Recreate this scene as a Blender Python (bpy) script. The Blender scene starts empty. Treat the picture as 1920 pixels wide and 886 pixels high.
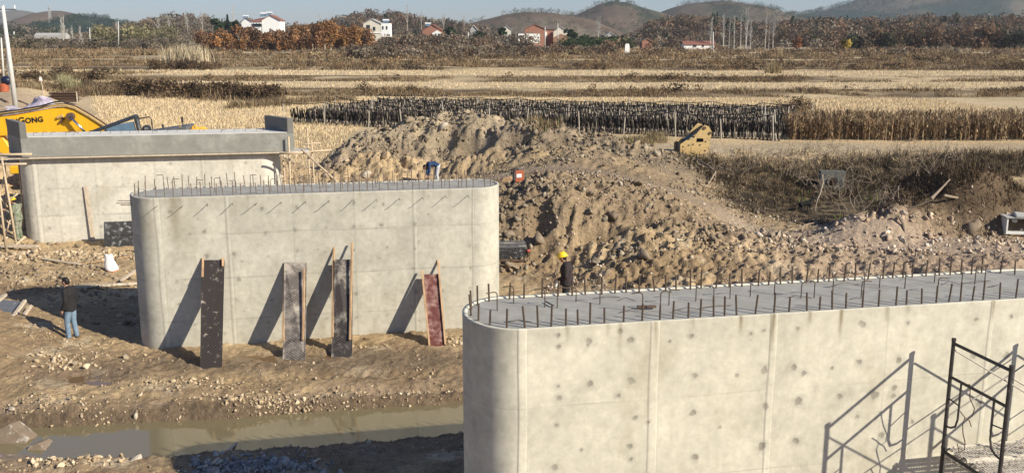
import bpy, bmesh, math, random
import numpy as np
from mathutils import Vector, Matrix, Euler

random.seed(7)
rng = np.random.default_rng(11)
S = bpy.context.scene
COL = S.collection

# ------------------------------------------------------------------ camera
F = 1780.0; CAMH = 8.0
PITCH = math.atan((443 - 72) / F)
cd = bpy.data.cameras.new('camera'); cam = bpy.data.objects.new('camera', cd); COL.objects.link(cam)
cam.location = (0, 0, CAMH); cam.rotation_euler = (math.radians(90) - PITCH, 0, 0)
cd.sensor_width = 36; cd.lens = F / 1920 * 36; cd.clip_end = 9000; cd.clip_start = 0.1
S.camera = cam

# ------------------------------------------------------------------ light
SUN_AZ = math.radians(31)      # from +X towards -Y
SUN_EL = math.radians(30)
sund = Vector((math.cos(SUN_EL) * math.cos(SUN_AZ), -math.cos(SUN_EL) * math.sin(SUN_AZ), math.sin(SUN_EL)))
w = bpy.data.worlds.new('World'); S.world = w; w.use_nodes = True
nt = w.node_tree; bg = nt.nodes['Background']
sky = nt.nodes.new('ShaderNodeTexSky'); sky.sky_type = 'NISHITA'; sky.sun_disc = False
sky.sun_elevation = SUN_EL; sky.sun_rotation = math.radians(90) + SUN_AZ
sky.altitude = 100; sky.air_density = 1.0; sky.dust_density = 0.5; sky.ozone_density = 3.5
sat = nt.nodes.new('ShaderNodeMix'); sat.data_type = 'RGBA'; sat.blend_type = 'MULTIPLY'; sat.inputs[0].default_value = 1; sat.inputs[7].default_value = (.95, .97, 1.17, 1)
nt.links.new(sky.outputs[0], sat.inputs[6]); nt.links.new(sat.outputs[2], bg.inputs[0]); bg.inputs[1].default_value = 0.068
sl = bpy.data.lights.new('sun', 'SUN'); sl.energy = 5.0; sl.angle = math.radians(0.5); sl.color = (1, 0.925, 0.775)
so = bpy.data.objects.new('sun', sl); COL.objects.link(so)
so.rotation_euler = (-sund).to_track_quat('-Z', 'Y').to_euler(); so.location = (30, -30, 40)
S.view_settings.view_transform = 'Standard'; S.view_settings.look = 'None'
S.view_settings.exposure = 0.62
HAZE = 0.00013; S.view_settings.gamma = 1; S.view_settings.use_curve_mapping = False

# ------------------------------------------------------------------ planning helpers
cp, sp = math.cos(PITCH), math.sin(PITCH)
def ray(px, py):
    xc = (px - 960) / F; yc = -(py - 443) / F
    return np.array([xc, cp + sp * yc, -sp + cp * yc])
def at(px, py, Y):
    r = ray(px, py); k = Y / r[1]
    return Vector((r[0] * k, Y, CAMH + r[2] * k))
def atz(px, py, z):
    r = ray(px, py); k = (z - CAMH) / r[2]
    return Vector((r[0] * k, r[1] * k, z))
TH = math.radians(11.5)
T = Vector((math.cos(TH), math.sin(TH), 0)); NB = Vector((-math.sin(TH), math.cos(TH), 0))   # along pier, away from viewer

# ------------------------------------------------------------------ noise
def _hash(ix, iy, s):
    n = (ix.astype(np.int64) * 374761393 + iy.astype(np.int64) * 668265263 + s * 974634777) & 0xffffffff
    n = ((n ^ (n >> 13)) * 1274126177) & 0xffffffff
    n = ((n ^ (n >> 15)) * 2246822519) & 0xffffffff
    return ((n ^ (n >> 16)) & 0xffff) / 65535.0
def vnoise(x, y, s=0):
    x = np.asarray(x, float); y = np.asarray(y, float)
    ix = np.floor(x); iy = np.floor(y); fx = x - ix; fy = y - iy
    fx = fx * fx * (3 - 2 * fx); fy = fy * fy * (3 - 2 * fy)
    a = _hash(ix, iy, s); b = _hash(ix + 1, iy, s); c = _hash(ix, iy + 1, s); d = _hash(ix + 1, iy + 1, s)
    return (a + (b - a) * fx) * (1 - fy) + (c + (d - c) * fx) * fy
def fbm(x, y, scale=1.0, octv=4, s=0, gain=0.5, ridged=False):
    x = np.asarray(x, float) / scale; y = np.asarray(y, float) / scale
    t = 0; a = 1; tot = 0
    for k in range(octv):
        c_, s_ = math.cos(k * 1.3 + .4), math.sin(k * 1.3 + .4)
        v = vnoise(x * c_ - y * s_ + 17.3 * k, x * s_ + y * c_ - 9.1 * k, s + k * 13)
        v = v * 2 - 1
        if ridged: v = 1 - 2 * abs(v)
        t = t + v * a; tot += a; a *= gain; x = x * 2.03; y = y * 2.03
    return t / tot
def ss(a, b, v):
    t = np.clip((np.asarray(v, float) - a) / (b - a), 0, 1); return t * t * (3 - 2 * t)

# ------------------------------------------------------------------ materials
def new_mat(name):
    m = bpy.data.materials.new(name); m.use_nodes = True
    return m, m.node_tree, m.node_tree.nodes['Principled BSDF']
def mat(name, col, rough=0.8, var=0.15, scale=6.0, metal=0.0, bump=0.0, bscale=None, attr=None, col2=None, spec=0.3, stretch=(1, 1, 1), c2pos=(0.5, 0.7), detail=5):
    """base colour x noise; optional second colour in patches; optional colour attribute."""
    m, n, b = new_mat(name)
    tc = n.nodes.new('ShaderNodeTexCoord'); mp = n.nodes.new('ShaderNodeMapping'); mp.inputs['Scale'].default_value = stretch
    n.links.new(tc.outputs['Object'], mp.inputs[0])
    nz = n.nodes.new('ShaderNodeTexNoise'); nz.inputs['Scale'].default_value = scale; nz.inputs['Detail'].default_value = detail; nz.inputs['Roughness'].default_value = .65
    n.links.new(mp.outputs[0], nz.inputs['Vector'])
    rp = n.nodes.new('ShaderNodeMapRange'); rp.inputs['From Min'].default_value = .3; rp.inputs['From Max'].default_value = .7
    rp.inputs['To Min'].default_value = 1 - var; rp.inputs['To Max'].default_value = 1 + var
    n.links.new(nz.outputs[0], rp.inputs[0])
    if attr:
        at_ = n.nodes.new('ShaderNodeAttribute'); at_.attribute_name = attr; src = at_.outputs['Color']
        if col != (1, 1, 1):
            mm = n.nodes.new('ShaderNodeMix'); mm.data_type = 'RGBA'; mm.blend_type = 'MULTIPLY'; mm.inputs[0].default_value = 1
            n.links.new(src, mm.inputs[6]); mm.inputs[7].default_value = (*col, 1); src = mm.outputs[2]
    else:
        rgb = n.nodes.new('ShaderNodeRGB'); rgb.outputs[0].default_value = (*col, 1); src = rgb.outputs[0]
    if col2:
        n2 = n.nodes.new('ShaderNodeTexNoise'); n2.inputs['Scale'].default_value = scale * .6; n2.inputs['Detail'].default_value = 8; n2.inputs['Roughness'].default_value = .7
        n.links.new(mp.outputs[0], n2.inputs['Vector'])
        r2 = n.nodes.new('ShaderNodeMapRange'); r2.inputs['From Min'].default_value = c2pos[0]; r2.inputs['From Max'].default_value = c2pos[1]
        n.links.new(n2.outputs[0], r2.inputs[0])
        mx = n.nodes.new('ShaderNodeMix'); mx.data_type = 'RGBA'; n.links.new(r2.outputs[0], mx.inputs[0])
        n.links.new(src, mx.inputs[6]); mx.inputs[7].default_value = (*col2, 1); src = mx.outputs[2]
    vm = n.nodes.new('ShaderNodeVectorMath'); vm.operation = 'SCALE'
    n.links.new(src, vm.inputs[0]); n.links.new(rp.outputs[0], vm.inputs['Scale'])
    n.links.new(vm.outputs[0], b.inputs['Base Color'])
    b.inputs['Roughness'].default_value = rough; b.inputs['Metallic'].default_value = metal
    b.inputs['Specular IOR Level'].default_value = spec
    if bump:
        nb = n.nodes.new('ShaderNodeTexNoise'); nb.inputs['Scale'].default_value = bscale or scale * 3; nb.inputs['Detail'].default_value = 6; nb.inputs['Roughness'].default_value = .7
        n.links.new(mp.outputs[0], nb.inputs['Vector'])
        bp = n.nodes.new('ShaderNodeBump'); bp.inputs['Strength'].default_value = 1; bp.inputs['Distance'].default_value = bump
        n.links.new(nb.outputs[0], bp.inputs['Height']); n.links.new(bp.outputs[0], b.inputs['Normal'])
    return m

M = {}
M['ground'] = mat('soil', (1, 1, 1), .95, .30, 9, bump=.10, bscale=5.5, attr='tint', spec=.12, detail=10)
M['concrete'] = mat('concrete', (1, 1, 1), .85, .13, 7, bump=.002, bscale=60, attr='tint', spec=.25, detail=10)
M['concrete_top'] = mat('fresh_concrete', (.30, .285, .25), .8, .14, 3.0, bump=.004, bscale=30, col2=(.38, .365, .335), c2pos=(.5, .75))
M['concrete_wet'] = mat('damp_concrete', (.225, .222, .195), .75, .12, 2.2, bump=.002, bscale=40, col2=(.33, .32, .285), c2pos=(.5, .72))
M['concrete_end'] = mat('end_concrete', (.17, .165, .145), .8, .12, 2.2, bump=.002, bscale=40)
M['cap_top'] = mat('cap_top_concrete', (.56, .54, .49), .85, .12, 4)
M['rebar'] = mat('rusty_rebar', (.085, .065, .05), .7, .35, 25, metal=.3, col2=(.22, .12, .06))
M['rebar_mid'] = mat('weathered_rebar', (.15, .115, .09), .7, .3, 20)
M['rock'] = mat('rubble', (1, 1, 1), .9, .2, 7, bump=.01, bscale=20, attr='tint', spec=.2)
M['timber'] = mat('timber', (.42, .27, .15), .8, .25, 6, stretch=(1, 1, .25), col2=(.30, .2, .12))
M['timber_pale'] = mat('weathered_timber', (.48, .40, .30), .85, .2, 8, col2=(.34, .28, .21))
M['bamboo'] = mat('scaffold_pole', (.46, .36, .24), .7, .2, 10)
M['film'] = None
M['camo'] = mat('camouflage', (.13, .16, .10), .9, .2, 10, col2=(.26, .25, .2), c2pos=(.48, .55))
M['skin'] = mat('skin', (.42, .24, .16), .55, .08, 20)
M['hair'] = mat('hair', (.012, .01, .009), .6, .2, 60)
M['black_cloth'] = mat('black_cloth', (.018, .017, .018), .9, .2, 12, bump=.006, bscale=9)
M['dark_cloth'] = mat('dark_cloth', (.03, .022, .022), .9, .25, 10, bump=.006, bscale=9)
M['vest_cloth'] = mat('charcoal_cloth', (.04, .04, .042), .9, .2, 12)
M['denim'] = mat('denim', (.15, .21, .28), .9, .25, 8, bump=.008, bscale=10)
M['blue_cloth'] = mat('blue_cloth', (.018, .04, .10), .9, .25, 8, bump=.006, bscale=9)
M['grey_cloth'] = mat('grey_cloth', (.42, .43, .45), .9, .15, 8)
M['shoe'] = mat('shoe', (.10, .085, .07), .8, .25, 20)
M['helmet'] = mat('helmet_yellow', (.85, .55, .02), .35, .05, 6, spec=.5)
M['yellow'] = mat('yellow_paint', (.80, .44, .015), .42, .08, 3, spec=.45, col2=(.55, .33, .05), c2pos=(.66, .8))
M['yellow_old'] = mat('worn_yellow_paint', (.50, .35, .15), .7, .15, 5, col2=(.38, .27, .15), c2pos=(.5, .75))
M['black_paint'] = mat('black_paint', (.03, .032, .035), .5, .2, 5)
M['grey_paint'] = mat('grey_paint', (.10, .105, .11), .6, .15, 5)
M['chrome'] = mat('chrome', (.7, .7, .7), .25, .03, 5, metal=1)
M['glass'] = mat('window_glass', (.10, .16, .22), .12, .1, 3, spec=.8)
M['letter'] = mat('lettering', (.02, .02, .022), .6, .05, 5)
M['white_paint'] = mat('white_paint', (.72, .72, .68), .7, .08, 3, col2=(.5, .48, .43), c2pos=(.6, .8))
M['steel_frame'] = mat('scaffold_steel', (.055, .05, .048), .6, .3, 14, metal=.3, col2=(.16, .12, .09), c2pos=(.6, .75))
M['brace'] = mat('galvanised_brace', (.36, .33, .28), .6, .2, 14, metal=.2)
M['deck'] = mat('cement_crusted_steel', (.62, .57, .48), .85, .3, 25, col2=(.18, .15, .13), c2pos=(.52, .62))
M['sack'] = mat('woven_sack', (.74, .72, .70), .8, .08, 20)
M['sack_print'] = mat('sack_print', (.65, .22, .12), .8, .1, 20)
M['tarp'] = mat('striped_tarp', (.27, .23, .30), .7, .15, 4, col2=(.44, .41, .45), c2pos=(.45, .6))
M['rust'] = mat('rusty_steel', (.12, .075, .05), .85, .3, 6, col2=(.07, .05, .04))
M['orange'] = mat('orange_paint', (.34, .09, .04), .6, .2, 5)
M['navy'] = mat('navy_plastic', (.01, .014, .035), .4, .2, 5)
M['pole'] = mat('concrete_pole', (.50, .49, .46), .85, .1, 4)
M['wire'] = mat('black_wire', (.012, .012, .012), .6, .1, 4)
M['stake'] = mat('wooden_stake', (.36, .32, .26), .85, .2, 5)
M['log'] = mat('fungus_log', (.40, .34, .26), .9, .25, 9, col2=(.022, .018, .015), c2pos=(.40, .50), stretch=(1, 1, .8))
M['logstuff'] = mat('fungus_log_rows', (1, 1, 1), .9, .2, 9, attr='tint')
M['leaf'] = mat('foliage', (1, 1, 1), .9, .2, .6, attr='tint', spec=.1)
M['grass'] = mat('dry_grass', (1, 1, 1), .9, .15, 2, attr='tint', spec=.1)
for k_ in ('leaf', 'grass'):
    n_ = M[k_].node_tree; b_ = n_.nodes['Principled BSDF']; tr_ = n_.nodes.new('ShaderNodeBsdfTranslucent'); mx_ = n_.nodes.new('ShaderNodeMixShader'); mx_.inputs[0].default_value = .30 if k_ == 'leaf' else .12
    n_.links.new(b_.inputs['Base Color'].links[0].from_socket, tr_.inputs['Color']); n_.links.new(b_.outputs[0], mx_.inputs[1]); n_.links.new(tr_.outputs[0], mx_.inputs[2]); n_.links.new(mx_.outputs[0], n_.nodes['Material Output'].inputs['Surface'])
M['bark'] = mat('bark', (.30, .25, .20), .9, .2, 3)
M['bark_pale'] = mat('pale_bark', (.46, .43, .38), .9, .15, 2)
M['branch'] = mat('dead_branch', (.27, .21, .15), .9, .2, 5)
M['wall_white'] = mat('white_render', (.78, .77, .73), .85, .06, 1.5)
M['wall_cream'] = mat('cream_render', (.60, .56, .46), .85, .08, 1.5)
M['brick'] = mat('red_brick', (.31, .15, .10), .9, .12, 2)
M['brick_brown'] = mat('brown_brick', (.26, .16, .10), .9, .15, 2)
M['roof_red'] = mat('red_roof', (.22, .095, .07), .85, .15, 2)
M['roof_dark'] = mat('dark_roof', (.13, .10, .085), .85, .15, 2)
M['roof_grey'] = mat('grey_roof', (.36, .35, .33), .85, .15, 2)
M['window_dark'] = mat('dark_window', (.03, .035, .04), .3, .1, 2)
M['tank'] = mat('water_tank', (.68, .68, .68), .5, .05, 3)
M['black_fur'] = mat('black_fur', (.006, .006, .006), .9, .2, 20)

# ------------------------------------------------------------------ mesh helpers
def mesh_np(name, V, Fq=None, Ft=None, material=None, parent=None, tint=None, smooth=False, face_tint=None, mats=None, mat_idx=None):
    me = bpy.data.meshes.new(name)
    V = np.asarray(V, np.float32); nv = len(V)
    loops = []; starts = []; tot = []
    n0 = 0
    for Fx, k in ((Fq, 4), (Ft, 3)):
        if Fx is not None and len(Fx):
            Fx = np.asarray(Fx, np.int32); loops.append(Fx.ravel())
            starts.append(n0 + np.arange(len(Fx)) * k); tot.append(np.full(len(Fx), k)); n0 += len(Fx) * k
    loops = np.concatenate(loops); starts = np.concatenate(starts).astype(np.int32); tot = np.concatenate(tot).astype(np.int32)
    me.vertices.add(nv); me.vertices.foreach_set('co', V.ravel())
    me.loops.add(len(loops)); me.loops.foreach_set('vertex_index', loops)
    me.polygons.add(len(starts)); me.polygons.foreach_set('loop_start', starts); me.polygons.foreach_set('loop_total', tot)
    if mat_idx is not None: me.polygons.foreach_set('material_index', np.asarray(mat_idx, np.int32))
    me.update(calc_edges=True); me.validate()
    if smooth: me.polygons.foreach_set('use_smooth', np.ones(len(me.polygons), bool))
    if tint is not None:
        a = me.color_attributes.new('tint', 'FLOAT_COLOR', 'POINT')
        c = np.ones((nv, 4), np.float32); c[:, :3] = tint; a.data.foreach_set('color', c.ravel())
    for m_ in (mats or ([material] if material else [])): me.materials.append(m_)
    o = bpy.data.objects.new(name, me); COL.objects.link(o)
    if parent is not None: o.parent = parent
    return o

class MB:
    def __init__(s): s.v = []; s.f = []
    def add(s, vs, fs):
        k = len(s.v); s.v += [Vector(v) for v in vs]; s.f += [tuple(i + k for i in f) for f in fs]; return s
    def box(s, c, size, rot=None):
        hx, hy, hz = [d / 2 for d in size]; R = rot if rot is not None else Matrix.Identity(3)
        vs = [Vector(c) + R @ Vector((x, y, z)) for x in (-hx, hx) for y in (-hy, hy) for z in (-hz, hz)]
        return s.add(vs, [(0, 1, 3, 2), (4, 6, 7, 5), (0, 4, 5, 1), (2, 3, 7, 6), (0, 2, 6, 4), (1, 5, 7, 3)])
    def bar(s, a, b, w_, h_, up=(0, 0, 1)):
        a = Vector(a); b = Vector(b); d = (b - a); L = d.length; d.normalize(); u = Vector(up)
        r = d.cross(u); 
        if r.length < 1e-4: r = d.cross(Vector((1, 0, 0)))
        r.normalize(); u2 = r.cross(d)
        R = Matrix((r, d, u2)).transposed()
        return s.box((a + b) / 2, (w_, L, h_), R)
    def tube(s, pts, r, n=6, cap=True):
        pts = [Vector(p) for p in pts]; rs = r if isinstance(r, (list, tuple)) else [r] * len(pts)
        rings = []; prev = None
        for i, p in enumerate(pts):
            d = (pts[min(i + 1, len(pts) - 1)] - pts[max(i - 1, 0)]).normalized()
            if prev is None:
                x = d.orthogonal().normalized()
            else:
                x = (prev - d * prev.dot(d)); x = x.normalized() if x.length > 1e-5 else d.orthogonal().normalized()
            prev = x; y = d.cross(x)
            rings.append([p + (x * math.cos(2 * math.pi * k / n) + y * math.sin(2 * math.pi * k / n)) * rs[i] for k in range(n)])
        fs = []
        for i in range(len(pts) - 1):
            for k in range(n):
                a = i * n + k; b = i * n + (k + 1) % n; fs.append((a, b, b + n, a + n))
        if cap: fs.append(tuple(reversed(range(n)))); fs.append(tuple((len(pts) - 1) * n + k for k in range(n)))
        return s.add([v for rg in rings for v in rg], fs)
    def prism(s, outline, axis_vec, org=(0, 0, 0), ux=(1, 0, 0), uy=(0, 0, 1)):
        o = Vector(org); ux = Vector(ux); uy = Vector(uy); d = Vector(axis_vec); n = len(outline)
        A = [o + ux * p[0] + uy * p[1] for p in outline]
        fs = [tuple(range(n)), tuple(reversed(range(n, 2 * n)))] + [(k, (k + 1) % n, (k + 1) % n + n, k + n) for k in range(n)]
        return s.add(A + [a + d for a in A], fs)
    def ell(s, c, r, n=10, m_=7, rot=None):
        R = rot if rot is not None else Matrix.Identity(3); c = Vector(c)
        if not isinstance(r, (list, tuple)): r = (r, r, r)
        vs = [c + R @ Vector((0, 0, r[2]))]
        for i in range(1, m_):
            t = math.pi * i / m_
            for k in range(n):
                p = 2 * math.pi * k / n; vs.append(c + R @ Vector((r[0] * math.sin(t) * math.cos(p), r[1] * math.sin(t) * math.sin(p), r[2] * math.cos(t))))
        vs.append(c + R @ Vector((0, 0, -r[2])))
        fs = [(0, 1 + k, 1 + (k + 1) % n) for k in range(n)]
        for i in range(m_ - 2):
            for k in range(n):
                a = 1 + i * n + k; b = 1 + i * n + (k + 1) % n; fs.append((a, a + n, b + n, b))
        l = len(vs) - 1; fs += [(l, 1 + (m_ - 2) * n + (k + 1) % n, 1 + (m_ - 2) * n + k) for k in range(n)]
        return s.add(vs, fs)
    def build(s, name, material, parent=None, bevel=0, smooth=False, origin=None):
        me = bpy.data.meshes.new(name)
        off = Vector(origin) if origin is not None else Vector((0, 0, 0))
        me.from_pydata([tuple(v - off) for v in s.v], [], s.f)
        bm = bmesh.new(); bm.from_mesh(me); bmesh.ops.recalc_face_normals(bm, faces=bm.faces)
        if bevel:
            es = [e for e in bm.edges if len(e.link_faces) == 2 and e.calc_face_angle(0) > .6]
            bmesh.ops.bevel(bm, geom=es, offset=bevel, segments=1, affect='EDGES', clamp_overlap=True)
        bm.to_mesh(me); bm.free()
        if smooth: me.polygons.foreach_set('use_smooth', [True] * len(me.polygons))
        if material: me.materials.append(material)
        o = bpy.data.objects.new(name, me); COL.objects.link(o)
        if parent is not None: o.parent = parent
        o.location = off
        return o

def tag(o, label=None, cat=None, group=None, kind=None):
    if label: o['label'] = label
    if cat: o['category'] = cat
    if group: o['group'] = group
    if kind: o['kind'] = kind
    return o
def thing(name, loc, label, cat, rz=0, group=None, rot=None):
    o = bpy.data.objects.new(name, None); COL.objects.link(o); o.location = loc
    o.rotation_euler = rot if rot is not None else (0, 0, rz); o.empty_display_size = .2
    return tag(o, label, cat, group)
def copy_tree(o, parent=None):
    c = o.copy(); COL.objects.link(c)
    if parent is not None: c.parent = parent; c.matrix_parent_inverse = o.matrix_parent_inverse
    for ch in list(o.children): copy_tree(ch, c)
    return c
# ================================================================== TERRAIN
ctrl = []
def cz(px, py, z): p = atz(px, py, z); ctrl.append((p.x, p.y, z))
def cw(x, y, z): ctrl.append((x, y, z))
for a in [(0, 886, .12), (330, 870, .05), (700, 870, .0), (135, 640, .05), (-10, 650, .4), (30, 600, .38), (-60, 560, .5), (250, 560, 0), (0, 700, .15), (0, 765, .06), (430, 715, .03),
          (430, 660, -.02), (700, 650, .0), (700, 720, .05), (860, 655, .03), (150, 480, .08), (10, 520, .25), (0, 470, .1), (80, 458, 0), (240, 456, 0), (200, 600, 0), (1060, 585, .1), (1060, 520, .1),
          (945, 500, .15), (1000, 490, .25), (1080, 485, .4), (940, 380, 2.0), (1060, 385, 2.05), (970, 335, 2.15), (1150, 520, .3), (1250, 520, .5), (1400, 500, .65), (1600, 480, .8), (1800, 462, .9), (1920, 462, .9),
          (1180, 455, 1.0), (1300, 440, 1.15), (1300, 385, 1.6), (1200, 340, 2.1), (1400, 455, .95), (1500, 445, .85), (1240, 300, 2.0), (1160, 290, 2.0), (1130, 420, 1.4), (1230, 410, 1.5),
          (1320, 350, .95), (1370, 375, .5), (1450, 392, .2), (1550, 400, .2), (1650, 405, .2), (1600, 352, .35), (1700, 350, .5), (1500, 350, .35), (1400, 350, .5), (1350, 335, .9), (1840, 340, .9),
          (1300, 292, 1.7), (1400, 292, 1.6), (1500, 293, 1.6), (1600, 295, 1.6), (1700, 297, 1.6), (1820, 302, 1.6), (1920, 306, 1.6), (1400, 428, .75), (1560, 442, .8),
          (1250, 275, 1.7), (1400, 275, 1.6), (1700, 278, 1.6), (1920, 283, 1.6), (640, 320, .75), (720, 335, .7), (830, 345, .7), (900, 335, 1.1), (600, 300, .75), (560, 310, .6), (520, 330, .4),
          (590, 262, 1.5), (560, 245, 1.6), (650, 250, 1.6), (860, 300, 1.5), (1000, 300, 2.0), (930, 250, 1.8), (1080, 262, 1.9)]: cz(*a)
for a in [(-5, 27, 0), (-5, 31, 0), (-3, 35, .1), (-8, 34, 0), (-10, 40, .2), (-13, 41, .3), (-6, 40, .3), (3, 20, 0), (8, 20, 0), (9, 24, .3), (14, 23, .5), (3, 14, 0), (10, 12, 0), (0, 10, 0), (-5, 12, 0), (-12, 12, .2), (10, 4, 0), (-10, 4, .2),
          (-20, 30, .4), (-25, 20, .8), (-30, 35, 1.5), (-20, 43, 1.3), (-16, 44, 1.2), (-24, 43, 1.4), (-24, 39, 1.2), (-23, 36, .6), (-26, 48, 2.4), (-12, 46, .9), (-14, 55, 1.5), (-20, 52, 1.6), (-30, 55, 3.4), (-36, 62, 3.6), (-42, 75, 3.5), (-26.5, 60, 2.2), (-24, 62, 1.8), (-20, 62, 1.65),
          (-40, 45, 3.3), (30, 25, 1.2), (30, 40, 1.5), (25, 30, 1), (22, 45, 1.2), (30, 55, 1.6), (45, 50, 1.7), (-45, 30, 3), (-50, 60, 3.6), (45, 20, 1.5), (0, 62, 1.6), (-10, 66, 1.6), (20, 66, 1.6), (35, 66, 1.6), (-20, 75, 1.6), (0, 80, 1.6), (40, 80, 1.6), (-28, 85, 1.8), (60, 70, 1.6), (-60, 85, 2.6)]: cw(*a)
CT = np.array(ctrl)
def _phi(r): return np.sqrt(r * r + .36)
_n = len(CT); D_ = np.hypot(CT[:, None, 0] - CT[None, :, 0], CT[:, None, 1] - CT[None, :, 1])
_A = np.zeros((_n + 3, _n + 3)); _A[:_n, :_n] = _phi(D_) - np.eye(_n) * .05
_P = np.c_[np.ones(_n), CT[:, :2]]; _A[:_n, _n:] = _P; _A[_n:, :_n] = _P.T
_W = np.linalg.solve(_A, np.r_[CT[:, 2], 0, 0, 0])
def rbf(x, y):
    sh = x.shape; x = x.ravel(); y = y.ravel(); out = np.empty(len(x))
    for i in range(0, len(x), 40000):
        xx = x[i:i + 40000]; yy = y[i:i + 40000]
        r = np.hypot(xx[:, None] - CT[None, :, 0], yy[:, None] - CT[None, :, 1])
        out[i:i + 40000] = _phi(r) @ _W[:_n] + _W[_n] + _W[_n + 1] * xx + _W[_n + 2] * yy
    return out.reshape(sh)
FAR_Y = [60, 108, 111, 133, 136, 162, 167, 200, 203, 240, 244, 320, 500, 900, 3000]
FAR_Z = [1.6, 1.6, 2.15, 2.15, 2.7, 2.8, 3.2, 3.3, 3.5, 3.6, 3.9, 4.1, 4.8, 5.5, 8]
def warp(x, y): return y + .035 * x + 3.0 * (fbm(x, y * .3, 60, 2, 5))
def far_profile(x, y):
    z = np.interp(warp(x, y), FAR_Y, FAR_Z)
    # raised lane along the left edge
    return z + 1.6 * ss(-34, -40, x + .44 * (y - 75)) * ss(140, 90, y)
RIDGE = np.array([(-10.6, 52, .1), (-9.6, 52.5, .9), (-8.1, 53.3, 1.75), (-6.0, 54, 2.35), (-3.8, 54, 2.2), (-.4, 53, 1.6), (2.6, 51, 1.1), (5.3, 49.5, .5), (7, 48.5, .1)])
def polyfield(x, y, P):
    """distance to a polyline and the interpolated third value"""
    best = np.full(x.shape, 1e9); val = np.zeros(x.shape)
    for a, b in zip(P[:-1], P[1:]):
        d = b[:2] - a[:2]; t = np.clip(((x - a[0]) * d[0] + (y - a[1]) * d[1]) / (d @ d), 0, 1)
        r = np.hypot(x - a[0] - t * d[0], y - a[1] - t * d[1]); m = r < best
        best = np.where(m, r, best); val = np.where(m, a[2] + t * (b[2] - a[2]), val)
    return best, val
STREAM = np.array([(-30, 15.2, 0), (-16, 17.3, 0), (-10.4, 18.05, .0), (-8, 18.35, 0), (-6, 18.65, 0), (-3.5, 19.1, 0), (-1.1, 19.55, .0), (3, 20.3, 0), (8, 20.6, 0), (16, 21, 0)])
WATER_Z = -.17
FRAMED = at(1262, 268, 55)
PATHL = np.array([(-3, 45.5, 0), (3, 43.5, 0), (6.5, 39.5, 0), (9.0, 36, 0), (11.5, 33.5, 0), (16, 32.2, 0), (24, 31, 0)])
def pathm(x, y): return ss(1.5, .7, polyfield(x + .4 * fbm(x, y, 3, 2, 66), y, PATHL)[0])
def hump(x, y, cx, cy, rx, ry, h, a=0, p=2):
    c, s = math.cos(a), math.sin(a); u = ((x - cx) * c + (y - cy) * s) / rx; v = (-(x - cx) * s + (y - cy) * c) / ry
    return h * np.exp(-((u * u + v * v) ** (p / 2)))
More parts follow.
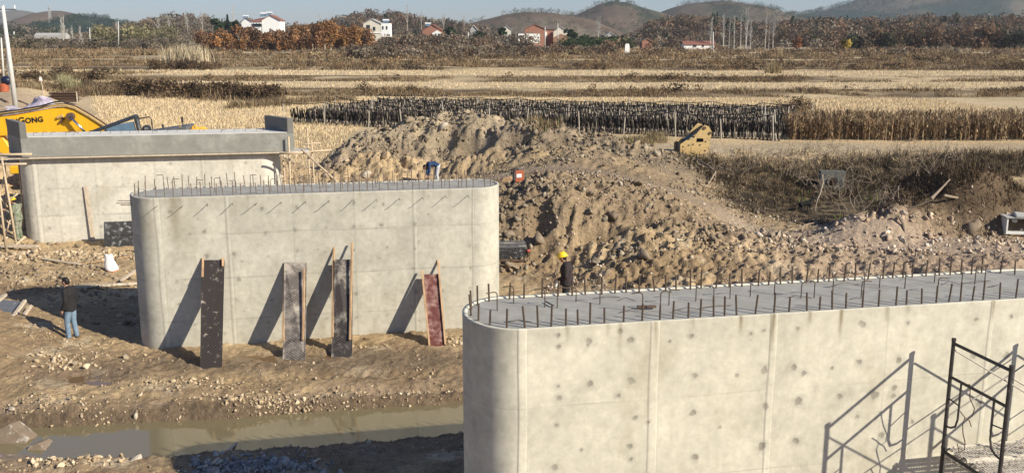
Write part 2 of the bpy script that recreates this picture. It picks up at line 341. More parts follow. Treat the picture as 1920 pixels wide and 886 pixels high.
def H(x, y, detail=True):
    x = np.asarray(x, float); y = np.asarray(y, float)
    near = rbf(np.clip(x, -60, 60), np.clip(y, 0, 90))
    b = ss(58, 76, y + .25 * np.maximum(-x - 20, 0) * 0)
    far = far_profile(x, y)
    z = near * (1 - b) + far * b
    # heap ridge
    wx = x + .9 * fbm(x, y, 3, 3, 21); wy = y + .9 * fbm(x, y, 3, 3, 22)
    d, hh = polyfield(wx, wy, RIDGE)
    front = 1.0 + .0 * x
    heap = hh * np.exp(-(d / (1.55 + .25 * hh)) ** 2.2)
    z = z + heap * (1 + .25 * fbm(x, y, 1.6, 3, 3))
    # low lumps before the heap and along the centre bank
    l1 = hump(wx, wy, -7.2, 49.6, 2.3, 1.3, 1.35, .1); l2 = hump(wx, wy, -1.2, 49.0, 2.6, 1.1, .8, -.1); l3 = hump(wx, wy, 3.2, 46.5, 2.4, 1.0, .55, -.4)
    c1 = hump(wx, wy, 17.0, 36.0, 3.0, 1.5, 2.35, .12, 3.6); c2 = hump(wx, wy, 13.2, 34.4, 1.7, 1.0, .8, .3)
    s1 = hump(x, y, -18.2, 53, 2.2, 1.4, .95); s2 = hump(wx, wy, -12.9, 49.5, 2.0, 1.3, 1.15); s3 = hump(wx, wy, -14.8, 50.5, 1.6, 1.2, .6)
    m1 = hump(wx, wy, 7.8, 30.2, 2.2, .9, .35, .2); m2 = hump(wx, wy, 4.6, 30.6, 1.6, .7, .3)
    z = z + l1 + l2 + l3 + c1 + c2 + s1 + s2 + s3 + m1 + m2
    for (ax, ay, arx, ary, ah) in ((-7.4, 50.3, .9, .55, 1.1), (-6.0, 49.6, .6, .4, .6), (-1.9, 51.4, .8, .5, .9), (.2, 50.9, .9, .45, .9), (2.6, 49.6, .8, .4, .7), (-3.6, 52.0, .7, .4, .8), (4.4, 47.4, .7, .35, .5), (1.6, 47.0, 1.2, .3, .5),
                              (4.6, 34.0, .55, .4, .7), (3.4, 33.3, .5, .4, .6), (6.2, 34.8, .5, .35, .6), (1.6, 34.0, .5, .35, .6), (5.4, 35.6, .5, .3, .5), (2.4, 36.0, .6, .35, .5), (7.6, 33.2, .45, .35, .5), (8.6, 36.0, .9, .25, .4), (10.4, 34.2, .8, .25, .35), (-.2, 35.4, .5, .3, .5), (9.2, 30.6, .6, .3, .35), (6.6, 31.0, .5, .3, .35), (11.8, 31.2, .7, .25, .3)):
        z = z - hump(wx, wy, ax, ay, arx, ary, ah, -.25, 4)
    # left mound by the man
    z = z + hump(x, y, -13.6, 23.6, 1.3, 1.5, .15) + hump(wx, wy, -9.8, 19.9, 1.6, .5, .1) + hump(wx, wy, -5.5, 20.4, 2.2, .35, .10) + hump(wx, wy, -9.2, 21.9, .7, .5, .14)
    # stream
    ds, _ = polyfield(x, y, STREAM); ds = ds + .12 * fbm(x, y, 1.2, 3, 31)
    z = z - .52 * ss(1.3, .72, ds) * ss(60, 40, y)
    # puddles
    pd = np.hypot((x + 5.6) / 1.9, (y - 23.25) / .42); z = z - .10 * ss(1.2, .7, pd)
    pd2 = np.hypot((x + 10.0) / 1.1, (y - 21.6) / .42); z = z - .10 * ss(1.25, .6, pd2)
    if detail:
        rub, mud, field = zones(x, y, heap, l1 + l2 + l3, c1 + c2, ds)
        n1 = fbm(x, y, 1.5, 5, 41, .55); n2 = fbm(x, y, .45, 4, 42, .6, ridged=True); n3 = fbm(x, y, .16, 2, 43)
        n4 = fbm(x, y, .9, 4, 48, .55, ridged=True)
        flat_ = 1 - .62 * ss(38.5, 40.5, y + .35 * x) * ss(48.5, 46.5, y) * (1 - np.clip(heap, 0, 1))
        flat_ = flat_ * (1 - .75 * pathm(x, y))
        z = z + rub * flat_ * (.24 * n1 + .14 * n4 + .21 * n2 + .13 * n3) + mud * (.085 * n1 + .045 * n4 + .05 * n2 + .024 * n3) * ss(.55, 1.0, ds)
        z = z + field * (.04 * fbm(x, y, 3, 3, 44) + .02 * np.sin((x * .2 + y) * 6.0) * ss(130, 90, y))
        # wheel ruts
        v = y - 21.2 - .12 * x - .25 * fbm(x, y, 4, 2, 46)
        rut = np.exp(-(v / .22) ** 2) + np.exp(-((v - 1.1) / .22) ** 2)
        lugs = .5 + .5 * np.sign(np.sin(x * 2 * math.pi / .22 + 2 * np.sin(y * 9)))
        z = z - rut * (.085 + .03 * lugs) * ss(-9, -5, x) * ss(3, 0, x)
        for k, (o_, wd) in enumerate([(0, .25), (1.6, .25), (3.3, .3)]):
            v = (y - 45 + .62 * (x - 2)) * .85 - o_ - .4 * fbm(x, y, 6, 2, 47)
            z = z - .10 * np.exp(-(v / wd) ** 2) * ss(2, 5, x) * ss(19, 14, x) * ss(47, 43, y)
    return z
def zones(x, y, heap, lumps, clod, ds):
    E_ = np.interp(x, [-40, -22, -18, -12, -8, -2, 2, 7, 12, 20, 40], [20, 42, 43, 44, 41, 34, 31, 25.5, 25.5, 26, 26])
    ahead = ss(-1.5, 1.0, y - E_)
    trk = ss(50.5, 53, y - .02 * x)                     # beyond this the track and fields are smoother
    rub = np.clip(ahead * (1 - trk) + np.clip(heap * 1.3, 0, 1) + np.clip(lumps, 0, 1) + clod, 0, 1.25)
    right = ss(5, 9, x) * ss(1, 0, clod); rub = rub * (1 - .45 * right)
    field = ss(53, 60, y)
    mud = np.clip(1 - rub - field, 0, 1) * 1.0
    return rub, mud, field
def hz(x, y): return float(H(np.array([float(x)]), np.array([float(y)]))[0])
def ground(px, py, tmin=10, tmax=700):
    r = ray(px, py); ks = tmin * (tmax / tmin) ** np.linspace(0, 1, 1500)
    X = r[0] * ks; Y = r[1] * ks; Z = CAMH + r[2] * ks
    g = H(X, Y); i = np.argmax(Z < g)
    if not (Z < g).any(): i = len(ks) - 1
    return Vector((X[i], Y[i], g[i]))

ys = [5.0]
while ys[-1] < 900:
    y_ = ys[-1]
    ys.append(y_ + (max(.035, .0022 * y_) if 14 < y_ < 64 else (.005 * y_ if y_ <= 14 else (.0045 * y_ if y_ < 180 else .012 * y_))))
ys += [1000, 1200, 1500, 2000, 2700, 3600, 4800]
ys = np.array([-60, -30, -10, 0] + ys)
un = np.linspace(-1.08, 1.08, 640)
tail = 1.08 + np.array([.02, .05, .1, .17, .27, .4, .6, .9, 1.4, 2.2, 4])
un = np.r_[-tail[::-1], un, tail]
yy = np.maximum(ys, 6)
X = un[None, :] * (.56 * yy[:, None] + 1.2); Y = np.repeat(ys[:, None], len(un), 1)
X = np.where(np.abs(un)[None, :] > 1.3, X + np.sign(un)[None, :] * 60 * (np.abs(un)[None, :] - 1.3), X)
Z = H(X, Y)
ds, _ = polyfield(X, Y, STREAM)
# colours by zone (dry soil, mud, gravel, stubble, weeds)
def mixc(c, c2, m): return c * (1 - m[..., None]) + np.array(c2) * m[..., None]
wxx = X + .9 * fbm(X, Y, 3, 3, 21); wyy = Y + .9 * fbm(X, Y, 3, 3, 22)
dR, hR = polyfield(wxx, wyy, RIDGE)
C = np.ones(X.shape + (3,)) * np.array([.46, .335, .19])
n_a = fbm(X, Y, 2.5, 4, 61); n_b = fbm(X, Y, .6, 4, 62); n_c = fbm(X, Y, 9, 3, 63)
C = mixc(C, (.27, .19, .11), ss(-.1, .35, n_a) * ss(40, 30, Y))                         # patches of darker mud
C = mixc(C, (.25, .185, .125), ss(3.2, 1.2, ds) * .8 * ss(-.4, .3, n_b + .2))
C = mixc(C, (.17, .115, .065), ss(-.25, .3, fbm(X, Y, 1.1, 5, 64, .6)) * ss(38, 27, Y) * .5)
C = mixc(C, (.48, .385, .26), ss(.15, .5, fbm(X, Y, .9, 5, 65, .65)) * ss(45, 30, Y) * .7)
C = mixc(C, (.14, .10, .065), ss(1.45, 1.15, ds))                                          # wet margin
C = mixc(C, (.165, .12, .08), np.exp(-(((X + 5) / 6) ** 2 + ((Y - 22.9) / 1.0) ** 2) ** 2) * .8)   # damp strip at the pier foot
C = mixc(C, (.16, .115, .08), np.exp(-(((X + 10) / 1.6) ** 2 + ((Y - 21.7) / .7) ** 2)) * .9)
C = mixc(C, (.20, .155, .105), ss(.05, .6, np.exp(-(dR / 2.8) ** 2) * 1.2) )                # grey brown heap
path_d, _ = polyfield(X + .4 * fbm(X, Y, 3, 2, 66), Y, np.array([(-3, 45.5, 0), (3, 43.5, 0), (6.5, 39.5, 0), (9.0, 36, 0), (11.5, 33.5, 0), (16, 32.2, 0), (24, 31, 0)]))
C = mixc(C, (.215, .165, .11), ss(38, 40, Y + .3 * X) * ss(50, 47, Y) * ss(.0, .35, n_b + .25) * ss(13, 9, X) * .8)
C = mixc(C, (.46, .365, .265), ss(1.5, .6, path_d) * .8)
bank = ss(32, 34, Y) * ss(47, 43, Y) * ss(-3, 0, X) * ss(12, 6, X)
C = mixc(C, (.225, .165, .105), bank * .85)
C = mixc(C, (.34, .255, .185), ss(6, 11, X) * ss(38, 33, Y) * .75)                         # pale gravel on the right
C = mixc(C, (.40, .31, .21), ss(-.05, .4, n_c + .3 * n_b) * ss(48, 52, Y) * .7)
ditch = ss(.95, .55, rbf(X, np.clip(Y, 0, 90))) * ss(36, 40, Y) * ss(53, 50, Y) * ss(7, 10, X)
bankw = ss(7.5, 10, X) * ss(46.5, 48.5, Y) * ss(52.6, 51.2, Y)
C = mixc(C, (.042, .033, .022), np.clip(ditch + bankw, 0, 1) * (.75 + .25 * ss(-.2, .2, n_b)))  # dark ditch soil, deepened in colour for the shade of the root mound
clodm = hump(wxx, wyy, 16.9, 36.3, 3.4, 2.2, 1, .12, 3); C = mixc(C, (.10, .07, .043), np.clip(clodm * 1.6, 0, 1) * .95)
# track and fields
yw = warp(X, Y)
C = mixc(C, (.40, .32, .21), ss(51, 53.5, Y) * ss(60, 57, Y) * .8)
fld = ss(57, 64, Y - .0 * X) * ss(-26.5, -24.5, X + .44 * (Y - 58))
fld = np.maximum(fld, ss(80, 90, Y))
straw = np.array([.56, .435, .265])
C = mixc(C, straw * .92, fld)
C = mixc(C, (.33, .26, .14), fld * ss(.1, .5, n_c) * .5)
banks = np.zeros_like(X)
for a_, b_ in ((107, 113), (132, 138), (160, 205), (214, 222), (232, 262)): banks = np.maximum(banks, ss(a_ - 1.5, a_ + .5, yw) * ss(b_ + 2.5, b_ + .5, yw))
banks = banks * np.clip(.75 + 1.3 * fbm(X, Y * 4, 9, 4, 71), 0, 1)
C = mixc(C, (.095, .068, .042), banks * fld * .95)
C = mixc(C, (.19, .145, .095), ss(290, 340, Y) * ss(-.2, .3, n_a + .2))
embk = ss(-24.5, -27, X + .44 * (Y - 58)) * ss(100, 80, Y) * ss(44, 47, Y)
C = mixc(C, (.40, .30, .20), embk * .8)
C = C * (1 + .16 * n_b + .08 * n_a)[..., None]
nr, nc = X.shape
idx = np.arange(nr * nc).reshape(nr, nc)
Fq = np.stack([idx[:-1, :-1], idx[:-1, 1:], idx[1:, 1:], idx[1:, :-1]], -1).reshape(-1, 4)
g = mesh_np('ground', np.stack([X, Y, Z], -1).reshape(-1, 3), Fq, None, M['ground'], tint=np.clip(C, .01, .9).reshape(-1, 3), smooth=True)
tag(g, kind='structure')

# water
mw, n, b = new_mat('muddy_water')
b.inputs['Base Color'].default_value = (.17, .14, .078, 1); b.inputs['Roughness'].default_value = .06; b.inputs['IOR'].default_value = 1.45; b.inputs['Specular IOR Level'].default_value = .8
nz = n.nodes.new('ShaderNodeTexNoise'); nz.inputs['Scale'].default_value = 2.2; bp = n.nodes.new('ShaderNodeBump'); bp.inputs['Distance'].default_value = .004; bp.inputs['Strength'].default_value = .5
n.links.new(nz.outputs[0], bp.inputs['Height']); n.links.new(bp.outputs[0], b.inputs['Normal'])
def strip(P, hw, z, name, m):
    P = [Vector((p[0], p[1], 0)) for p in P]; vs = []
    for i, p in enumerate(P):
        d = (P[min(i + 1, len(P) - 1)] - P[max(i - 1, 0)]).normalized(); nn = Vector((-d.y, d.x, 0))
        vs += [(p + nn * hw).to_tuple()[:2] + (z,), (p - nn * hw).to_tuple()[:2] + (z,)]
    fs = [(2 * i, 2 * i + 1, 2 * i + 3, 2 * i + 2) for i in range(len(P) - 1)]
    return MB().add(vs, fs).build(name, m)
tag(strip(STREAM, 1.5, WATER_Z, 'stream_water', mw), kind='structure')
mp_ = new_mat('puddle_water'); mp_[2].inputs['Base Color'].default_value = (.16, .10, .05, 1); mp_[2].inputs['Roughness'].default_value = .08
tag(MB().add([(-5.6 + 2.3 * math.cos(a / 12 * 6.283), 23.25 + .55 * math.sin(a / 12 * 6.283), -.065) for a in range(12)], [tuple(range(12))]).build('puddle', mp_[0]), kind='structure')
tag(MB().add([(-10 + 1.3 * math.cos(a / 12 * 6.283), 21.6 + .5 * math.sin(a / 12 * 6.283), -.0) for a in range(12)], [tuple(range(12))]).build('puddle', mp_[0]), kind='structure')

# ================================================================== PIERS
def pier_outline(L, a, bb, cell):
    pts = []
    n = int(L / cell); pts += [(L * i / n, 0.0) for i in range(n)]
    k = int(math.pi * bb / cell); pts += [(L + a * math.sin(math.pi * i / k), bb - bb * math.cos(math.pi * i / k)) for i in range(k)]
    n2 = max(8, int(L / .4)); pts += [(L - L * i / n2, 2 * bb) for i in range(n2)]
    pts += [(-a * math.sin(math.pi * i / k), bb + bb * math.cos(math.pi * i / k)) for i in range(k)]
    return np.array(pts)
def make_pier(name, P0, L, a, bb, z0, z1, cell, label, seams_v, seams_h, spots, drips, base, seed):
    root = thing(name, (P0[0], P0[1], 0), label, 'bridge pier', TH)
    O = pier_outline(L, a, bb, cell); n = len(O)
    zs = np.linspace(z0, z1, int((z1 - z0) / cell) + 1); m_ = len(zs)
    per = np.r_[0, np.cumsum(np.hypot(*(np.diff(O, axis=0).T)))]
    U = np.where(O[:, 1] < 1e-6, O[:, 0], np.where(O[:, 0] < 0, -(per[-1] + .01 - per), per))
    U2, Zg = np.meshgrid(U, zs)
    t = np.ones(U2.shape + (3,)) * np.array(base)
    # board tone per panel
    uv = np.digitize(U2, [s[0] for s in seams_v]); zv = np.digitize(Zg, seams_h)
    t *= (1 + .09 * (_hash(uv.astype(float), zv.astype(float), seed) - .5))[..., None]
    t *= (1 + .26 * fbm(U2, Zg, .6, 6, seed + 1, .7) + .05 * fbm(U2, Zg * .35, .12, 3, seed + 2))[..., None]
    t = mixc(t, np.array(base) * np.array([.72, .69, .62]), ss(.18, .6, fbm(U2, Zg * .6, .9, 5, seed + 9, .6)) * .55)
    t = mixc(t, np.array(base) * .78, ss(.55, .0, z1 - Zg) * .25 * (1 + fbm(U2, Zg, .3, 2, seed + 4)))
    t = mixc(t, np.array(base) * np.array([.66, .6, .5]), ss(z0 + .55, z0, Zg + .15 * fbm(U2, Zg, .5, 3, seed + 5)) * .55)
    off = np.zeros(U2.shape)
    for (u, wd, kind) in seams_v:
        uu = U2 - u - .006 * np.sin(Zg * 3 + u)
        if kind == 'line': t = mixc(t, np.array(base) * .68, np.exp(-(uu / max(.008, cell * .6)) ** 2) * .6)
        else:
            bandm = ss(wd, wd * .75, np.abs(uu)); t = mixc(t, np.array(base) * 1.16, bandm * .55 * np.clip(.8 + .8 * fbm(U2, Zg, .5, 3, seed + 6), 0, 1))
            off = off + bandm * .007
            t = mixc(t, np.array(base) * .58, np.exp(-((np.abs(uu) - wd) / max(.008, cell * .6)) ** 2) * .55)
    for z_ in seams_h:
        v_ = Zg - z_ - .008 * np.sin(U2 * 2.1)
        t = mixc(t, np.array(base) * .66, np.exp(-(v_ / max(.006, cell * .6)) ** 2) * .85 * np.clip(.6 + fbm(U2, Zg, .7, 3, seed + 7), 0, 1))
    for (u, z_, r, k) in spots:
        d = np.hypot((U2 - u), (Zg - z_)) / r + .55 * fbm(U2, Zg, .05, 2, seed + 8)
        t = mixc(t, np.array(base) * .20, ss(1.05, .85, d) * k); t = mixc(t, np.array(base) * .70, ss(2.8, .8, d + .8 * fbm(U2, Zg, .09, 2, 77)) * k * .6)
        off = off - .006 * ss(.9, .4, d) * k
    for (u, zt, zb, wd, k) in drips:
        v_ = (U2 - u - .012 * fbm(U2 * 0, Zg, .2, 2, int(abs(u) * 50)))
        t = mixc(t, np.array(base) * np.array([.42, .37, .28]), np.exp(-(v_ / wd) ** 2) * ss(zb, zt, Zg) * k)
    nx = np.zeros((n, 2)); nx[:, 0] = np.roll(O[:, 1], -1) - np.roll(O[:, 1], 1); nx[:, 1] = -(np.roll(O[:, 0], -1) - np.roll(O[:, 0], 1)); nx /= np.hypot(nx[:, 0], nx[:, 1])[:, None]
    V = np.stack([O[None, :, 0] + nx[None, :, 0] * off, O[None, :, 1] + nx[None, :, 1] * off, Zg], -1).reshape(-1, 3)
    id_ = np.arange(n * m_).reshape(m_, n); nxt = np.roll(id_, -1, 1)
    Fw = np.stack([id_[:-1], nxt[:-1], nxt[1:], id_[1:]], -1).reshape(-1, 4)
    # rim of the top
    rim1 = np.c_[O - nx * .06, np.full(n, z1)]; rim2 = np.c_[O - nx * .075, np.full(n, z1 - .02)]
    base_i = n * m_; V = np.r_[V, rim1, rim2]; top = id_[-1]; r1 = base_i + np.arange(n); r2 = r1 + n
    Fr = np.r_[np.stack([top, np.roll(top, -1), np.roll(r1, -1), r1], -1), np.stack([r1, np.roll(r1, -1), np.roll(r2, -1), r2], -1)]
    tt = np.r_[t.reshape(-1, 3), np.ones((2 * n, 3)) * np.array(base) * 1.12]
    mesh_np('body', V, np.r_[Fw, Fr], None, M['concrete'], root, np.clip(tt, .02, .95), smooth=False)
    m2 = MB(); Oi = O - nx * .0745; s_ = max(1, int(.12 / cell)); ring = [(p[0], p[1], z1 - .0215) for p in Oi[::s_]]
    m2.add(ring, [tuple(range(len(ring)))])
    m2.build('top_surface', M['concrete_top'], root)
    return root
def wallp(P0, px, py, off=0):
    r = ray(px, py); nv = np.array([-math.sin(TH), math.cos(TH), 0]); C0 = np.array([0, 0, CAMH])
    k = ((np.array([P0[0], P0[1], 0]) + nv * off - C0) @ nv) / (r @ nv); q = C0 + r * k
    d = q - np.array([P0[0], P0[1], 0]); return float(d @ np.array([math.cos(TH), math.sin(TH), 0])), float(q[2])
PN = (.19, 12.8); PM = (-9.15, 24.0); PF = (-18.72, 37.0)
ztop_n = 4.0
sv = [(wallp(PN, 980, 700)[0], .07, 'band'), (wallp(PN, 1226, 700)[0], .075, 'band'), (wallp(PN, 1446, 700)[0], .06, 'band'), (wallp(PN, 1662, 650)[0], .01, 'line'), (wallp(PN, 1854, 650)[0], .04, 'band')]
sh = [wallp(PN, 1100, 757)[1], wallp(PN, 1400, 870)[1] - .1]
spx = [(1047, 724, 4), (1049, 746, 6), (1107, 719, 6), (1184, 713, 8), (1159, 741, 5), (1190, 782, 5), (1044, 796, 4), (1182, 834, 6), (1090, 843, 4), (1182, 860, 4), (1303, 703, 6), (1381, 703, 5), (1299, 772, 7), (1303, 855, 6),
       (1040, 875, 6), (1105, 641, 8), (1183, 637, 6), (1047, 629, 4), (1047, 649, 4), (1164, 621, 6), (1297, 630, 5), (1433, 619, 5), (1408, 624, 4), (1496, 616, 5), (1616, 608, 7), (1702, 605, 4), (1831, 598, 6), (1896, 593, 4),
       (1433, 692, 7), (1488, 688, 7), (1506, 698, 6), (1610, 678, 6), (1685, 675, 7), (1886, 665, 7), (1825, 666, 7), (1435, 760, 7), (1498, 753, 9), (1677, 727, 6), (1676, 742, 6), (1574, 743, 6), (1640, 740, 8), (1835, 757, 7),
       (1428, 835, 9), (1493, 825, 7), (1607, 780, 4), (1710, 790, 4), (1652, 815, 6), (1255, 640, 3), (1215, 790, 3), (1350, 800, 3), (1560, 690, 3)]
spots = [(*wallp(PN, a, b_), r / 128, random.uniform(.5, .95)) for a, b_, r in spx]
dr = [(1389, 50, .9), (1450, 110, 1), (1577, 85, 1), (1518, 35, .7), (1662, 40, .6), (1064, 45, .5), (1163, 90, .5), (1300, 30, .4), (1230, 80, .6), (1860, 70, .7), (1700, 30, .4), (1140, 30, .4)]
drips = [(wallp(PN, a, 600)[0], ztop_n - .02, ztop_n - l / 135, .032, k) for a, l, k in dr]
near_pier = make_pier('bridge_pier', PN, 9.2, .75, .9, -.3, 4.0, .0125, 'nearest pale concrete pier with wet grey top full of short rebar stubs', sv, sh, spots, drips, (.50, .47, .38), 5)
def rand_spots(L, z1, k, r, seed, dx=.78, dz=.62):
    rr = random.Random(seed); out = []
    u = .35
    while u < L:
        z_ = z1 - .35
        while z_ > .2:
            if rr.random() < .8: out.append((u + rr.uniform(-.07, .07), z_ + rr.uniform(-.05, .05), r * rr.uniform(.5, 1.2), k * rr.uniform(.25, 1)))
            z_ -= dz
        u += dx
    for _ in range(40): out.append((rr.uniform(0, L), rr.uniform(.2, z1), r * rr.uniform(.3, .7), k * .5))
    return out
svm = [(wallp(PM, a, 450)[0], wd, kd) for a, wd, kd in ((300, .07, 'band'), (430, .05, 'band'), (552, .03, 'line'), (666, .01, 'line'), (779, .05, 'band'), (888, .03, 'band'))]
mid_pier = make_pier('bridge_pier', PM, 8.37, .75, .9, -.3, 4.0, .028, 'middle pale concrete bridge pier with four formwork panels leaning on its face', svm, [wallp(PM, 600, 431)[1], wallp(PM, 600, 512)[1], wallp(PM, 600, 588)[1]],
                     rand_spots(8.4, 4, .7, .05, 3), [(x_, 3.98, 3.5, .05, .35) for x_ in (.6, 2.3, 3.7, 5.2, 6.9, 7.6)] + [(.45, 3.4, 2.4, .12, .5)], (.425, .40, .33), 15)
svf = [(wallp(PF, a, 380)[0], wd, kd) for a, wd, kd in ((72, .08, 'band'), (110, .02, 'line'), (183, .02, 'line'), (294, .02, 'line'), (385, .06, 'band'), (440, .03, 'line'))]
far_pier = make_pier('bridge_pier', PF, 8.6, .75, .9, -.3, 3.45, .045, 'farthest concrete bridge pier, topped by a fresh grey cap beam', svf, [wallp(PF, 300, 348)[1], wallp(PF, 300, 398)[1]],
                     rand_spots(8.6, 3.4, .6, .06, 9, .95, .8), [], (.52, .49, .415), 25)

# rebar on the near and middle piers
def rebar_obj(root, x, y, z, h, lean, r, m, name='rebar', proto={}):
    key = (round(r, 4), m.name)
    if key not in proto:
        o = MB().tube([(0, 0, -.05), (0, 0, 1)], r, 6).build(name, m, root); proto[key] = o.data
    else:
        o = bpy.data.objects.new(name, proto[key]); COL.objects.link(o); o.parent = root
    o.location = (x, y, z - .01); o.scale = (1, 1, h); o.rotation_euler = (lean[0], lean[1], 0)
    return o
def hook_obj(root, x, y, z, h, ang, r, m):
    d = Vector((math.cos(ang), math.sin(ang), 0)); pts = [Vector((0, 0, -.04)), Vector((0, 0, h * .85))]
    for k in range(1, 6):
        a = k / 5 * math.pi * .55; pts.append(Vector((0, 0, h * .85)) + Vector((0, 0, .05)) * math.sin(a) + d * .05 * (1 - math.cos(a)))
    pts.append(pts[-1] + d * .11 + Vector((0, 0, -.015)))
    o = MB().tube(pts, r, 5).build('rebar_hook', m, root); o.location = (x, y, z); return o
def perimeter_bars(root, L, a, bb, z, inset, sp_f, sp_b, h, r, m, seed, mx=98, caps=True):
    rr = random.Random(seed); pos = []
    x = .02
    while x < L: pos.append((x, inset)); x += sp_f * rr.uniform(.7, 1.3)
    x = .1
    while x < L: pos.append((x, 2 * bb - inset)); x += sp_b * rr.uniform(.75, 1.25)
    if caps:
        for sgn, cx in ((-1, 0), (1, L)):
            k = 8
            for i in range(1, k): 
                t_ = math.pi * i / k; pos.append((cx + sgn * (a - inset) * math.sin(t_), bb - (bb - inset) * math.cos(t_)))
    for (px_, py_) in pos[:mx]:
        rebar_obj(root, px_ + rr.uniform(-.01, .01), py_ + rr.uniform(-.02, .02), z, h * rr.uniform(.78, 1.15), (rr.gauss(0, .04), rr.gauss(0, .04)), r, m)
perimeter_bars(near_pier, 8.6, .75, .9, 3.98, .13, .235, .235, .29, .0145, M['rebar'], 4)
perimeter_bars(mid_pier, 8.37, .75, .9, 3.98, .12, .19, .22, .37, .0125, M['rebar_mid'], 5)
rr = random.Random(12)
for k in range(26):
    x = -.2 + k * .34 + rr.uniform(-.1, .1); hook_obj(near_pier, x, rr.uniform(.42, 1.4), 3.98, rr.uniform(.22, .32), rr.choice([math.pi, 0, math.pi * .9]), .009, M['rebar'])
for k in range(18):
    x = 0 + k * .47 + rr.uniform(-.12, .12); hook_obj(mid_pier, x, rr.uniform(.4, 1.4), 3.98, rr.uniform(.3, .45), rr.choice([math.pi, 0]), .010, M['rebar_mid'])
for k in range(14):   # bars sticking out of the middle pier's face just below its top
    u = .05 + k * .62; z_ = 3.80
    o = MB().tube([(0, .03, 0), (0, -.30, -.02), (.0, -.36, -.0)], .008, 5).build('side_bar', M['rebar_mid'], mid_pier); o.location = (u, 0, z_ + rr.uniform(-.02, .02)); o.rotation_euler = (0, 0, rr.uniform(-.12, .12))
for (x, z_) in ((-.55, 3.87), (-.6, 3.81), (-.5, 3.76)):
    MB().tube([(x + .1, .5, z_), (x - .42, .42, z_ + .02)], .012, 5).build('side_bar', M['rebar_mid'], mid_pier)

# thin tie wires lying on the near top
rr = random.Random(31)
ms = MB()
for k in range(12):
    x = rr.uniform(-.3, 8.5); y = rr.uniform(.3, 1.5); L_ = rr.uniform(.2, .6); ms.tube([(x, y, 3.99), (x + L_ * .5, y + rr.uniform(-.05, .05), 4.0 + rr.uniform(.0, .04)), (x + L_, y + rr.uniform(-.1, .1), 3.992)], .005, 4)
tag(ms.build('tie_wire', M['rebar'], near_pier), kind='stuff')

# far pier cap beam (child of the pier): skewed box with end blocks
SK = Vector((-.64, .77, 0)) * 2.1
A = at(39, 286, 37.0 - .35); A.z = 3.47
PFv = Vector((PF[0], PF[1], 0)); base_f = PFv - NB * .17
A = base_f + T * ((A - base_f).dot(T)); Bq = at(553, 286, 39.0); B_ = base_f + T * ((Bq - base_f).dot(T))
loc = Matrix.Rotation(-TH, 3, 'Z')
def lf(v): return loc @ (Vector(v) - PFv)
def skewbox(p, q, sk, z0, z1):
    m_ = MB(); vs = [p, q, q + sk, p + sk]
    m_.add([lf(Vector((v.x, v.y, z0))) for v in vs] + [lf(Vector((v.x, v.y, z1))) for v in vs], [(3, 2, 1, 0), (4, 5, 6, 7), (0, 1, 5, 4), (1, 2, 6, 5), (2, 3, 7, 6), (3, 0, 4, 7)]); return m_
A.z = 0; B_.z = 0
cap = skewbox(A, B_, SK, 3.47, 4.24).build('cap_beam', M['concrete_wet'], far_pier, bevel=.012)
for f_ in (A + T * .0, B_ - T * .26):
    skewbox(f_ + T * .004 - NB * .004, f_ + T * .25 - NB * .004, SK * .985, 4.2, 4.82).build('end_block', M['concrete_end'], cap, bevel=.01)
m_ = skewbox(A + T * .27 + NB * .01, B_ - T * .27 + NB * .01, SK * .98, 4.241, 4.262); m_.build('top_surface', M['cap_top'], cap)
rr = random.Random(3)
for k in range(26):
    u = .6 + k * .37; q = A + T * u + SK * rr.uniform(.1, .6); q.z = 4.25; o = hook_obj(far_pier, 0, 0, 0, rr.uniform(.08, .13), 0, .008, M['rebar']); o.location = lf(q)
# soffit boards and bolts
m_ = MB(); p = lf(A - T * .6 + NB * -.02); q = lf(B_ + T * .1 + NB * -.02)
m_.box(((p.x + q.x) / 2, p.y - .03, 3.44), (q.x - p.x, .14, .05)).build('soffit_board', M['timber_pale'], far_pier)
# ================================================================== ROCKS
def ico(sub):
    bm = bmesh.new(); bmesh.ops.create_icosphere(bm, subdivisions=sub, radius=1)
    v = np.array([x.co[:] for x in bm.verts]); f = np.array([[q.index for q in p.verts] for p in bm.faces]); bm.free(); return v, f
def rock_variants(sub, n):
    out = []
    v, f = ico(sub)
    for k in range(n):
        r = np.random.default_rng(100 + k); w_ = v.copy()
        for _ in range(7 if sub > 1 else 5):        # flatten along random planes: angular stones
            d = r.normal(size=3); d /= np.linalg.norm(d); h = r.uniform(.35, .8); s_ = w_ @ d; w_ -= np.maximum(s_ - h, 0)[:, None] * d * .95
        w_ *= np.array([1, r.uniform(.6, .95), r.uniform(.45, .8)]); 
        for q_ in range(3): dd = r.normal(size=3) * 1.6; w_ = w_ * (1 + .16 * np.sin(v @ dd * 1.5 + r.uniform(0, 6)))[:, None]
        w_ += r.normal(size=w_.shape) * (.09 if sub == 1 else .075)
        out.append(w_)
    return out, f
R1, F1 = rock_variants(1, 14); R2, F2 = rock_variants(2, 14)
def rand_rot(n):
    q = rng.normal(size=(n, 4)); q /= np.linalg.norm(q, axis=1)[:, None]; a, b, c, d = q.T
    return np.stack([np.stack([1 - 2 * (c * c + d * d), 2 * (b * c - a * d), 2 * (b * d + a * c)], -1), np.stack([2 * (b * c + a * d), 1 - 2 * (b * b + d * d), 2 * (c * d - a * b)], -1),
                     np.stack([2 * (b * d - a * c), 2 * (c * d + a * b), 1 - 2 * (b * b + c * c)], -1)], 1)
PIERS = [(PN, 9.2), (PM, 8.37), (PF, 8.6)]
def outside_piers(x, y):
    ok = np.ones(len(x), bool)
    for P, L in PIERS:
        dx = x - P[0]; dy = y - P[1]; u = dx * math.cos(TH) + dy * math.sin(TH); v = -dx * math.sin(TH) + dy * math.cos(TH)
        ok &= ~((u > -.7) & (u < L + .7) & (v > 0.0) & (v < 1.8))
    return ok
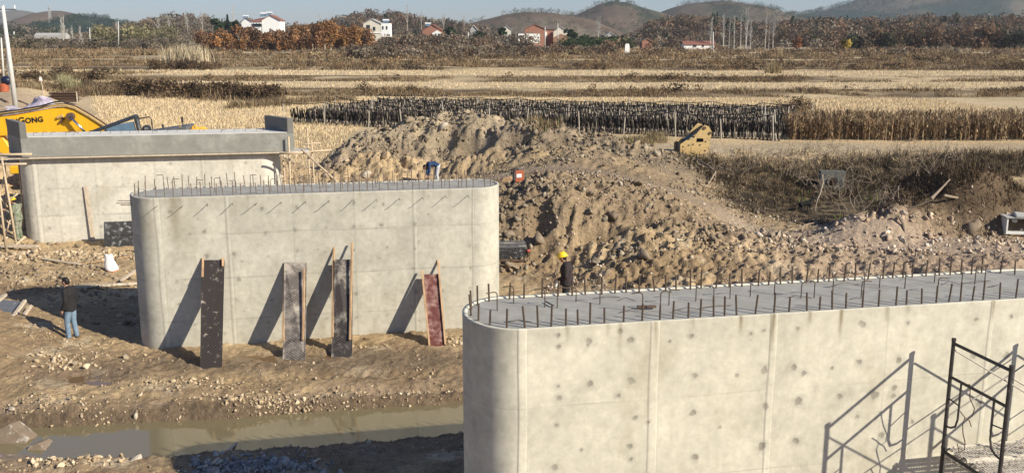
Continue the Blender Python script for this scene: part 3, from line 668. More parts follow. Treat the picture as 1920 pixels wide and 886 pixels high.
def rocks(name, x, y, size, cols, big=False, embed=.25, group=None, cvar=.15):
    ok = outside_piers(x, y); x = x[ok]; y = y[ok]; size = size[ok]; n = len(x)
    z = H(x, y); VR, FR = (R2, F2) if big else (R1, F1); nv = VR[0].shape[0]
    base = np.stack([VR[k] for k in rng.integers(0, len(VR), n)]); R = rand_rot(n)
    V = np.einsum('nij,nvj->nvi', R, base) * size[:, None, None]; V += np.stack([x, y, z + size * (.45 - embed)], -1)[:, None, :]
    Fa = (FR[None] + (np.arange(n) * nv)[:, None, None]).reshape(-1, 3)
    cols = np.array(cols); c = cols[rng.integers(0, len(cols), n)] * (1 + rng.normal(size=(n, 1)) * cvar)
    t = np.repeat(np.clip(c, .02, .8), nv, 0)
    o = mesh_np(name, V.reshape(-1, 3), None, Fa, M['rock'], tint=t); return o
def scatter(n, x0, x1, y0, y1, dens):
    X_ = rng.uniform(x0, x1, n); Y_ = rng.uniform(y0, y1, n); d = dens(X_, Y_); k = rng.random(n) < d; return X_[k], Y_[k]
def psize(n, a, b, p=2.2):
    u = rng.random(n); return (a ** (1 - p) + u * (b ** (1 - p) - a ** (1 - p))) ** (1 / (1 - p))
TAN = [(.36, .275, .18), (.40, .31, .20), (.30, .22, .14), (.44, .36, .25), (.24, .175, .11)]
GREY = [(.235, .18, .12), (.20, .155, .105), (.27, .215, .15), (.165, .125, .08), (.25, .19, .12), (.215, .17, .12), (.30, .25, .18)]
PINK = [(.42, .32, .23), (.37, .27, .19), (.46, .38, .29), (.30, .22, .16), (.5, .43, .34)]
def ridge_d(x, y): return polyfield(x, y, RIDGE)[0]
# heap
x, y = scatter(26000, -14, 12, 45, 58, lambda x, y: (np.exp(-(ridge_d(x, y) / 2.6) ** 2) * .9 + .18 * ss(53, 49, y)) * (.3 + .7 * ss(-.05, .25, fbm(x, y, 2.2, 4, 90))) * (1 - pathm(x, y)))
tag(rocks('heap_rubble', x, y, psize(len(x), .03, .18, 2.3), GREY), 'rubble and clods', kind='stuff')
x, y = scatter(330, -12, 9, 46, 56, lambda x, y: np.exp(-(ridge_d(x, y) / 2.6) ** 2) * .8 + .1)
tag(rocks('heap_rubble', x, y, psize(len(x), .12, .32, 2.6), GREY, True), kind='stuff')
# bank between middle pier and road
def bankd(x, y): return ss(-2.5, -.5, x) * ss(13, 8, x) * ss(31.0, 32.4, y + .15 * x) * (.25 + .75 * ss(39.5, 36.5, y + .3 * x)) * (.15 + 1.1 * ss(-.05, .3, fbm(x, y, 1.8, 4, 91))) * (1 - .9 * pathm(x, y))
x, y = scatter(22000, -3, 13, 30, 48, bankd)
tag(rocks('bank_rubble', x, y, psize(len(x), .025, .17, 2.2), GREY), kind='stuff')
x, y = scatter(800, -1.5, 11, 31.5, 38.5, lambda x, y: bankd(x, y) * .55)
tag(rocks('bank_rubble', x, y, psize(len(x), .08, .3, 2.6), GREY, True), kind='stuff')
# right gravel field
x, y = scatter(44000, 1, 30, 21, 46, lambda x, y: ss(27.0, 28.6, y + .25 * x) * ss(41, 38, y) * (.25 + .75 * ss(.1, .35, fbm(x, y, 1.6, 3, 92) + .25)) * (1 - .5 * ss(38, 41, y)) * .8 * ss(30, 23.5, x) * (1 - .8 * pathm(x, y)) * (1 - .93 * np.clip(hump(x, y, 17.0, 36.2, 3.3, 2.0, 1.2, .12, 4), 0, 1)))
tag(rocks('gravel_rubble', x, y, psize(len(x), .018, .09, 2.3), PINK), kind='stuff')
x, y = scatter(900, 8, 22, 29, 34.5, lambda x, y: ss(31, 33, y + .05 * x) * .7)
tag(rocks('gravel_rubble', x, y, psize(len(x), .06, .2, 2.6), PINK, True), kind='stuff')
# pit floor and stream banks
def pitd(x, y):
    d = polyfield(x, y, STREAM)[0]; return ss(.72, .85, d) * (.05 + .9 * ss(2.1, .95, d) * (fbm(x, y, .8, 3, 93) > -.05) + .25 * (fbm(x, y, 1.1, 3, 94) > .22)) * np.where((np.hypot((x + 5.6) / 2, (y - 23.25) / .5) < 1), 0, 1)
x, y = scatter(26000, -13.5, 1, 15.8, 27, pitd)
tag(rocks('pebbles', x, y, psize(len(x), .012, .06, 2.5), TAN, cvar=.2), kind='stuff')
x, y = scatter(9000, -22, -1, 26, 42, lambda x, y: .4 + .5 * (fbm(x, y, 2, 3, 95) > .05))
tag(rocks('pebbles', x, y, psize(len(x), .03, .15, 2.3), TAN + GREY), kind='stuff')
# clusters of bigger stones along the pit
cl = []
for (px, py, sx, sy, n_, a_, b_) in [(230, 845, 1.0, .35, 300, .025, .10), (120, 860, .6, .3, 110, .03, .10), (510, 762, .6, .14, 240, .02, .08), (120, 680, .5, .3, 110, .03, .12), (60, 760, .9, .3, 120, .02, .08), (600, 745, 1.5, .2, 160, .02, .06),
                                (330, 720, .7, .25, 120, .02, .09), (650, 650, .6, .12, 30, .03, .08), (860, 640, .3, .2, 60, .03, .1), (170, 480, 1.6, .5, 200, .04, .16), (60, 480, 1.3, .7, 120, .06, .25), (130, 640, .6, .3, 60, .02, .07)]:
    c = ground(px, py, tmax=60); cl.append((c.x + rng.normal(size=n_) * sx, c.y + rng.normal(size=n_) * sy, psize(n_, a_, b_, 2.2)))
tag(rocks('stones', np.concatenate([c[0] for c in cl]), np.concatenate([c[1] for c in cl]), np.concatenate([c[2] for c in cl]), [(.44, .34, .22), (.38, .29, .18), (.48, .38, .26), (.33, .25, .155)], True), kind='stuff')
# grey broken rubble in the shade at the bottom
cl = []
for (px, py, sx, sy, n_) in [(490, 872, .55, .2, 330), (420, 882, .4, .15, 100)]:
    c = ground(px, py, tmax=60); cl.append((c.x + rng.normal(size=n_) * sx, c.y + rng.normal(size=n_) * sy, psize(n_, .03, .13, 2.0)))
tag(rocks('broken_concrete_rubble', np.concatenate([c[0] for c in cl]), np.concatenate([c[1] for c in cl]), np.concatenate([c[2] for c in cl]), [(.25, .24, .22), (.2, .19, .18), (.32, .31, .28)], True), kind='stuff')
# sand and rubble piles beyond the far pier
x, y = scatter(3000, -18, -9, 46, 54, lambda x, y: .4 * np.exp(-(((x + 13.2) / 2.6) ** 2 + ((y - 49.8) / 1.6) ** 2)) + .06)
tag(rocks('pile_rubble', x, y, psize(len(x), .05, .3, 2.2), [(.46, .36, .25), (.4, .31, .21), (.5, .41, .3)]), kind='stuff')
# boulders that stand out
bl = [(1150, 410, .4, 'dark boulder on the rubble bank above the helmeted worker'), (832, 240, .36, 'pale block of stone on the crest of the spoil heap'), (1105, 400, .2, 'rounded grey stone beside the dark boulder on the bank'), (1205, 483, .25, 'half buried boulder at the right foot of the bank'),
      (955, 445, .28, 'brown boulder on the bank just above the black panels'), (1012, 452, .3, 'flat brown stone between the black panels and the helmeted worker'), (1120, 493, .2, 'grey rock right of the helmeted worker'), (236, 671, .12, 'grey stone lying left of the middle pier foot'),
      (256, 783, .1, 'pale rock on the far edge of the stream'), (257, 862, .16, 'pinkish flat block at the water edge among rubble'), (22, 770, .12, 'pale weathered stone by the left frame edge above the stream'), (1830, 432, .35, 'stone below the tangled root mound'),
      (690, 330, .36, 'pale upright stone beyond the middle pier rebar'), (622, 657, .14, 'flat stone at the foot of the middle pier between panels'), (395, 552, .15, 'grey stone')][:14]
for k, (px, py, s_, lab) in enumerate(bl):
    c = ground(px, py, tmax=60)
    v = R2[k % 14] * s_ * np.array([1, .9, 1.1]); Rm = np.array(Euler((rng.uniform(-.4, .4), rng.uniform(-.4, .4), rng.uniform(0, 6))).to_matrix()); v = v @ Rm.T
    o = mesh_np('boulder', v, None, F2, M['rock'], tint=np.ones((len(v), 3)) * np.array([(.17, .13, .09), (.42, .36, .28), (.27, .22, .16), (.22, .17, .12)][[0, 1, 2, 3, 3, 3, 2, 2, 1, 1, 1, 3, 1, 2][k]]))
    o.location = (c.x, c.y, c.z + s_ * .25); tag(o, lab, 'rock')

# ================================================================== GRASS, STALKS, BRUSH
def blades(name, x, y, h, wd, cols, lean=.25, z=None, cvar=.18, zoff=0, droop=0):
    n = len(x); z = H(x, y) if z is None else z
    a = rng.uniform(0, 2 * math.pi, n); la = rng.uniform(0, 2 * math.pi, n); ln = np.abs(rng.normal(size=n)) * lean * h
    b0 = np.stack([x - np.cos(a) * wd / 2, y - np.sin(a) * wd / 2, z - .03 + zoff], -1); b1 = np.stack([x + np.cos(a) * wd / 2, y + np.sin(a) * wd / 2, z - .03 + zoff], -1)
    m0 = np.stack([x + np.cos(la) * ln * .35, y + np.sin(la) * ln * .35, z + h * .6 + zoff], -1)
    tp = np.stack([x + np.cos(la) * ln, y + np.sin(la) * ln, z + h * (1 - droop * rng.random(n)) + zoff], -1)
    mw_ = np.stack([np.cos(a) * wd * .4, np.sin(a) * wd * .4, np.zeros(n)], -1)
    V = np.stack([b0, b1, m0 + mw_, m0 - mw_, tp], 1).reshape(-1, 3); i = np.arange(n)[:, None] * 5
    Fq_ = np.concatenate([i, i + 1, i + 2, i + 3], 1); Ft_ = np.concatenate([i + 3, i + 2, i + 4], 1)
    cols = np.array(cols); c = cols[rng.integers(0, len(cols), n)] * (1 + rng.normal(size=(n, 1)) * cvar)
    return mesh_np(name, V, Fq_, Ft_, M['grass'], tint=np.repeat(np.clip(c, .01, .8), 5, 0))
STRAW = [(.62, .485, .30), (.56, .43, .26), (.68, .55, .36), (.47, .36, .21)]
WEED = [(.22, .155, .09), (.16, .115, .07), (.30, .22, .13), (.12, .09, .06), (.34, .26, .15)]
# stubble in rows behind the log racks, and the left field
def rowx(n, x0, x1, y0, y1, dens, row=.3):
    X_ = rng.uniform(x0, x1, n); Y_ = rng.uniform(y0, y1, n); yw_ = np.round(Y_ / row) * row + rng.normal(size=n) * .05; k = rng.random(n) < dens(X_, yw_); return X_[k], yw_[k]
x, y = rowx(90000, -48, 45, 74, 108, lambda x, y: ss(75, 77, y) * ss(-26, -24, x + .44 * (y - 58)) * ss(106, 104, warp(x, y)) * (np.abs(x) < .62 * y))
tag(blades('stubble', x, y, rng.uniform(.12, .30, len(x)), .036, STRAW, .25), kind='stuff')
x, y = rowx(32000, -38, -11, 54, 78, lambda x, y: ss(-25.5, -24, x + .44 * (y - 58)) * ss(55, 58, y), .3)
tag(blades('stubble', x, y, rng.uniform(.10, .28, len(x)), .035, STRAW, .25), kind='stuff')
x, y = rowx(80000, -100, 100, 108, 200, lambda x, y: ((np.abs(np.interp(warp(x, y), [0, 113, 113.5, 131, 131.5, 138, 138.5, 160, 160.5, 300], [0, 0, 1, 1, 0, 0, 1, 1, 0, 0])) > .5) & (np.abs(x) < .62 * y)) * .9, .5)
tag(blades('stubble', x, y, rng.uniform(.12, .28, len(x)), .06, STRAW, .25), kind='stuff')
# brush on the terrace banks
def brush(name, x, y, h, cols, nb=9, spread=.5, wd=.05, lean=.5):
    n = len(x); X_ = np.repeat(x, nb) + rng.normal(size=n * nb) * spread; Y_ = np.repeat(y, nb) + rng.normal(size=n * nb) * spread * .6
    hh = np.repeat(h, nb) * rng.uniform(.4, 1.15, n * nb) * np.exp(-.0 * X_); cc = np.array(cols)
    return blades(name, X_, Y_, hh, wd, cols, lean)
def onb(a_, b_, n, clump=.0, W_=.62, yspan=None, seed=70):
    y0, y1 = a_ - 14, b_ + 14
    X_ = rng.uniform(-W_ * y1, W_ * y1, n); Y_ = rng.uniform(y0, y1, n); w_ = warp(X_, Y_)
    k = (w_ > a_) & (w_ < b_) & (fbm(X_, Y_ * 3, 9, 3, seed) > clump); return X_[k], Y_[k]
for (a_, b_, n_, cl_, hh, wd_) in [(107.5, 111.5, 46000, -.22, .5, .05), (132.5, 136, 46000, -.2, .5, .06), (162, 180, 40000, -.02, .7, .08), (184, 204, 26000, .05, .8, .1), (214, 220, 26000, -.05, .8, .11), (236, 256, 30000, .02, 1.0, .13), (275, 320, 14000, .0, 1.1, .18)]:
    x, y = onb(a_, b_, n_, cl_)
    x = x[:7000]; y = y[:7000]
    h = hh * rng.uniform(.4, 1.0, len(x)) * (1 + 1.3 * fbm(x, y, 4, 3, 75))
    tag(brush('dry_brush', x, y, np.clip(h, .12, 3), WEED + [(.27, .16, .08)], 7, .45, wd_, .8), kind='stuff')
# left part: a long dark hedge of dead weeds in front of the upper stubble, more brush to the left
def left_hedge(n, p0, p1, wid, h, cols, name='dry_brush', nb=8, wd=.05, lean=.5):
    a = np.array(p0[:2]); b_ = np.array(p1[:2]); t_ = rng.random(n); x = a[0] + (b_[0] - a[0]) * t_; y = a[1] + (b_[1] - a[1]) * t_ + rng.normal(size=n) * wid
    k = fbm(x, y, 4, 3, 78) > -.3; x = x[k]; y = y[k]
    return tag(brush(name, x, y, h * rng.uniform(.4, 1, len(x)) * (1 + .6 * fbm(x, y, 3, 2, 79)), cols, nb, .3, wd, lean), kind='stuff')
left_hedge(2400, ground(150, 172), ground(520, 190), 1.7, 1.2, WEED[:4] + [(.09, .065, .045)])
left_hedge(500, ground(30, 165), ground(230, 158), 3, .8, WEED)
left_hedge(350, ground(60, 140), ground(300, 138), 3, .7, WEED, wd=.08)
left_hedge(900, ground(430, 205), ground(660, 188), 1.0, .9, WEED, wd=.04)
left_hedge(800, ground(1000, 245), ground(1240, 262), .8, .5, WEED + [(.2, .2, .08)], wd=.03)
left_hedge(500, ground(1460, 225), ground(1540, 255), 1.6, .8, WEED + [(.2, .2, .08)], wd=.03)
# reed tuft and grass clump
def tuft(px, py, n, r, h, cols, lab, wd=.05, lean=.3):
    c = ground(px, py); x = c.x + rng.normal(size=n) * r; y = c.y + rng.normal(size=n) * r * .6
    return tag(blades('pampas_clump', x, y, h * rng.uniform(.5, 1, n), wd, cols, lean), lab, 'grass clump')
tuft(350, 122, 800, 1.9, 4.2, [(.50, .42, .28), (.42, .34, .22), (.56, .48, .33)], 'tall pale reed clump in the fields left of centre', .09, .25)
tuft(128, 172, 420, .55, 2.3, [(.42, .38, .22), (.34, .32, .17)], 'pale grass tuft among dark weeds beside the steel stack', .04, .4)
tuft(1450, 138, 140, .6, 1.8, [(.30, .24, .13), (.24, .19, .10)], 'greenish grass tussock on the distant terrace bank right of centre', .07, .4)
# maize stalks on the right
x = rng.uniform(15, 55, 5200); y = rng.uniform(60.5, 67.5, 5200); x = np.round(x / .55) * .55 + rng.normal(size=len(x)) * .12
k = (x > 17.6 + .16 * (y - 60) + 1.0 * fbm(x, y, 3, 2, 8)) & (x < .64 * y); x = x[k]; y = y[k]
hs = rng.uniform(1.2, 1.9, len(x)) * (1 + .15 * fbm(x, y, 4, 2, 9))
MZ = [(.22, .145, .08), (.30, .21, .12), (.15, .10, .06), (.38, .29, .18)]
Xs = np.repeat(x, 7); Ys = np.repeat(y, 7); hh = np.repeat(hs, 7)
st = blades('maize_stalks', x, y, hs, .055, MZ, .12); tag(st, kind='stuff')
zz = H(Xs, Ys); st = blades('maize_leaves', Xs + rng.normal(size=len(Xs)) * .05, Ys + rng.normal(size=len(Xs)) * .05, hh * rng.uniform(.12, .3, len(Xs)), .07, MZ, 1.1, z=zz + hh * rng.uniform(.1, .8, len(Xs)), droop=1.2); tag(st, kind='stuff')
DW = [(.085, .06, .038), (.06, .045, .03), (.12, .085, .052), (.17, .125, .075), (.045, .035, .024)]  # dead weed browns, darkened with the ditch soil for the same shade
# ditch brush: dead weeds, twigs, bits of green
x, y = scatter(2400, 8, 34, 46.5, 52.5, lambda x, y: ss(8.5, 10.5, x) * ss(52.3, 51.5, y) * ss(46.8, 48, y) * .8)
tag(brush('ditch_weeds', x, y, rng.uniform(.2, .65, len(x)), DW, 7, .22, .025, 1.0), kind='stuff')
x, y = scatter(2600, 9, 24, 38, 48, lambda x, y: .45 * ss(.1, .4, fbm(x, y, 2, 3, 96) + .3))
tag(brush('ditch_weeds', x, y, rng.uniform(.1, .3, len(x)), DW, 6, .25, .035, 1.6), kind='stuff')
x, y = scatter(700, 14, 21, 38.5, 48.5, lambda x, y: .3 * (fbm(x, y, 1.6, 2, 97) > .2))
tag(brush('green_weeds', x, y, rng.uniform(.2, .55, len(x)), [(.12, .17, .04), (.18, .22, .07), (.09, .12, .03)], 6, .15, .05, .7), kind='stuff')
x, y = scatter(2600, 13.2, 21.5, 33.6, 38.8, lambda x, y: hump(x, y, 16.9, 36.3, 3.3, 2.0, .8, .12, 3))
tag(brush('root_fringe', x, y, rng.uniform(.1, .35, len(x)), [(.11, .08, .05), (.08, .055, .035), (.17, .12, .075)], 7, .15, .03, 1.2), kind='stuff')
x, y = scatter(2600, 6, 40, 50.8, 54, lambda x, y: .5 * (fbm(x, y, 1.5, 2, 98) > .05))
tag(brush('track_verge_weeds', x, y, rng.uniform(.1, .35, len(x)), STRAW + WEED, 6, .2, .025, .7), kind='stuff')

def twig_bush(c, n, h, sp, r=.014, seed=0, m='branch', name='dead_shrub', label=None, lean=(0, 0)):
    rr = random.Random(seed); mb = MB()
    for k in range(n):
        p = Vector((rr.gauss(0, sp * .25), rr.gauss(0, sp * .2), -.05)); d = Vector((rr.gauss(lean[0], .5), rr.gauss(lean[1], .45), rr.uniform(.6, 1.2))).normalized(); L_ = h * rr.uniform(.5, 1); pts = [p.copy()]
        for j in range(6):
            d = (d + Vector((rr.gauss(0, .28), rr.gauss(0, .28), rr.gauss(-.06, .2)))).normalized(); p = p + d * L_ / 6; pts.append(p.copy())
            if j > 1 and rr.random() < .7:
                q = p.copy(); e = (d + Vector((rr.gauss(0, .7), rr.gauss(0, .7), rr.gauss(0, .4)))).normalized(); pp = [q.copy()]
                for _ in range(3): e = (e + Vector((rr.gauss(0, .3), rr.gauss(0, .3), rr.gauss(0, .3)))).normalized(); q = q + e * L_ * .1; pp.append(q.copy())
                mb.tube(pp, r * .5, 3, False)
        mb.tube(pts, [r * (1 - .12 * j) for j in range(len(pts))], 4, False)
    o = mb.build(name, M[m]); o.location = c; return tag(o, label or 'tangle of bare twigs standing in the weedy ditch', 'shrub', None if label else 'bare shrubs in the ditch')
rr = random.Random(5)
for k, (px, py) in enumerate([(1548, 366), (1578, 364), (1380, 330), (1435, 350), (1480, 330), (1520, 345), (1455, 300), (1600, 335), (1640, 345), (1690, 340), (1560, 375), (1660, 385), (1610, 400), (1530, 420), (1745, 330), (1500, 300), (1420, 310), (1340, 320), (1585, 300), (1700, 310), (1800, 300), (1560, 290), (1640, 300)]):
    c = ground(px, py, tmax=80); twig_bush(c, rr.randint(9, 16), rr.uniform(1.0, 2.0), 1.0, .016, k)
# notable branches
def branch(name, pts, r, label, m='branch', cat='branch'):
    P = []
    for i, (px, py, Y) in enumerate(pts): P.append(at(px, py, Y))
    k = len(P); o0 = P[0]; mb = MB().tube(P, [r * (1 - .55 * i / max(1, k - 1)) for i in range(k)], 6)
    o = mb.build(name, M[m], origin=o0); return tag(o, label, cat)
branch('broken_branch', [(1746, 372, 34.2), (1762, 356, 34.5), (1781, 336, 34.9)], .06, 'pale broken branch sticking up left of the root mound')
branch('broken_branch', [(1770, 366, 34.4), (1796, 371, 34.6), (1818, 374, 34.9), (1832, 371, 35.2), (1842, 366, 35.3)], .05, 'pale curved root lying across the root mound')
branch('broken_branch', [(1683, 396, 34.6), (1715, 387, 34.4), (1752, 373, 34.2)], .05, 'thin dark branch reaching left from the root mound')
branch('broken_branch', [(1685, 403, 33.6), (1694, 420, 33.4), (1699, 450, 33.1)], .06, 'forked stub standing below the root mound')
branch('dead_limb', [(1305, 298, 50), (1330, 312, 48.5), (1342, 322, 48), (1341, 338, 47)], .05, 'pale forked limb leaning on the ditch bank near the yellow attachment')
branch('dead_limb', [(1342, 322, 48), (1328, 345, 46), (1316, 357, 45)], .04, 'pale limb running down into the ditch')
branch('dead_limb', [(1542, 328, 46.5), (1543, 343, 46), (1538, 362, 44.5), (1532, 376, 43.5), (1528, 395, 42)], .045, 'pale crooked limb in front of the culvert head')
branch('dead_limb', [(1500, 428, 37), (1515, 420, 37.5), (1533, 416, 38)], .05, 'short pale limb on the near lip of the ditch')
# ================================================================== FORMWORK PANELS leaning on the middle pier
def film_mat(name, base, pale, scale, lo, hi, diag=True):
    m, n, b = new_mat(name)
    tc = n.nodes.new('ShaderNodeTexCoord')
    wv = n.nodes.new('ShaderNodeTexWave'); wv.wave_type = 'BANDS'; wv.bands_direction = 'DIAGONAL'; wv.inputs['Scale'].default_value = 7; wv.inputs['Distortion'].default_value = .6
    n.links.new(tc.outputs['Object'], wv.inputs['Vector'])
    nz = n.nodes.new('ShaderNodeTexNoise'); nz.inputs['Scale'].default_value = scale; nz.inputs['Detail'].default_value = 9; nz.inputs['Roughness'].default_value = .72; nz.inputs['Distortion'].default_value = .15
    n.links.new(tc.outputs['Object'], nz.inputs['Vector'])
    mr = n.nodes.new('ShaderNodeMapRange'); mr.inputs['From Min'].default_value = lo; mr.inputs['From Max'].default_value = hi; n.links.new(nz.outputs[0], mr.inputs[0])
    a = n.nodes.new('ShaderNodeMix'); a.data_type = 'RGBA'; a.inputs[6].default_value = (*[c * .45 for c in base], 1); a.inputs[7].default_value = (*[c * 1.6 for c in base], 1)
    n.links.new(wv.outputs['Fac'], a.inputs[0])
    mx = n.nodes.new('ShaderNodeMix'); mx.data_type = 'RGBA'; n.links.new(mr.outputs[0], mx.inputs[0]); n.links.new(a.outputs[2], mx.inputs[6]); mx.inputs[7].default_value = (*pale, 1)
    n.links.new(mx.outputs[2], b.inputs['Base Color']); b.inputs['Roughness'].default_value = .75; b.inputs['Specular IOR Level'].default_value = .25
    return m
FM = [film_mat('dark_film_board', (.028, .022, .021), (.34, .29, .24), 5.5, .57, .68), film_mat('smeared_board', (.10, .085, .075), (.44, .385, .32), 2.4, .42, .68), film_mat('smeared_dark_board', (.05, .043, .04), (.34, .30, .25), 3.0, .48, .68), film_mat('red_board', (.10, .028, .024), (.36, .24, .20), 5, .45, .68),
      film_mat('worn_black_board', (.035, .035, .036), (.30, .30, .29), 6, .52, .66)]
def on_wall(P0, px, py, off=0.03):
    u, z_ = wallp(P0, px, py, -off); return Vector((P0[0], P0[1], 0)) + T * u - NB * off + Vector((0, 0, z_))
def lean_panel(bl, br, tl, tr, m, label, battens, thick=.018, off=.04):
    B0 = ground(*bl, tmax=60); B1 = ground(*br, tmax=60); B0.z = B1.z = min(B0.z, B1.z) - .02
    T0 = on_wall(PM, *tl, off); T1 = on_wall(PM, *tr, off)
    c0 = (B0 + B1) / 2; u = (B1 - B0).normalized(); v = ((T0 + T1) / 2 - c0); n_ = u.cross(v).normalized(); 
    if n_.y > 0: n_ = -n_
    root = thing('formwork_panel', c0, label, 'formwork panel', 0, 'formwork panels leaning on the middle pier')
    R = Matrix.Identity(3)
    vs = [B0 - c0, B1 - c0, T1 - c0, T0 - c0]
    MB().add([q for q in vs] + [q - n_ * thick for q in vs], [(0, 1, 2, 3), (7, 6, 5, 4), (0, 4, 5, 1), (1, 5, 6, 2), (2, 6, 7, 3), (3, 7, 4, 0)]).build('board', m, root)
    r0 = ray(960, 443)
    for (a, b_) in battens:
        P = []
        for (px, py) in (a, b_):   # point on the panel plane
            rr_ = Vector(ray(px, py)); C0 = Vector((0, 0, CAMH)); k = (c0 - C0).dot(n_) / rr_.dot(n_); P.append(C0 + rr_ * k - c0 + n_ * .03)
        MB().bar(P[0], P[1], .05, .045, up=n_).build('batten', M['timber'], root, bevel=.003)
    return root
lean_panel((375, 690), (416, 688), (378, 487), (421, 487), FM[0], 'tall dark brown patterned board with cement smears, leftmost against the middle pier', [((381, 484), (380, 520)), ((418, 484), (418, 500))])
lean_panel((530, 676), (572, 676), (533, 491), (575, 491), FM[1], 'cement smeared silvery board with short timber rails, second from the left', [((534, 498), (532, 640)), ((571, 505), (569, 638))])
lean_panel((621, 670), (660, 671), (628, 486), (661, 486), FM[2], 'grey streaked board whose two timber rails rise far above its top', [((627, 455), (624, 632)), ((661, 455), (657, 637))], off=.24)
lean_panel((802, 648), (836, 648), (795, 514), (823, 513), FM[3], 'narrow reddish board between timber rails, rightmost against the middle pier', [((791, 507), (805, 648)), ((821, 488), (835, 646))], off=.20)

# ------------------------------------------------ other boards and timber
def plank(a, b_, w_, h_, label, name='timber_plank', m='timber_pale', lift=.03, cat='plank'):
    A_ = ground(*a, tmax=80); B2 = ground(*b_, tmax=80); A_.z += lift; B2.z += lift
    return tag(MB().bar((0, 0, 0), B2 - A_, w_, h_).build(name, M[m], bevel=.004), label, cat), A_
def put(pr): pr[0].location = pr[1]; return pr[0]
put(plank((140, 541), (262, 534), .10, .08, 'long pale squared timber lying left of the middle pier', lift=.06))
put(plank((228, 532), (262, 508), .09, .08, 'short pale timber propped diagonally behind the long one', lift=.12))
put(plank((150, 496), (250, 481), .14, .03, 'thin brown board on the rubble behind the standing man', m='timber'))
put(plank((78, 486), (150, 497), .12, .03, 'grey board half buried in rubble by the far scaffold', m='timber_pale'))
put(plank((400, 878), (465, 822), .05, .03, 'thin pale lath sticking out of the shaded rubble by the stream', lift=.12))
put(plank((385, 884), (447, 838), .05, .03, 'grey lath beneath the pale one on the shaded rubble', lift=.10))
put(plank((560, 884), (600, 862), .05, .03, 'short stick on the shaded ground near the bottom edge'))
# tilted slab with battens on the left mound
c = ground(18, 618, tmax=60); root = thing('formwork_panel', (c.x, c.y, c.z), 'grey metal faced board with two pale battens on the mound, cut by the left edge', 'formwork panel')
p0, p1, p2, p3 = [at(x, y, Y) - c for x, y, Y in ((-50, 628, 24.6), (6, 630, 24.3), (50, 566, 26.4), (-6, 560, 26.7))]
n_ = (p1 - p0).cross(p2 - p1).normalized()
MB().add([p0, p1, p2, p3] + [q - n_ * .03 for q in (p0, p1, p2, p3)], [(0, 1, 2, 3), (7, 6, 5, 4), (0, 4, 5, 1), (1, 5, 6, 2), (2, 6, 7, 3), (3, 7, 4, 0)]).build('board', mat('grey_panel', (.13, .135, .14), .5, .15, 5, col2=(.3, .3, .29), c2pos=(.6, .66)), root)
for a, b_, k in (((-2, 634), (48, 566), .05), ((14, 632), (57, 572), -.02), ((-40, 600), (12, 556), .07)):
    A_ = at(*a, 24.3) - c; B2 = at(*b_, 26.3) - c; MB().bar(A_ + n_ * k, B2 + n_ * k, .09, .08, up=n_).build('batten', M['timber_pale'], root, bevel=.004)
# black sheet leaning on the far pier, batten on its face
b0 = ground(196, 463, tmax=60); root = thing('formwork_panel', b0, 'small scuffed black curved form sheet leaning at the foot of the far pier', 'formwork panel')
mb = MB(); prof = []
for k in range(9):
    t_ = k / 8; prof.append((t_, .30 * (1 - math.cos(t_ * 1.35)) * .9))
W_ = 1.35; vs = []; fs = []
for k, (t_, d) in enumerate(prof):
    for s_ in (0, 1): q = T * (W_ * s_) + NB * (d + .02) + Vector((0, 0, .95 * t_)); vs.append(q)
for k in range(8): fs.append((2 * k, 2 * k + 1, 2 * k + 3, 2 * k + 2))
n0 = len(vs); vs2 = [q + NB * .02 for q in vs]
mb.add(vs + vs2, fs + [tuple(reversed([i + n0 for i in f])) for f in fs] + [(0, n0, n0 + 1, 1), (16, 17, n0 + 17, n0 + 16)] + [(2 * k, 2 * k + 2, n0 + 2 * k + 2, n0 + 2 * k) for k in range(8)] + [(2 * k + 1, n0 + 2 * k + 1, n0 + 2 * k + 3, 2 * k + 3) for k in range(8)])
mb.build('sheet', FM[4], root)
for z_ in (.02, .47, .93): MB().bar(T * 0 + NB * (.0 + .28 * (z_ / .95) ** 2) + Vector((0, 0, z_)), T * W_ + NB * (.28 * (z_ / .95) ** 2) + Vector((0, 0, z_)), .03, .04).build('rib', FM[4], root)
P_b = on_wall(PF, 175, 455, .10); P_t = on_wall(PF, 160, 349, .05); P_b.z = 0
tag(MB().bar((0, 0, 0), P_t - P_b, .16, .035, up=-NB).build('timber_plank', M['timber_pale'], bevel=.004), 'pale upright plank leaning on the face of the far pier', 'plank').location = P_b
# black crate-like form box behind the middle pier
c = ground(945, 494, tmax=60); root = thing('steel_form_box', (c.x - .12, c.y, c.z + .08), 'black steel form with pale dusty top lying behind the right end of the middle pier', 'steel form', .06)
MB().add([(-.9, 0, .08), (.85, 0, .08), (.98, -.05, .42), (-.9, -.05, .42), (-.9, .6, .08), (.8, .6, .08), (.92, .6, .5), (-.9, .6, .5)], [(0, 1, 2, 3), (7, 6, 5, 4), (0, 4, 5, 1), (1, 5, 6, 2), (2, 6, 7, 3), (3, 7, 4, 0)]).build('body', FM[4], root, bevel=.01)
MB().add([(-.9, -.03, .435), (.93, -.03, .435), (.9, .58, .52), (-.9, .58, .52), (-.9, -.03, .455), (.93, -.03, .455), (.9, .58, .54), (-.9, .58, .54)], [(0, 1, 2, 3), (7, 6, 5, 4), (0, 4, 5, 1), (1, 5, 6, 2), (2, 6, 7, 3), (3, 7, 4, 0)]).build('lid', FM[1], root)
for y_ in (-.06, .28, .6): MB().box((0, y_, .50 + .10 * y_), (1.8, .035, .05)).build('rail', M['grey_paint'], root)
MB().box((0, .2, .03), (1.9, .7, .06)).build('skid', M['rust'], root)
MB().ell((.98, -.05, .36), (.07, .05, .05), 8, 6).build('red_knob', mat('faded_red', (.5, .10, .07), .8), root)

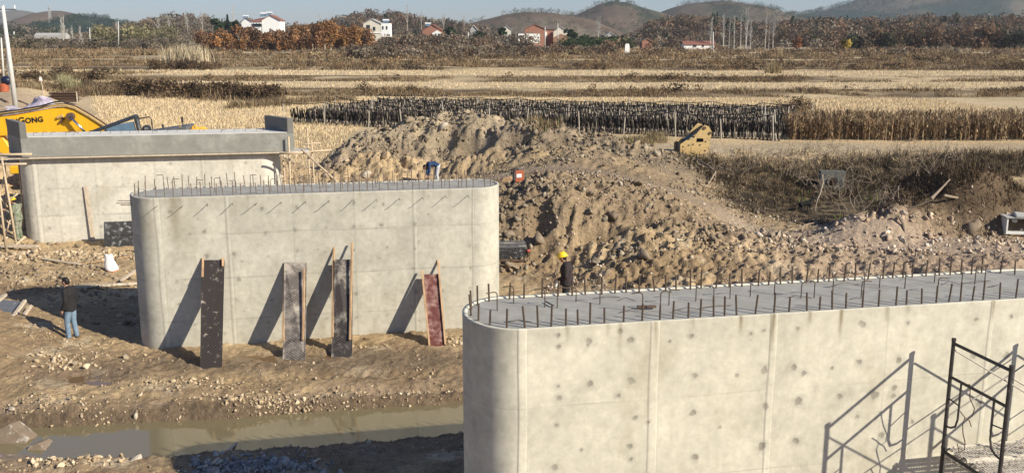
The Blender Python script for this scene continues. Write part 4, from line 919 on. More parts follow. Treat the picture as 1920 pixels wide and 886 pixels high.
# white sack
c = ground(210, 508, tmax=60); root = thing('woven_sack', c, 'upright white woven sack with a reddish printed foot on the rubble', 'sack', .1)
mb = MB(); rings = [(.0, .24, .17), (.05, .27, .19), (.18, .25, .17), (.35, .21, .14), (.5, .18, .11), (.6, .15, .08), (.66, .16, .04), (.69, .13, .02)]; nn = 14; vs = []; fs = []; rr = random.Random(2)
for i, (z_, a, b_) in enumerate(rings):
    for k in range(nn):
        t_ = 2 * math.pi * k / nn; f_ = 1 + .1 * math.sin(3 * t_ + i) + rr.uniform(-.04, .04); vs.append((a * f_ * math.cos(t_) + z_ * -.12, b_ * f_ * math.sin(t_), z_ + .03 * math.sin(t_ * 2 + i)))
for i in range(len(rings) - 1):
    for k in range(nn): fs.append((i * nn + k, i * nn + (k + 1) % nn, (i + 1) * nn + (k + 1) % nn, (i + 1) * nn + k))
fs += [tuple(range(nn)), tuple((len(rings) - 1) * nn + k for k in range(nn))]
mb.add(vs, fs).build('bag', M['sack'], root, smooth=True)
MB().add([(x * 1.06, y * 1.06, z) for x, y, z in vs[:nn]] + [(x * 1.06, y * 1.06, z) for x, y, z in vs[nn:2 * nn]], [(k, (k + 1) % nn, (k + 1) % nn + nn, k + nn) for k in range(nn)]).build('printed_band', M['sack_print'], root, smooth=True)

root.scale = (.85, .85, .85)
# orange jerrycan-like generator and brick chunk on the bank
c = ground(972, 343, tmax=80); root = thing('orange_box', (c.x, c.y, c.z), 'small orange and grey site box with handle standing on the bank beyond the middle pier', 'site box', .3)
MB().box((0, 0, .26), (.36, .3, .46)).build('case', M['orange'], root, bevel=.03); MB().box((-.19, -.02, .27), (.05, .24, .36)).build('side_cover', M['grey_paint'], root, bevel=.01)
MB().tube([(-.12, 0, .49), (-.12, 0, .56), (.12, 0, .56), (.12, 0, .49)], .018, 6).build('handle', M['grey_paint'], root)
MB().box((-.02, -.153, .3), (.2, .01, .14)).build('plate', M['white_paint'], root)
c = ground(952, 342, tmax=80); tag(MB().prism([(-.3, 0), (.2, 0), (.34, .1), (.1, .22), (-.2, .16)], (0, .3, 0)).build('cardboard_scrap', M['timber'], bevel=.02), 'torn brown cardboard scrap beside the orange box', 'cardboard').location = c
# small board lying on the near pier top
q = atz(1212, 577, 4.0); tag(MB().bar((-.14, 0, .02), (.15, .02, .02), .07, .03).build('board_offcut', M['rust'], bevel=.004), 'small brown board offcut lying on the wet top of the near pier', 'board offcut').location = q
q = atz(1030, 570, 4.0); tag(MB().bar((-.05, .12, .012), (.06, -.12, .012), .02, .012).build('steel_offcut', M['black_paint']), 'short dark steel bar lying on the near pier top near its rounded end', 'steel offcut').location = q
# broken plastered slabs at the bottom left
pl = mat('plaster_crusted_stone', (.20, .15, .105), .9, .2, 5, col2=(.42, .39, .34), c2pos=(.54, .6), bump=.01)
for (pts, lab, Y_) in (([(-30, 822), (8, 797), (50, 824), (40, 850), (-30, 862)], 'brownish broken concrete slab with a peaked corner at the left edge by the stream', 18.3), ([(30, 872), (48, 838), (66, 832), (104, 862), (110, 892), (40, 890)], 'grey broken slab with white plaster patches standing at the water edge', 17.9), ([(-40, 862), (40, 866), (100, 888), (110, 930), (-40, 940)], 'flat white plastered slab filling the bottom left corner', 17.2)):
    P = [at(a, b_, Y_) for a, b_ in pts]; c = sum(P, Vector()) / len(P); out = [(p.x - c.x, p.z - c.z) for p in P]
    o = MB().prism(out, (0.02, .42, .08)).build('broken_slab', pl, bevel=.015); o.location = c; o.rotation_euler = (math.radians(-22), 0, 0); tag(o, lab, 'concrete slab')

# ================================================================== SCAFFOLD FRAMES at the near pier
def scaf_point(px, py, Y): return at(px, py, Y)
root = thing('scaffold', (6.68, 13.73, 0), 'dark steel door frame scaffold with walkway plank beside the near pier, right edge', 'scaffold', TH)
FWd = 1.24; FH = 1.72; BAY = 1.83
ztp = 3.52
def hframe(x, zt, par):
    f = thing('frame', (x, 0, zt), None, None); f.parent = par
    # frame lies in the local y/z plane, from y=0 (pier side) to y=-FWd; z measured down from its top
    S_ = M['steel_frame']
    for y_ in (0, -FWd): MB().tube([(0, y_, .02), (0, y_, -FH)], .029, 8).build('post', S_, f)
    for y_ in (0, -FWd): MB().tube([(0, y_, .05), (0, y_, .0)], .034, 8).build('post_collar', S_, f)
    MB().tube([(0, 0, -.03), (0, -FWd, -.03)], .026, 8).build('top_rail', S_, f)
    MB().tube([(0, 0, -.56), (0, -FWd, -.56)], .024, 8).build('middle_rail', S_, f)
    for s_ in (0, 1):
        y0 = 0 if s_ == 0 else -FWd; d = -1 if s_ == 0 else 1
        MB().tube([(0, y0 + d * .26, -.57), (0, y0 + d * .26, -1.15), (0, y0 + d * .22, -1.28), (0, y0 + d * .12, -1.34), (0, y0, -1.36)], .017, 6).build('inner_leg', S_, f)
        MB().tube([(0, y0, -.9), (0, y0 + d * .26, -.93)], .011, 6).build('strut', S_, f)
        for zz_ in (-.14, -1.22): MB().tube([(-.03, y0, zz_), (.05, y0, zz_)], .009, 5).build('brace_pin', S_, f)
    return f
def bay(x0, zt, par):
    for y_ in (.02, -FWd - .02):
        for a, b_ in ((-.14, -1.22), (-1.22, -.14)):
            MB().tube([(x0 + .03, y_, zt + a), (x0 + BAY + .03, y_, zt + b_)], .0125, 6).build('cross_brace', M['brace'], par)
for lev in (0, 1):
    for k in range(3): hframe(k * BAY, ztp - lev * (FH + .02), root)
    for k in range(2): bay(k * BAY, ztp - lev * (FH + .02), root)
# walkway planks resting on the lower frames' top rails
zd = ztp - FH - .02 + .03
def deck(x0, y0, n_, label):
    d = thing('walkway_plank', Vector((6.68, 13.73, 0)) + T * x0 + NB * y0 + Vector((0, 0, zd)), label, 'walkway plank', TH)
    Lp = BAY - .02; Wp = .46
    MB().box((Lp / 2, -.0, 0), (Lp, .03, .05)).build('side_rail', M['deck'], d); MB().box((Lp / 2, -Wp, 0), (Lp, .03, .05)).build('side_rail', M['deck'], d)
    mb = MB()
    for j in range(1, 5): mb.box((Lp / 2, -Wp * j / 5, 0.005), (Lp, .045, .02))
    mb.build('slats', M['deck'], d)
    mb = MB(); k = 0
    xx = 0.02
    while xx < Lp - .05:
        for j in range(16):
            y_ = -.03 - (Wp - .06) * j / 16; mb.bar((xx, y_, .022), (xx + .028, y_ - .0137, .022), .008, .006); mb.bar((xx, y_ - .0275, .022), (xx + .028, y_ - .0137, .022), .008, .006)
        xx += .05
    mb.build('mesh_tread', M['deck'], d)
    for x_ in (0, Lp):
        for y_ in (-.06, -Wp + .06): MB().tube([(x_ - .05, y_, -.01), (x_, y_, .035), (x_ + .05, y_, -.0)], .012, 5).build('hook', M['steel_frame'], d)
    return d
deck(.02, -.06, 1, 'cement crusted mesh walkway plank of the scaffold, next to the near pier')
deck(.02, -.60, 1, 'outer mesh walkway plank of the scaffold, farther from the near pier')
for k in (1,):
    deck(BAY + .02, -.06, 1, 'mesh walkway plank in the second scaffold bay, at the right edge')
# wire hooks hung on the middle rail
def wire(pts, lab):
    P = [Vector(p) for p in pts]; o = MB().tube(P, .008, 5).build('wire_hook', M['rust']); o.location = Vector((6.68, 13.73, ztp - .56)) + NB * -.42; return tag(o, lab, 'wire hook')
wire([(-.02, 0, .03), (.02, 0, .03), (.03, 0, -.05), (.05, .02, -.2), (.14, .03, -.36), (.12, .03, -.48), (.04, .02, -.53), (-.04, 0, -.45), (-.1, -.03, -.38)], 'upper bent wire hook hanging from the scaffold frame')
wire([(.13, .05, -.66), (.08, .03, -.55), (.0, .01, -.5), (-.03, 0, -.6), (-.0, .02, -.75), (.05, .03, -.9), (.05, .03, -1.02), (-.03, .01, -1.05), (-.09, -.02, -.9)], 'lower bent wire hook hanging from the upper one')

# ================================================================== TIMBER SCAFFOLD by the far pier
def pole_thing(a, b_, Y0, Y1, r, lab, m='bamboo', name='scaffold_pole'):
    P = at(*a, Y0); Q = at(*b_, Y1); o = MB().tube([(0, 0, 0), (P - Q) * .5, P - Q], [r, r * .95, r * .85], 7).build(name, M[m], smooth=True); o.location = Q; return o
def scaffold_group(name, lab, origin, poles, m='bamboo'):
    root = thing(name, origin, lab, 'scaffold')
    for (a, b_, Y0, Y1, r, kind) in poles:
        P = at(*a, Y0) - Vector(origin); Q = at(*b_, Y1) - Vector(origin)
        MB().tube([Q, (P + Q) / 2 + Vector((.01, 0, .01)), P], [r, r * .95, r * .85], 7).build(kind, M[m if kind != 'dark_pole' else 'rust'], root, smooth=True)
    return root
o1 = ground(12, 466, tmax=60)
scaffold_group('pole_scaffold', 'pale pole scaffold at the left end of the far pier', o1, [
    ((3, 295), (31, 460), 36.0, 35.6, .045, 'upright'), ((-10, 300), (12, 470), 35.2, 35.0, .045, 'upright'), ((35, 300), (46, 445), 38.2, 38.0, .045, 'upright'), ((8, 300), (16, 440), 39.0, 39.0, .05, 'upright'),
    ((-30, 291), (60, 289), 36.4, 36.6, .05, 'ledger'), ((-20, 309), (50, 307), 36.2, 36.4, .04, 'ledger'), ((-20, 346), (14, 388), 36, 36, .035, 'brace'), ((8, 382), (33, 363), 36.1, 36.1, .035, 'brace'), ((-5, 402), (20, 420), 36, 36, .03, 'brace'), ((19, 412), (6, 452), 36, 36, .03, 'brace'),
    ((12, 474), (48, 443), 35.4, 35.8, .045, 'brace'), ((-10, 466), (14, 444), 35.8, 36.2, .045, 'ledger'), ((-10, 400), (8, 330), 36, 36, .03, 'brace')])
m_ = MB(); q = at(8, 470, 35.4); tag(MB().box((0, 0, 0), (2.6, .28, .05)).build('timber_plank', M['timber_pale'], bevel=.01), 'grey plank lying at the foot of the left pole scaffold', 'plank').location = (q.x, q.y, hz(q.x, q.y) + .12)
o2 = ground(560, 352, tmax=80)
scaffold_group('pole_scaffold', 'pale pole scaffold at the right end of the far pier', o2, [
    ((541, 256), (546, 420), 38.6, 38.6, .045, 'upright'), ((576, 240), (583, 420), 39.6, 39.5, .04, 'upright'), ((584, 262), (593, 420), 39.2, 39.2, .04, 'upright'), ((531, 300), (538, 420), 38.9, 38.9, .04, 'upright'),
    ((524, 288), (568, 286), 38.2, 38.3, .05, 'ledger'), ((566, 286), (622, 281), 38.8, 39.6, .045, 'ledger'), ((566, 271), (601, 268), 39.0, 39.4, .035, 'ledger'), ((565, 280), (668, 375), 38.6, 38.4, .045, 'brace')])
q = at(560, 278, 39.0); root = thing('scaffold_board', q, 'cement splashed board jutting out under the right end of the cap beam', 'board', TH)
MB().box((0, .2, -.1), (.8, 1.2, .03)).build('board', M['deck'], root); MB().box((0, -.36, -.16), (.9, .07, .09)).build('bearer', M['timber_pale'], root)
q = at(20, 293, 37.6); root = thing('scaffold_board', q, 'grey board platform carried by the left pole scaffold under the cap beam', 'board', TH)
MB().box((-.5, .3, 0), (1.9, 1.3, .03)).build('board', M['timber_pale'], root); MB().box((-.4, -.3, -.06), (2.2, .07, .09)).build('bearer', M['timber_pale'], root)

# ================================================================== EXCAVATOR behind the far pier
EY = 43.5
def ex(px, py, dY=0): return at(px, py, EY + dY)
gz = 1.25
E0 = Vector((-20.2, EY, gz))
root = thing('excavator', E0, 'yellow crawler excavator with a lettered boom behind the far pier', 'excavator')
def exl(px, py, dY=0): return ex(px, py, dY) - E0
# boom: outline in the x/z plane
bo = [(a_, b_ + 5) for a_, b_ in [(-75, 232), (0, 213), (60, 204), (100, 197), (122, 196), (140, 201), (165, 215), (190, 231), (216, 249), (228, 262), (222, 285), (196, 285), (170, 262), (150, 248), (128, 242), (100, 244), (60, 247), (0, 250), (-75, 262)]]
P = [exl(a, b_, .9) for a, b_ in bo]; yb = P[0].y
boom = MB().prism([(p.x, p.z) for p in P], (0, .45, 0), org=(0, yb, 0)).build('boom', M['yellow'], root, bevel=.02)
# top flange, hose and steel pipe along the boom
fl = [exl(a, b_ + 4, .82) for a, b_ in ((-75, 232), (0, 213), (60, 204), (100, 197), (122, 196), (140, 201), (165, 215), (190, 231), (216, 249))]
MB().tube([p + Vector((0, .05, .07)) for p in fl], .045, 6).build('hydraulic_pipe', M['yellow_old'], boom); MB().tube([p + Vector((0, .25, .10)) for p in fl], .05, 6).build('hydraulic_pipe', M['rust'], boom)
mb = MB()
for i in range(len(fl) - 1): mb.bar(fl[i] + Vector((0, .27, .02)), fl[i + 1] + Vector((0, .27, .02)), .52, .03)
mb.build('flange', M['yellow_old'], boom)
MB().tube([exl(-70, 225, .7), exl(0, 210, .7), exl(36, 206, .7), exl(75, 199, .7), exl(104, 191, .8), exl(118, 190, .9), exl(128, 196, .9)], .036, 6).build('hose', M['black_paint'], boom)
# boom cylinders and boss
b1 = exl(133, 218, .8); MB().tube([b1 + Vector((0, -.16, 0)), b1 + Vector((0, .7, 0))], .17, 12).build('pivot_boss', M['rust'], boom)
c0 = exl(131, 218, .68); c1 = exl(160, 248, .6); c2 = exl(190, 285, .5)
MB().tube([c0, c1], .06, 10).build('cylinder_rod', M['chrome'], boom, smooth=True); MB().tube([c1 + (c2 - c1) * .15, c2], .10, 10).build('cylinder_barrel', M['black_paint'], boom, smooth=True)
MB().tube([exl(108, 221, .85), exl(118, 217, .85)], .07, 8).build('lug', M['yellow_old'], boom); MB().tube([exl(119, 222, .85), exl(112, 230, .85)], .06, 8).build('lug', M['rust'], boom)
# stick (arm) seen at the left edge
st_ = [exl(a, b_, 1.0) for a, b_ in ((-62, 225), (-30, 222), (4, 256), (22, 283), (12, 292), (-6, 282), (-40, 258))]
MB().prism([(p.x, p.z) for p in st_], (0, .36, 0), org=(0, st_[0].y, 0)).build('stick', M['yellow'], root, bevel=.02)
# lettering
cu = bpy.data.curves.new('lettering', 'FONT'); cu.body = 'LiuGONG'; cu.size = .62; cu.extrude = .004; cu.offset = .018; cu.space_character = 1.05
cu.body = 'LIUGONG'
for i in (1, 2, 4, 5, 6): cu.body_format[i].use_small_caps = False
cu.small_caps_scale = .82
cu.body = 'LiuGong'
for i in (1, 2, 4, 5, 6): cu.body_format[i].use_small_caps = True
tob = bpy.data.objects.new('tmp_text', cu); COL.objects.link(tob); bpy.context.view_layer.update()
me = bpy.data.meshes.new_from_object(tob.evaluated_get(bpy.context.evaluated_depsgraph_get())); bpy.data.objects.remove(tob)
me.materials.clear(); me.materials.append(M['letter']); xs = [v.co.x for v in me.vertices]; wdt = max(xs) - min(xs)
lo = bpy.data.objects.new('lettering', me); COL.objects.link(lo); lo.parent = boom
pL = exl(12, 234, .9); pR = exl(81, 228, .9); sc_ = (pR.x - pL.x) / wdt
lo.location = (pL.x, yb - .012, pL.z); lo.rotation_euler = (math.radians(90), -math.atan2(pR.z - pL.z, pR.x - pL.x), 0); lo.scale = (sc_, sc_ * .95, 1)
# cab: tilted box frame with windows
cabr = thing('cab', exl(222, 262, -.4), None, None); cabr.parent = root; cabr.rotation_euler = (0, math.radians(-9), math.radians(16))
def cb(o): return o
MB().add([(-1.2, -.55, -1.5), (1.0, -.55, -1.5), (1.0, .5, -1.5), (-1.2, .5, -1.5), (-1.3, -.55, .2), (1.0, -.55, .2), (1.0, .5, .2), (-1.3, .5, .2)], [(3, 2, 1, 0), (0, 1, 5, 4), (1, 2, 6, 5), (2, 3, 7, 6), (3, 0, 4, 7), (4, 5, 6, 7)]).build('cab_body', M['black_paint'], cabr)
MB().add([(-1.35, -.6, .42), (1.05, -.6, .86), (1.05, .55, .86), (-1.35, .55, .42), (-1.3, -.55, .55), (.98, -.55, .98), (.98, .5, .98), (-1.3, .5, .55)], [(3, 2, 1, 0), (0, 1, 5, 4), (1, 2, 6, 5), (2, 3, 7, 6), (3, 0, 4, 7), (4, 5, 6, 7)]).build('roof', M['black_paint'], cabr, bevel=.04)
for x_, y_, t_ in ((-1.28, -.56, .45), (-.35, -.57, .65), (.98, -.57, .85), (.98, .5, .85), (-1.28, .5, .45)): MB().box((x_, y_, (.2 + t_) / 2), (.10, .08, t_ - .15)).build('pillar', M['black_paint'], cabr)
MB().box((.3, -.545, .47), (1.2, .02, .5)).build('side_window', M['glass'], cabr); MB().box((1.0, -.02, .5), (.02, .9, .55)).build('rear_window', M['glass'], cabr); MB().box((-.8, -.545, .35), (.8, .02, .3)).build('side_window', M['glass'], cabr)
# engine hood, counterweight, mirrors and rails
hd = thing('engine_hood', exl(312, 262, .2), None, None); hd.parent = root; hd.rotation_euler = (0, math.radians(-8), math.radians(6))
MB().box((0, .3, .12), (2.3, 1.6, .78)).build('hood_panel', M['grey_paint'], hd, bevel=.05)
for k in range(5): MB().box((-.7 + k * .16, -.51, .3), (.06, .03, .3)).build('vent_slot', M['black_paint'], hd)
MB().tube([(-.1, .3, .5), (-.1, .3, .7)], .05, 8).build('exhaust', M['black_paint'], hd)
cw_ = exl(352, 268, .2); MB().prism([(-.8, -1), (.55, -1), (.68, -.2), (.6, .35), (.3, .62), (-.5, .62), (-.8, .45)], (0, 2.3, 0), org=(cw_.x, cw_.y - .6, cw_.z)).build('counterweight', M['yellow'], root, bevel=.08)
for k in (-.15, .35):
    q = cw_ + Vector((k - .1, -.1 + .9 * (k + .15), .66)); MB().tube([q + Vector((.1 * math.cos(a), 0, .1 * math.sin(a))) for a in [i * math.pi / 6 for i in range(-1, 8)]], .03, 6).build('lifting_eye', M['yellow'], root)
q = exl(342, 229, .3); MB().tube([q + Vector((0, 0, -.2)), q], .02, 5).build('mirror_stem', M['black_paint'], root); MB().box(q + Vector((0, 0, .12)), (.10, .05, .26)).build('mirror', M['black_paint'], root, bevel=.02)
MB().tube([exl(258, 242, 1), exl(256, 227, 1), exl(262, 222, 1), exl(280, 219, 1), exl(284, 224, 1), exl(286, 242, 1)], .028, 6).build('hand_rail', M['black_paint'], root)
MB().ell(exl(275, 242, .2), (.2, .3, .2), 8, 6).build('air_filter', M['black_paint'], root)
# chassis and tracks
MB().box((.3, .2, .95), (5.4, 2.6, .35)).build('platform', M['yellow'], root, bevel=.04)
for y_ in (-1.1, 1.2):
    tr = thing('track', (.2, y_, 0), None, None); tr.parent = root
    pr = [(-2.1, .45), (-1.9, .8), (1.9, .8), (2.1, .45), (1.8, .1), (1.5, .0), (-1.5, .0), (-1.8, .1)]; MB().prism(pr, (0, .55, 0), org=(0, -.27, 0)).build('track_belt', M['rust'], tr, bevel=.03)
    for x_ in (-1.7, 1.7): MB().tube([(x_, -.3, .42), (x_, .3, .42)], .3, 12).build('sprocket', M['black_paint'], tr)

# ================================================================== YELLOW ATTACHMENT by the track
c = ground(1300, 290, tmax=90); AY = c.y
def yp(lst, s=.032 / 8.86): return [((x - 740) * s, (700 - y) * s) for x, y in lst]
root = thing('excavator_attachment', (c.x, c.y, c.z - .02), 'worn yellow steel hydraulic breaker bracket lying on the dirt track', 'machine attachment', math.radians(4))
front = [(520, 725), (515, 530), (600, 470), (680, 465), (725, 430), (765, 360), (850, 265), (880, 240), (940, 262), (992, 340), (985, 420), (965, 470), (965, 650), (840, 685), (640, 705)]
fpl = yp(front)
def plate(y0, pts_, m_, nm, hole=True):
    # plate with a rectangular window: built as a ring of strips around the hole
    bm = bmesh.new(); vs = [bm.verts.new((x, 0, z_)) for x, z_ in pts_]
    h_ = yp([(757, 500), (870, 497), (868, 445), (765, 440)]); hv = [bm.verts.new((x, 0, z_)) for x, z_ in h_]
    es = [bm.edges.new((vs[i], vs[(i + 1) % len(vs)])) for i in range(len(vs))] + [bm.edges.new((hv[i], hv[(i + 1) % 4])) for i in range(4)]
    bmesh.ops.triangle_fill(bm, use_beauty=True, use_dissolve=False, edges=es)
    g_ = bmesh.ops.extrude_face_region(bm, geom=bm.faces[:]); bmesh.ops.translate(bm, vec=(0, .05, 0), verts=[v for v in g_['geom'] if isinstance(v, bmesh.types.BMVert)])
    bmesh.ops.recalc_face_normals(bm, faces=bm.faces); me = bpy.data.meshes.new(nm); bm.to_mesh(me); bm.free(); me.materials.append(m_)
    o = bpy.data.objects.new(nm, me); COL.objects.link(o); o.parent = root; o.location = (0, y0, 0); return o
plate(-.25, fpl, M['yellow_old'], 'side_plate'); b2 = plate(.42, fpl, M['yellow_old'], 'side_plate'); b2.location = (-.18, .45, .05)
MB().box((.27, .02, .83), (.6, .03, .4)).build('inner_shade_sheet', M['black_paint'], root); MB().box((-.86, .12, .36), (.05, .72, .72)).build('end_plate', M['black_paint'], root)  # inner sheet is added: its black stands for shade within the window
MB().bar((-.6, .1, .72), (.42, .1, 1.5), .62, .05, up=(-.5, 0, 1)).build('top_plate', M['black_paint'], root)  # this and the end plate are coloured black as the shaded left side
MB().tube([(.5, -.3, 1.5), (.5, .55, 1.5)], .09, 10).build('pin', M['rust'], root); MB().tube([(.82, -.3, 1.22), (.82, .5, 1.22)], .08, 10).build('pin', M['rust'], root)
MB().tube([(-.85, .1, .2), (-1.6, -.05, .03)], [.11, .09], 10).build('chisel', M['yellow_old'], root, smooth=True)
for (x_, y_) in ((560, 565), (560, 700), (645, 545), (712, 530), (648, 685), (713, 668), (818, 542), (903, 490), (900, 628)):
    (a, b_), = yp([(x_, y_)]); MB().tube([(a, -.275, b_), (a, -.24, b_)], .04, 8).build('bolt', M['black_paint'], root)

# ================================================================== CULVERT HEAD, BOX, LEFT EMBANKMENT THINGS
c = ground(1560, 358, tmax=80); root = thing('culvert_head', (c.x, c.y, c.z - .1), 'grey concrete culvert head with a round pipe opening in the ditch bank', 'culvert', -.1)
bm = bmesh.new(); N_ = 20; W2, H2, rr_ = .62, 1.05, .24
outer = [(-W2, 0), (W2, 0), (W2, H2), (-W2, H2)]; ov = [bm.verts.new((x, 0, z_)) for x, z_ in outer]; iv = [bm.verts.new((rr_ * math.cos(2 * math.pi * k / N_), 0, .5 + rr_ * math.sin(2 * math.pi * k / N_))) for k in range(N_)]
es = [bm.edges.new((ov[i], ov[(i + 1) % 4])) for i in range(4)] + [bm.edges.new((iv[i], iv[(i + 1) % N_])) for i in range(N_)]
bmesh.ops.triangle_fill(bm, use_beauty=True, edges=es); g_ = bmesh.ops.extrude_face_region(bm, geom=bm.faces[:]); bmesh.ops.translate(bm, vec=(0, .5, 0), verts=[v for v in g_['geom'] if isinstance(v, bmesh.types.BMVert)])
bmesh.ops.recalc_face_normals(bm, faces=bm.faces); me = bpy.data.meshes.new('headwall'); bm.to_mesh(me); bm.free(); me.materials.append(mat('mossy_concrete', (.11, .11, .10), .9, .25, 4, col2=(.16, .15, .12), c2pos=(.5, .65)))
o = bpy.data.objects.new('headwall', me); COL.objects.link(o); o.parent = root
mb = MB(); 
for k in range(N_):
    a = 2 * math.pi * k / N_; mb.add([(r_ * math.cos(t_), y_, .5 + r_ * math.sin(t_)) for r_, y_ in ((rr_ + .05, -.06), (rr_ - .01, -.06), (rr_ - .01, .9)) for t_ in (a, a + 2 * math.pi / N_)], [(0, 1, 3, 2), (2, 3, 5, 4)])
mb.build('pipe', mat('pipe_concrete', (.20, .18, .15), .9), root)
MB().box((0, .92, .5), (.6, .03, .6)).build('pipe_shadow_stop', M['wire'], root).name = 'pipe_shade_sheet'  # black sheet added behind the bore to stand for the dark inside
# white open cabinet at the right edge
c = ground(1905, 436, tmax=60); c.z -= .05; root = thing('switch_cabinet', (c.x, c.y, c.z), 'white open front cabinet with grey roof slab holding a small switch box, right edge', 'electric cabinet', -.12)
MB().box((-.46, 0, .28), (.05, .7, .56)).build('side_panel', M['white_paint'], root); MB().box((.95, 0, .28), (.05, .7, .56)).build('side_panel', M['white_paint'], root)
MB().box((.24, .33, .28), (1.36, .04, .56)).build('back_panel', M['grey_paint'], root); MB().box((.24, .02, .60), (1.56, .8, .05)).build('roof', M['roof_grey'], root, bevel=.008); MB().box((.24, -.3, .05), (1.36, .05, .1)).build('sill', M['white_paint'], root)
sb = MB().box((0, .27, .32), (.2, .08, .24)).build('switch_box', M['white_paint'], root, bevel=.01); MB().box((0, .225, .28), (.10, .01, .05)).build('switch', M['black_paint'], sb)
c2 = Vector((c.x + .2, c.y - .1, c.z + .63)); tag(MB().add([(-.5, -.3, .0), (.3, -.35, .0), (.6, .2, 0), (-.4, .3, 0), (-.45, -.25, .05), (.2, -.3, .12), (.5, .15, .06), (-.3, .2, .14)], [(3, 2, 1, 0), (0, 1, 5, 4), (1, 2, 6, 5), (2, 3, 7, 6), (3, 0, 4, 7), (4, 5, 6, 7)]).build('tarp_scrap', M['roof_grey'], bevel=.03), 'grey crumpled cover thrown over the cabinet roof', 'tarp').location = c2

# left embankment: poles, drum, tarp, stacked steel
def utility_pole(px, pyb, pyt, Y, r, label, lean=0, arms=1, group=None):
    b_ = at(px, pyb, Y); t_ = at(px + lean, pyt, Y); root = thing('utility_pole', (b_.x, b_.y, min(b_.z, hz(b_.x, b_.y) + .05) - .1), label, 'utility pole', 0, group)
    d = t_ - root.location; MB().tube([(0, 0, 0), d], [r, r * .62], 8).build('pole', M['pole'], root, smooth=True)
    for k in range(arms):
        q = d * (1 - .03 - .06 * k); L_ = max(.8, r * 4.5)
        MB().bar(q + Vector((-L_, .1, 0)), q + Vector((L_, .1, 0)), .08, .08).build('crossarm', M['grey_paint'], root)
        for x_ in (-L_ * .9, 0, L_ * .9): MB().tube([q + Vector((x_, .1, .03)), q + Vector((x_, .1, .28))], .045, 6).build('insulator', M['white_paint'], root)
    return root
utility_pole(27, 178, 12, 68, .19, 'pale concrete pole leaning at the left edge, nearest and tallest', lean=-22)
utility_pole(19, 160, 62, 92, .17, 'second leaning concrete pole just behind the nearest one', lean=-8)
utility_pole(6, 140, 72, 130, .16, 'third pole in the row at the left edge', lean=-4)
for (px, pb, pt, Y, g_) in [(878, 78, 60, 380, 'beside the brick house on the left of the village'), (952, 78, 62, 400, 'left of the white walled yard'), (1022, 82, 50, 380, 'right of the white walled yard'), (1046, 80, 44, 390, 'tall one between the brick houses'), (1337, 96, 60, 300, 'before the low red roofed shed'), (222, 88, 40, 360, 'in the far brush left of centre'), (168, 78, 52, 380, 'near the pale poplars at left')]:
    utility_pole(px, pb, pt, Y, .22, 'distant utility pole ' + g_)
c = ground(8, 172, tmin=40); root = thing('orange_drum', (c.x, c.y, c.z), 'orange brown steel drum under the dark cover at the left edge', 'drum')
MB().tube([(0, 0, 0), (0, 0, .02), (0, 0, .75)], .42, 16).build('drum_body', M['orange'], root)
for z_ in (.25, .5): MB().tube([(0, 0, z_ - .02), (0, 0, z_ + .02)], .43, 16).build('hoop', M['orange'], root)
c3 = ground(16, 172, tmin=40); tag(MB().ell((0, 0, 0), (.5, .42, .42), 12, 8).build('dark_cover', M['navy'], smooth=True), 'bulging dark blue cover lying on the drum by the leaning pole', 'cover').location = (c3.x - .1, c3.y, c.z + 1.0)
tag(MB().box((0, 0, 0), (.9, .7, .16)).build('stacked_bags', M['white_paint'], bevel=.06), 'flat white bag beneath the dark cover', 'bag').location = (c.x - .9, c.y, c.z + .85)
# tarp over a pile
def cloth(name, pts, lab, m, amp=.25, seed=0, nx=40, ny=16, depth=2.2, Y=56, flat=None):
    # crumpled sheet: profile of tops across px, draped backwards and forwards
    xs_ = np.interp(np.linspace(0, 1, nx), np.linspace(0, 1, len(pts)), [p[0] for p in pts]); tops = np.interp(np.linspace(0, 1, nx), np.linspace(0, 1, len(pts)), [p[1] for p in pts])
    vs = []
    for j in range(ny):
        v = j / (ny - 1)
        for i in range(nx):
            P_ = at(xs_[i], tops[i], Y); gx = P_.x + .2 * math.sin(j * .9 + i * .3); yy_ = Y - depth * (1 - v) + .0
            gnd = hz(gx, yy_) + .03; zt = P_.z if flat is None else gnd + flat; prof = math.sin(min(1, v * 1.25) * math.pi / 2) ** .8
            z_ = gnd + (zt - gnd) * prof + amp * (float(fbm(np.array([gx]), np.array([yy_]), .5, 3, seed + 3)[0])) * (.3 + prof)
            vs.append((gx, yy_, max(z_, gnd)))
    c_ = Vector((float(np.mean([v[0] for v in vs])), Y, min(v[2] for v in vs)))
    fs = [(j * nx + i, j * nx + i + 1, (j + 1) * nx + i + 1, (j + 1) * nx + i) for j in range(ny - 1) for i in range(nx - 1)]
    o = MB().add(vs, fs).build(name, M[m], smooth=False, origin=c_); tag(o, lab, 'tarp'); return o
cloth('striped_tarp', [(-20, 217), (5, 210), (30, 205), (55, 201), (68, 192), (75, 184), (86, 181), (97, 187), (103, 197), (118, 199)], 'pale lilac striped tarp heaped over a pile behind the boom', 'tarp', .12, 3, Y=58, depth=1.5)
cloth('striped_tarp', [(20, 162), (34, 161), (45, 165), (60, 169)], 'pale purple cloth spread beside the foot of the leaning pole', 'tarp', .10, 9, Y=66, depth=1.2, nx=16, flat=.28)
root = thing('steel_stack', ground(122, 192, tmin=40), 'stack of rusty steel sheets and bars on the embankment beside the lilac tarp', 'steel stack', .1)
rr = random.Random(4)
for k in range(9): MB().box((rr.uniform(-.1, .1), rr.uniform(-.1, .1), .06 + k * .11), (2.6 + rr.uniform(-.2, .2), 1.0, .07)).build('steel_sheet', M['rust'], root)
MB().bar((-1.6, -.6, .1), (-1.9, .2, 1.2), .08, .08).build('prop', M['timber'], root); MB().bar((1.35, -.55, 0), (1.35, -.55, 1.05), .09, .09).build('stake', M['timber_pale'], root)
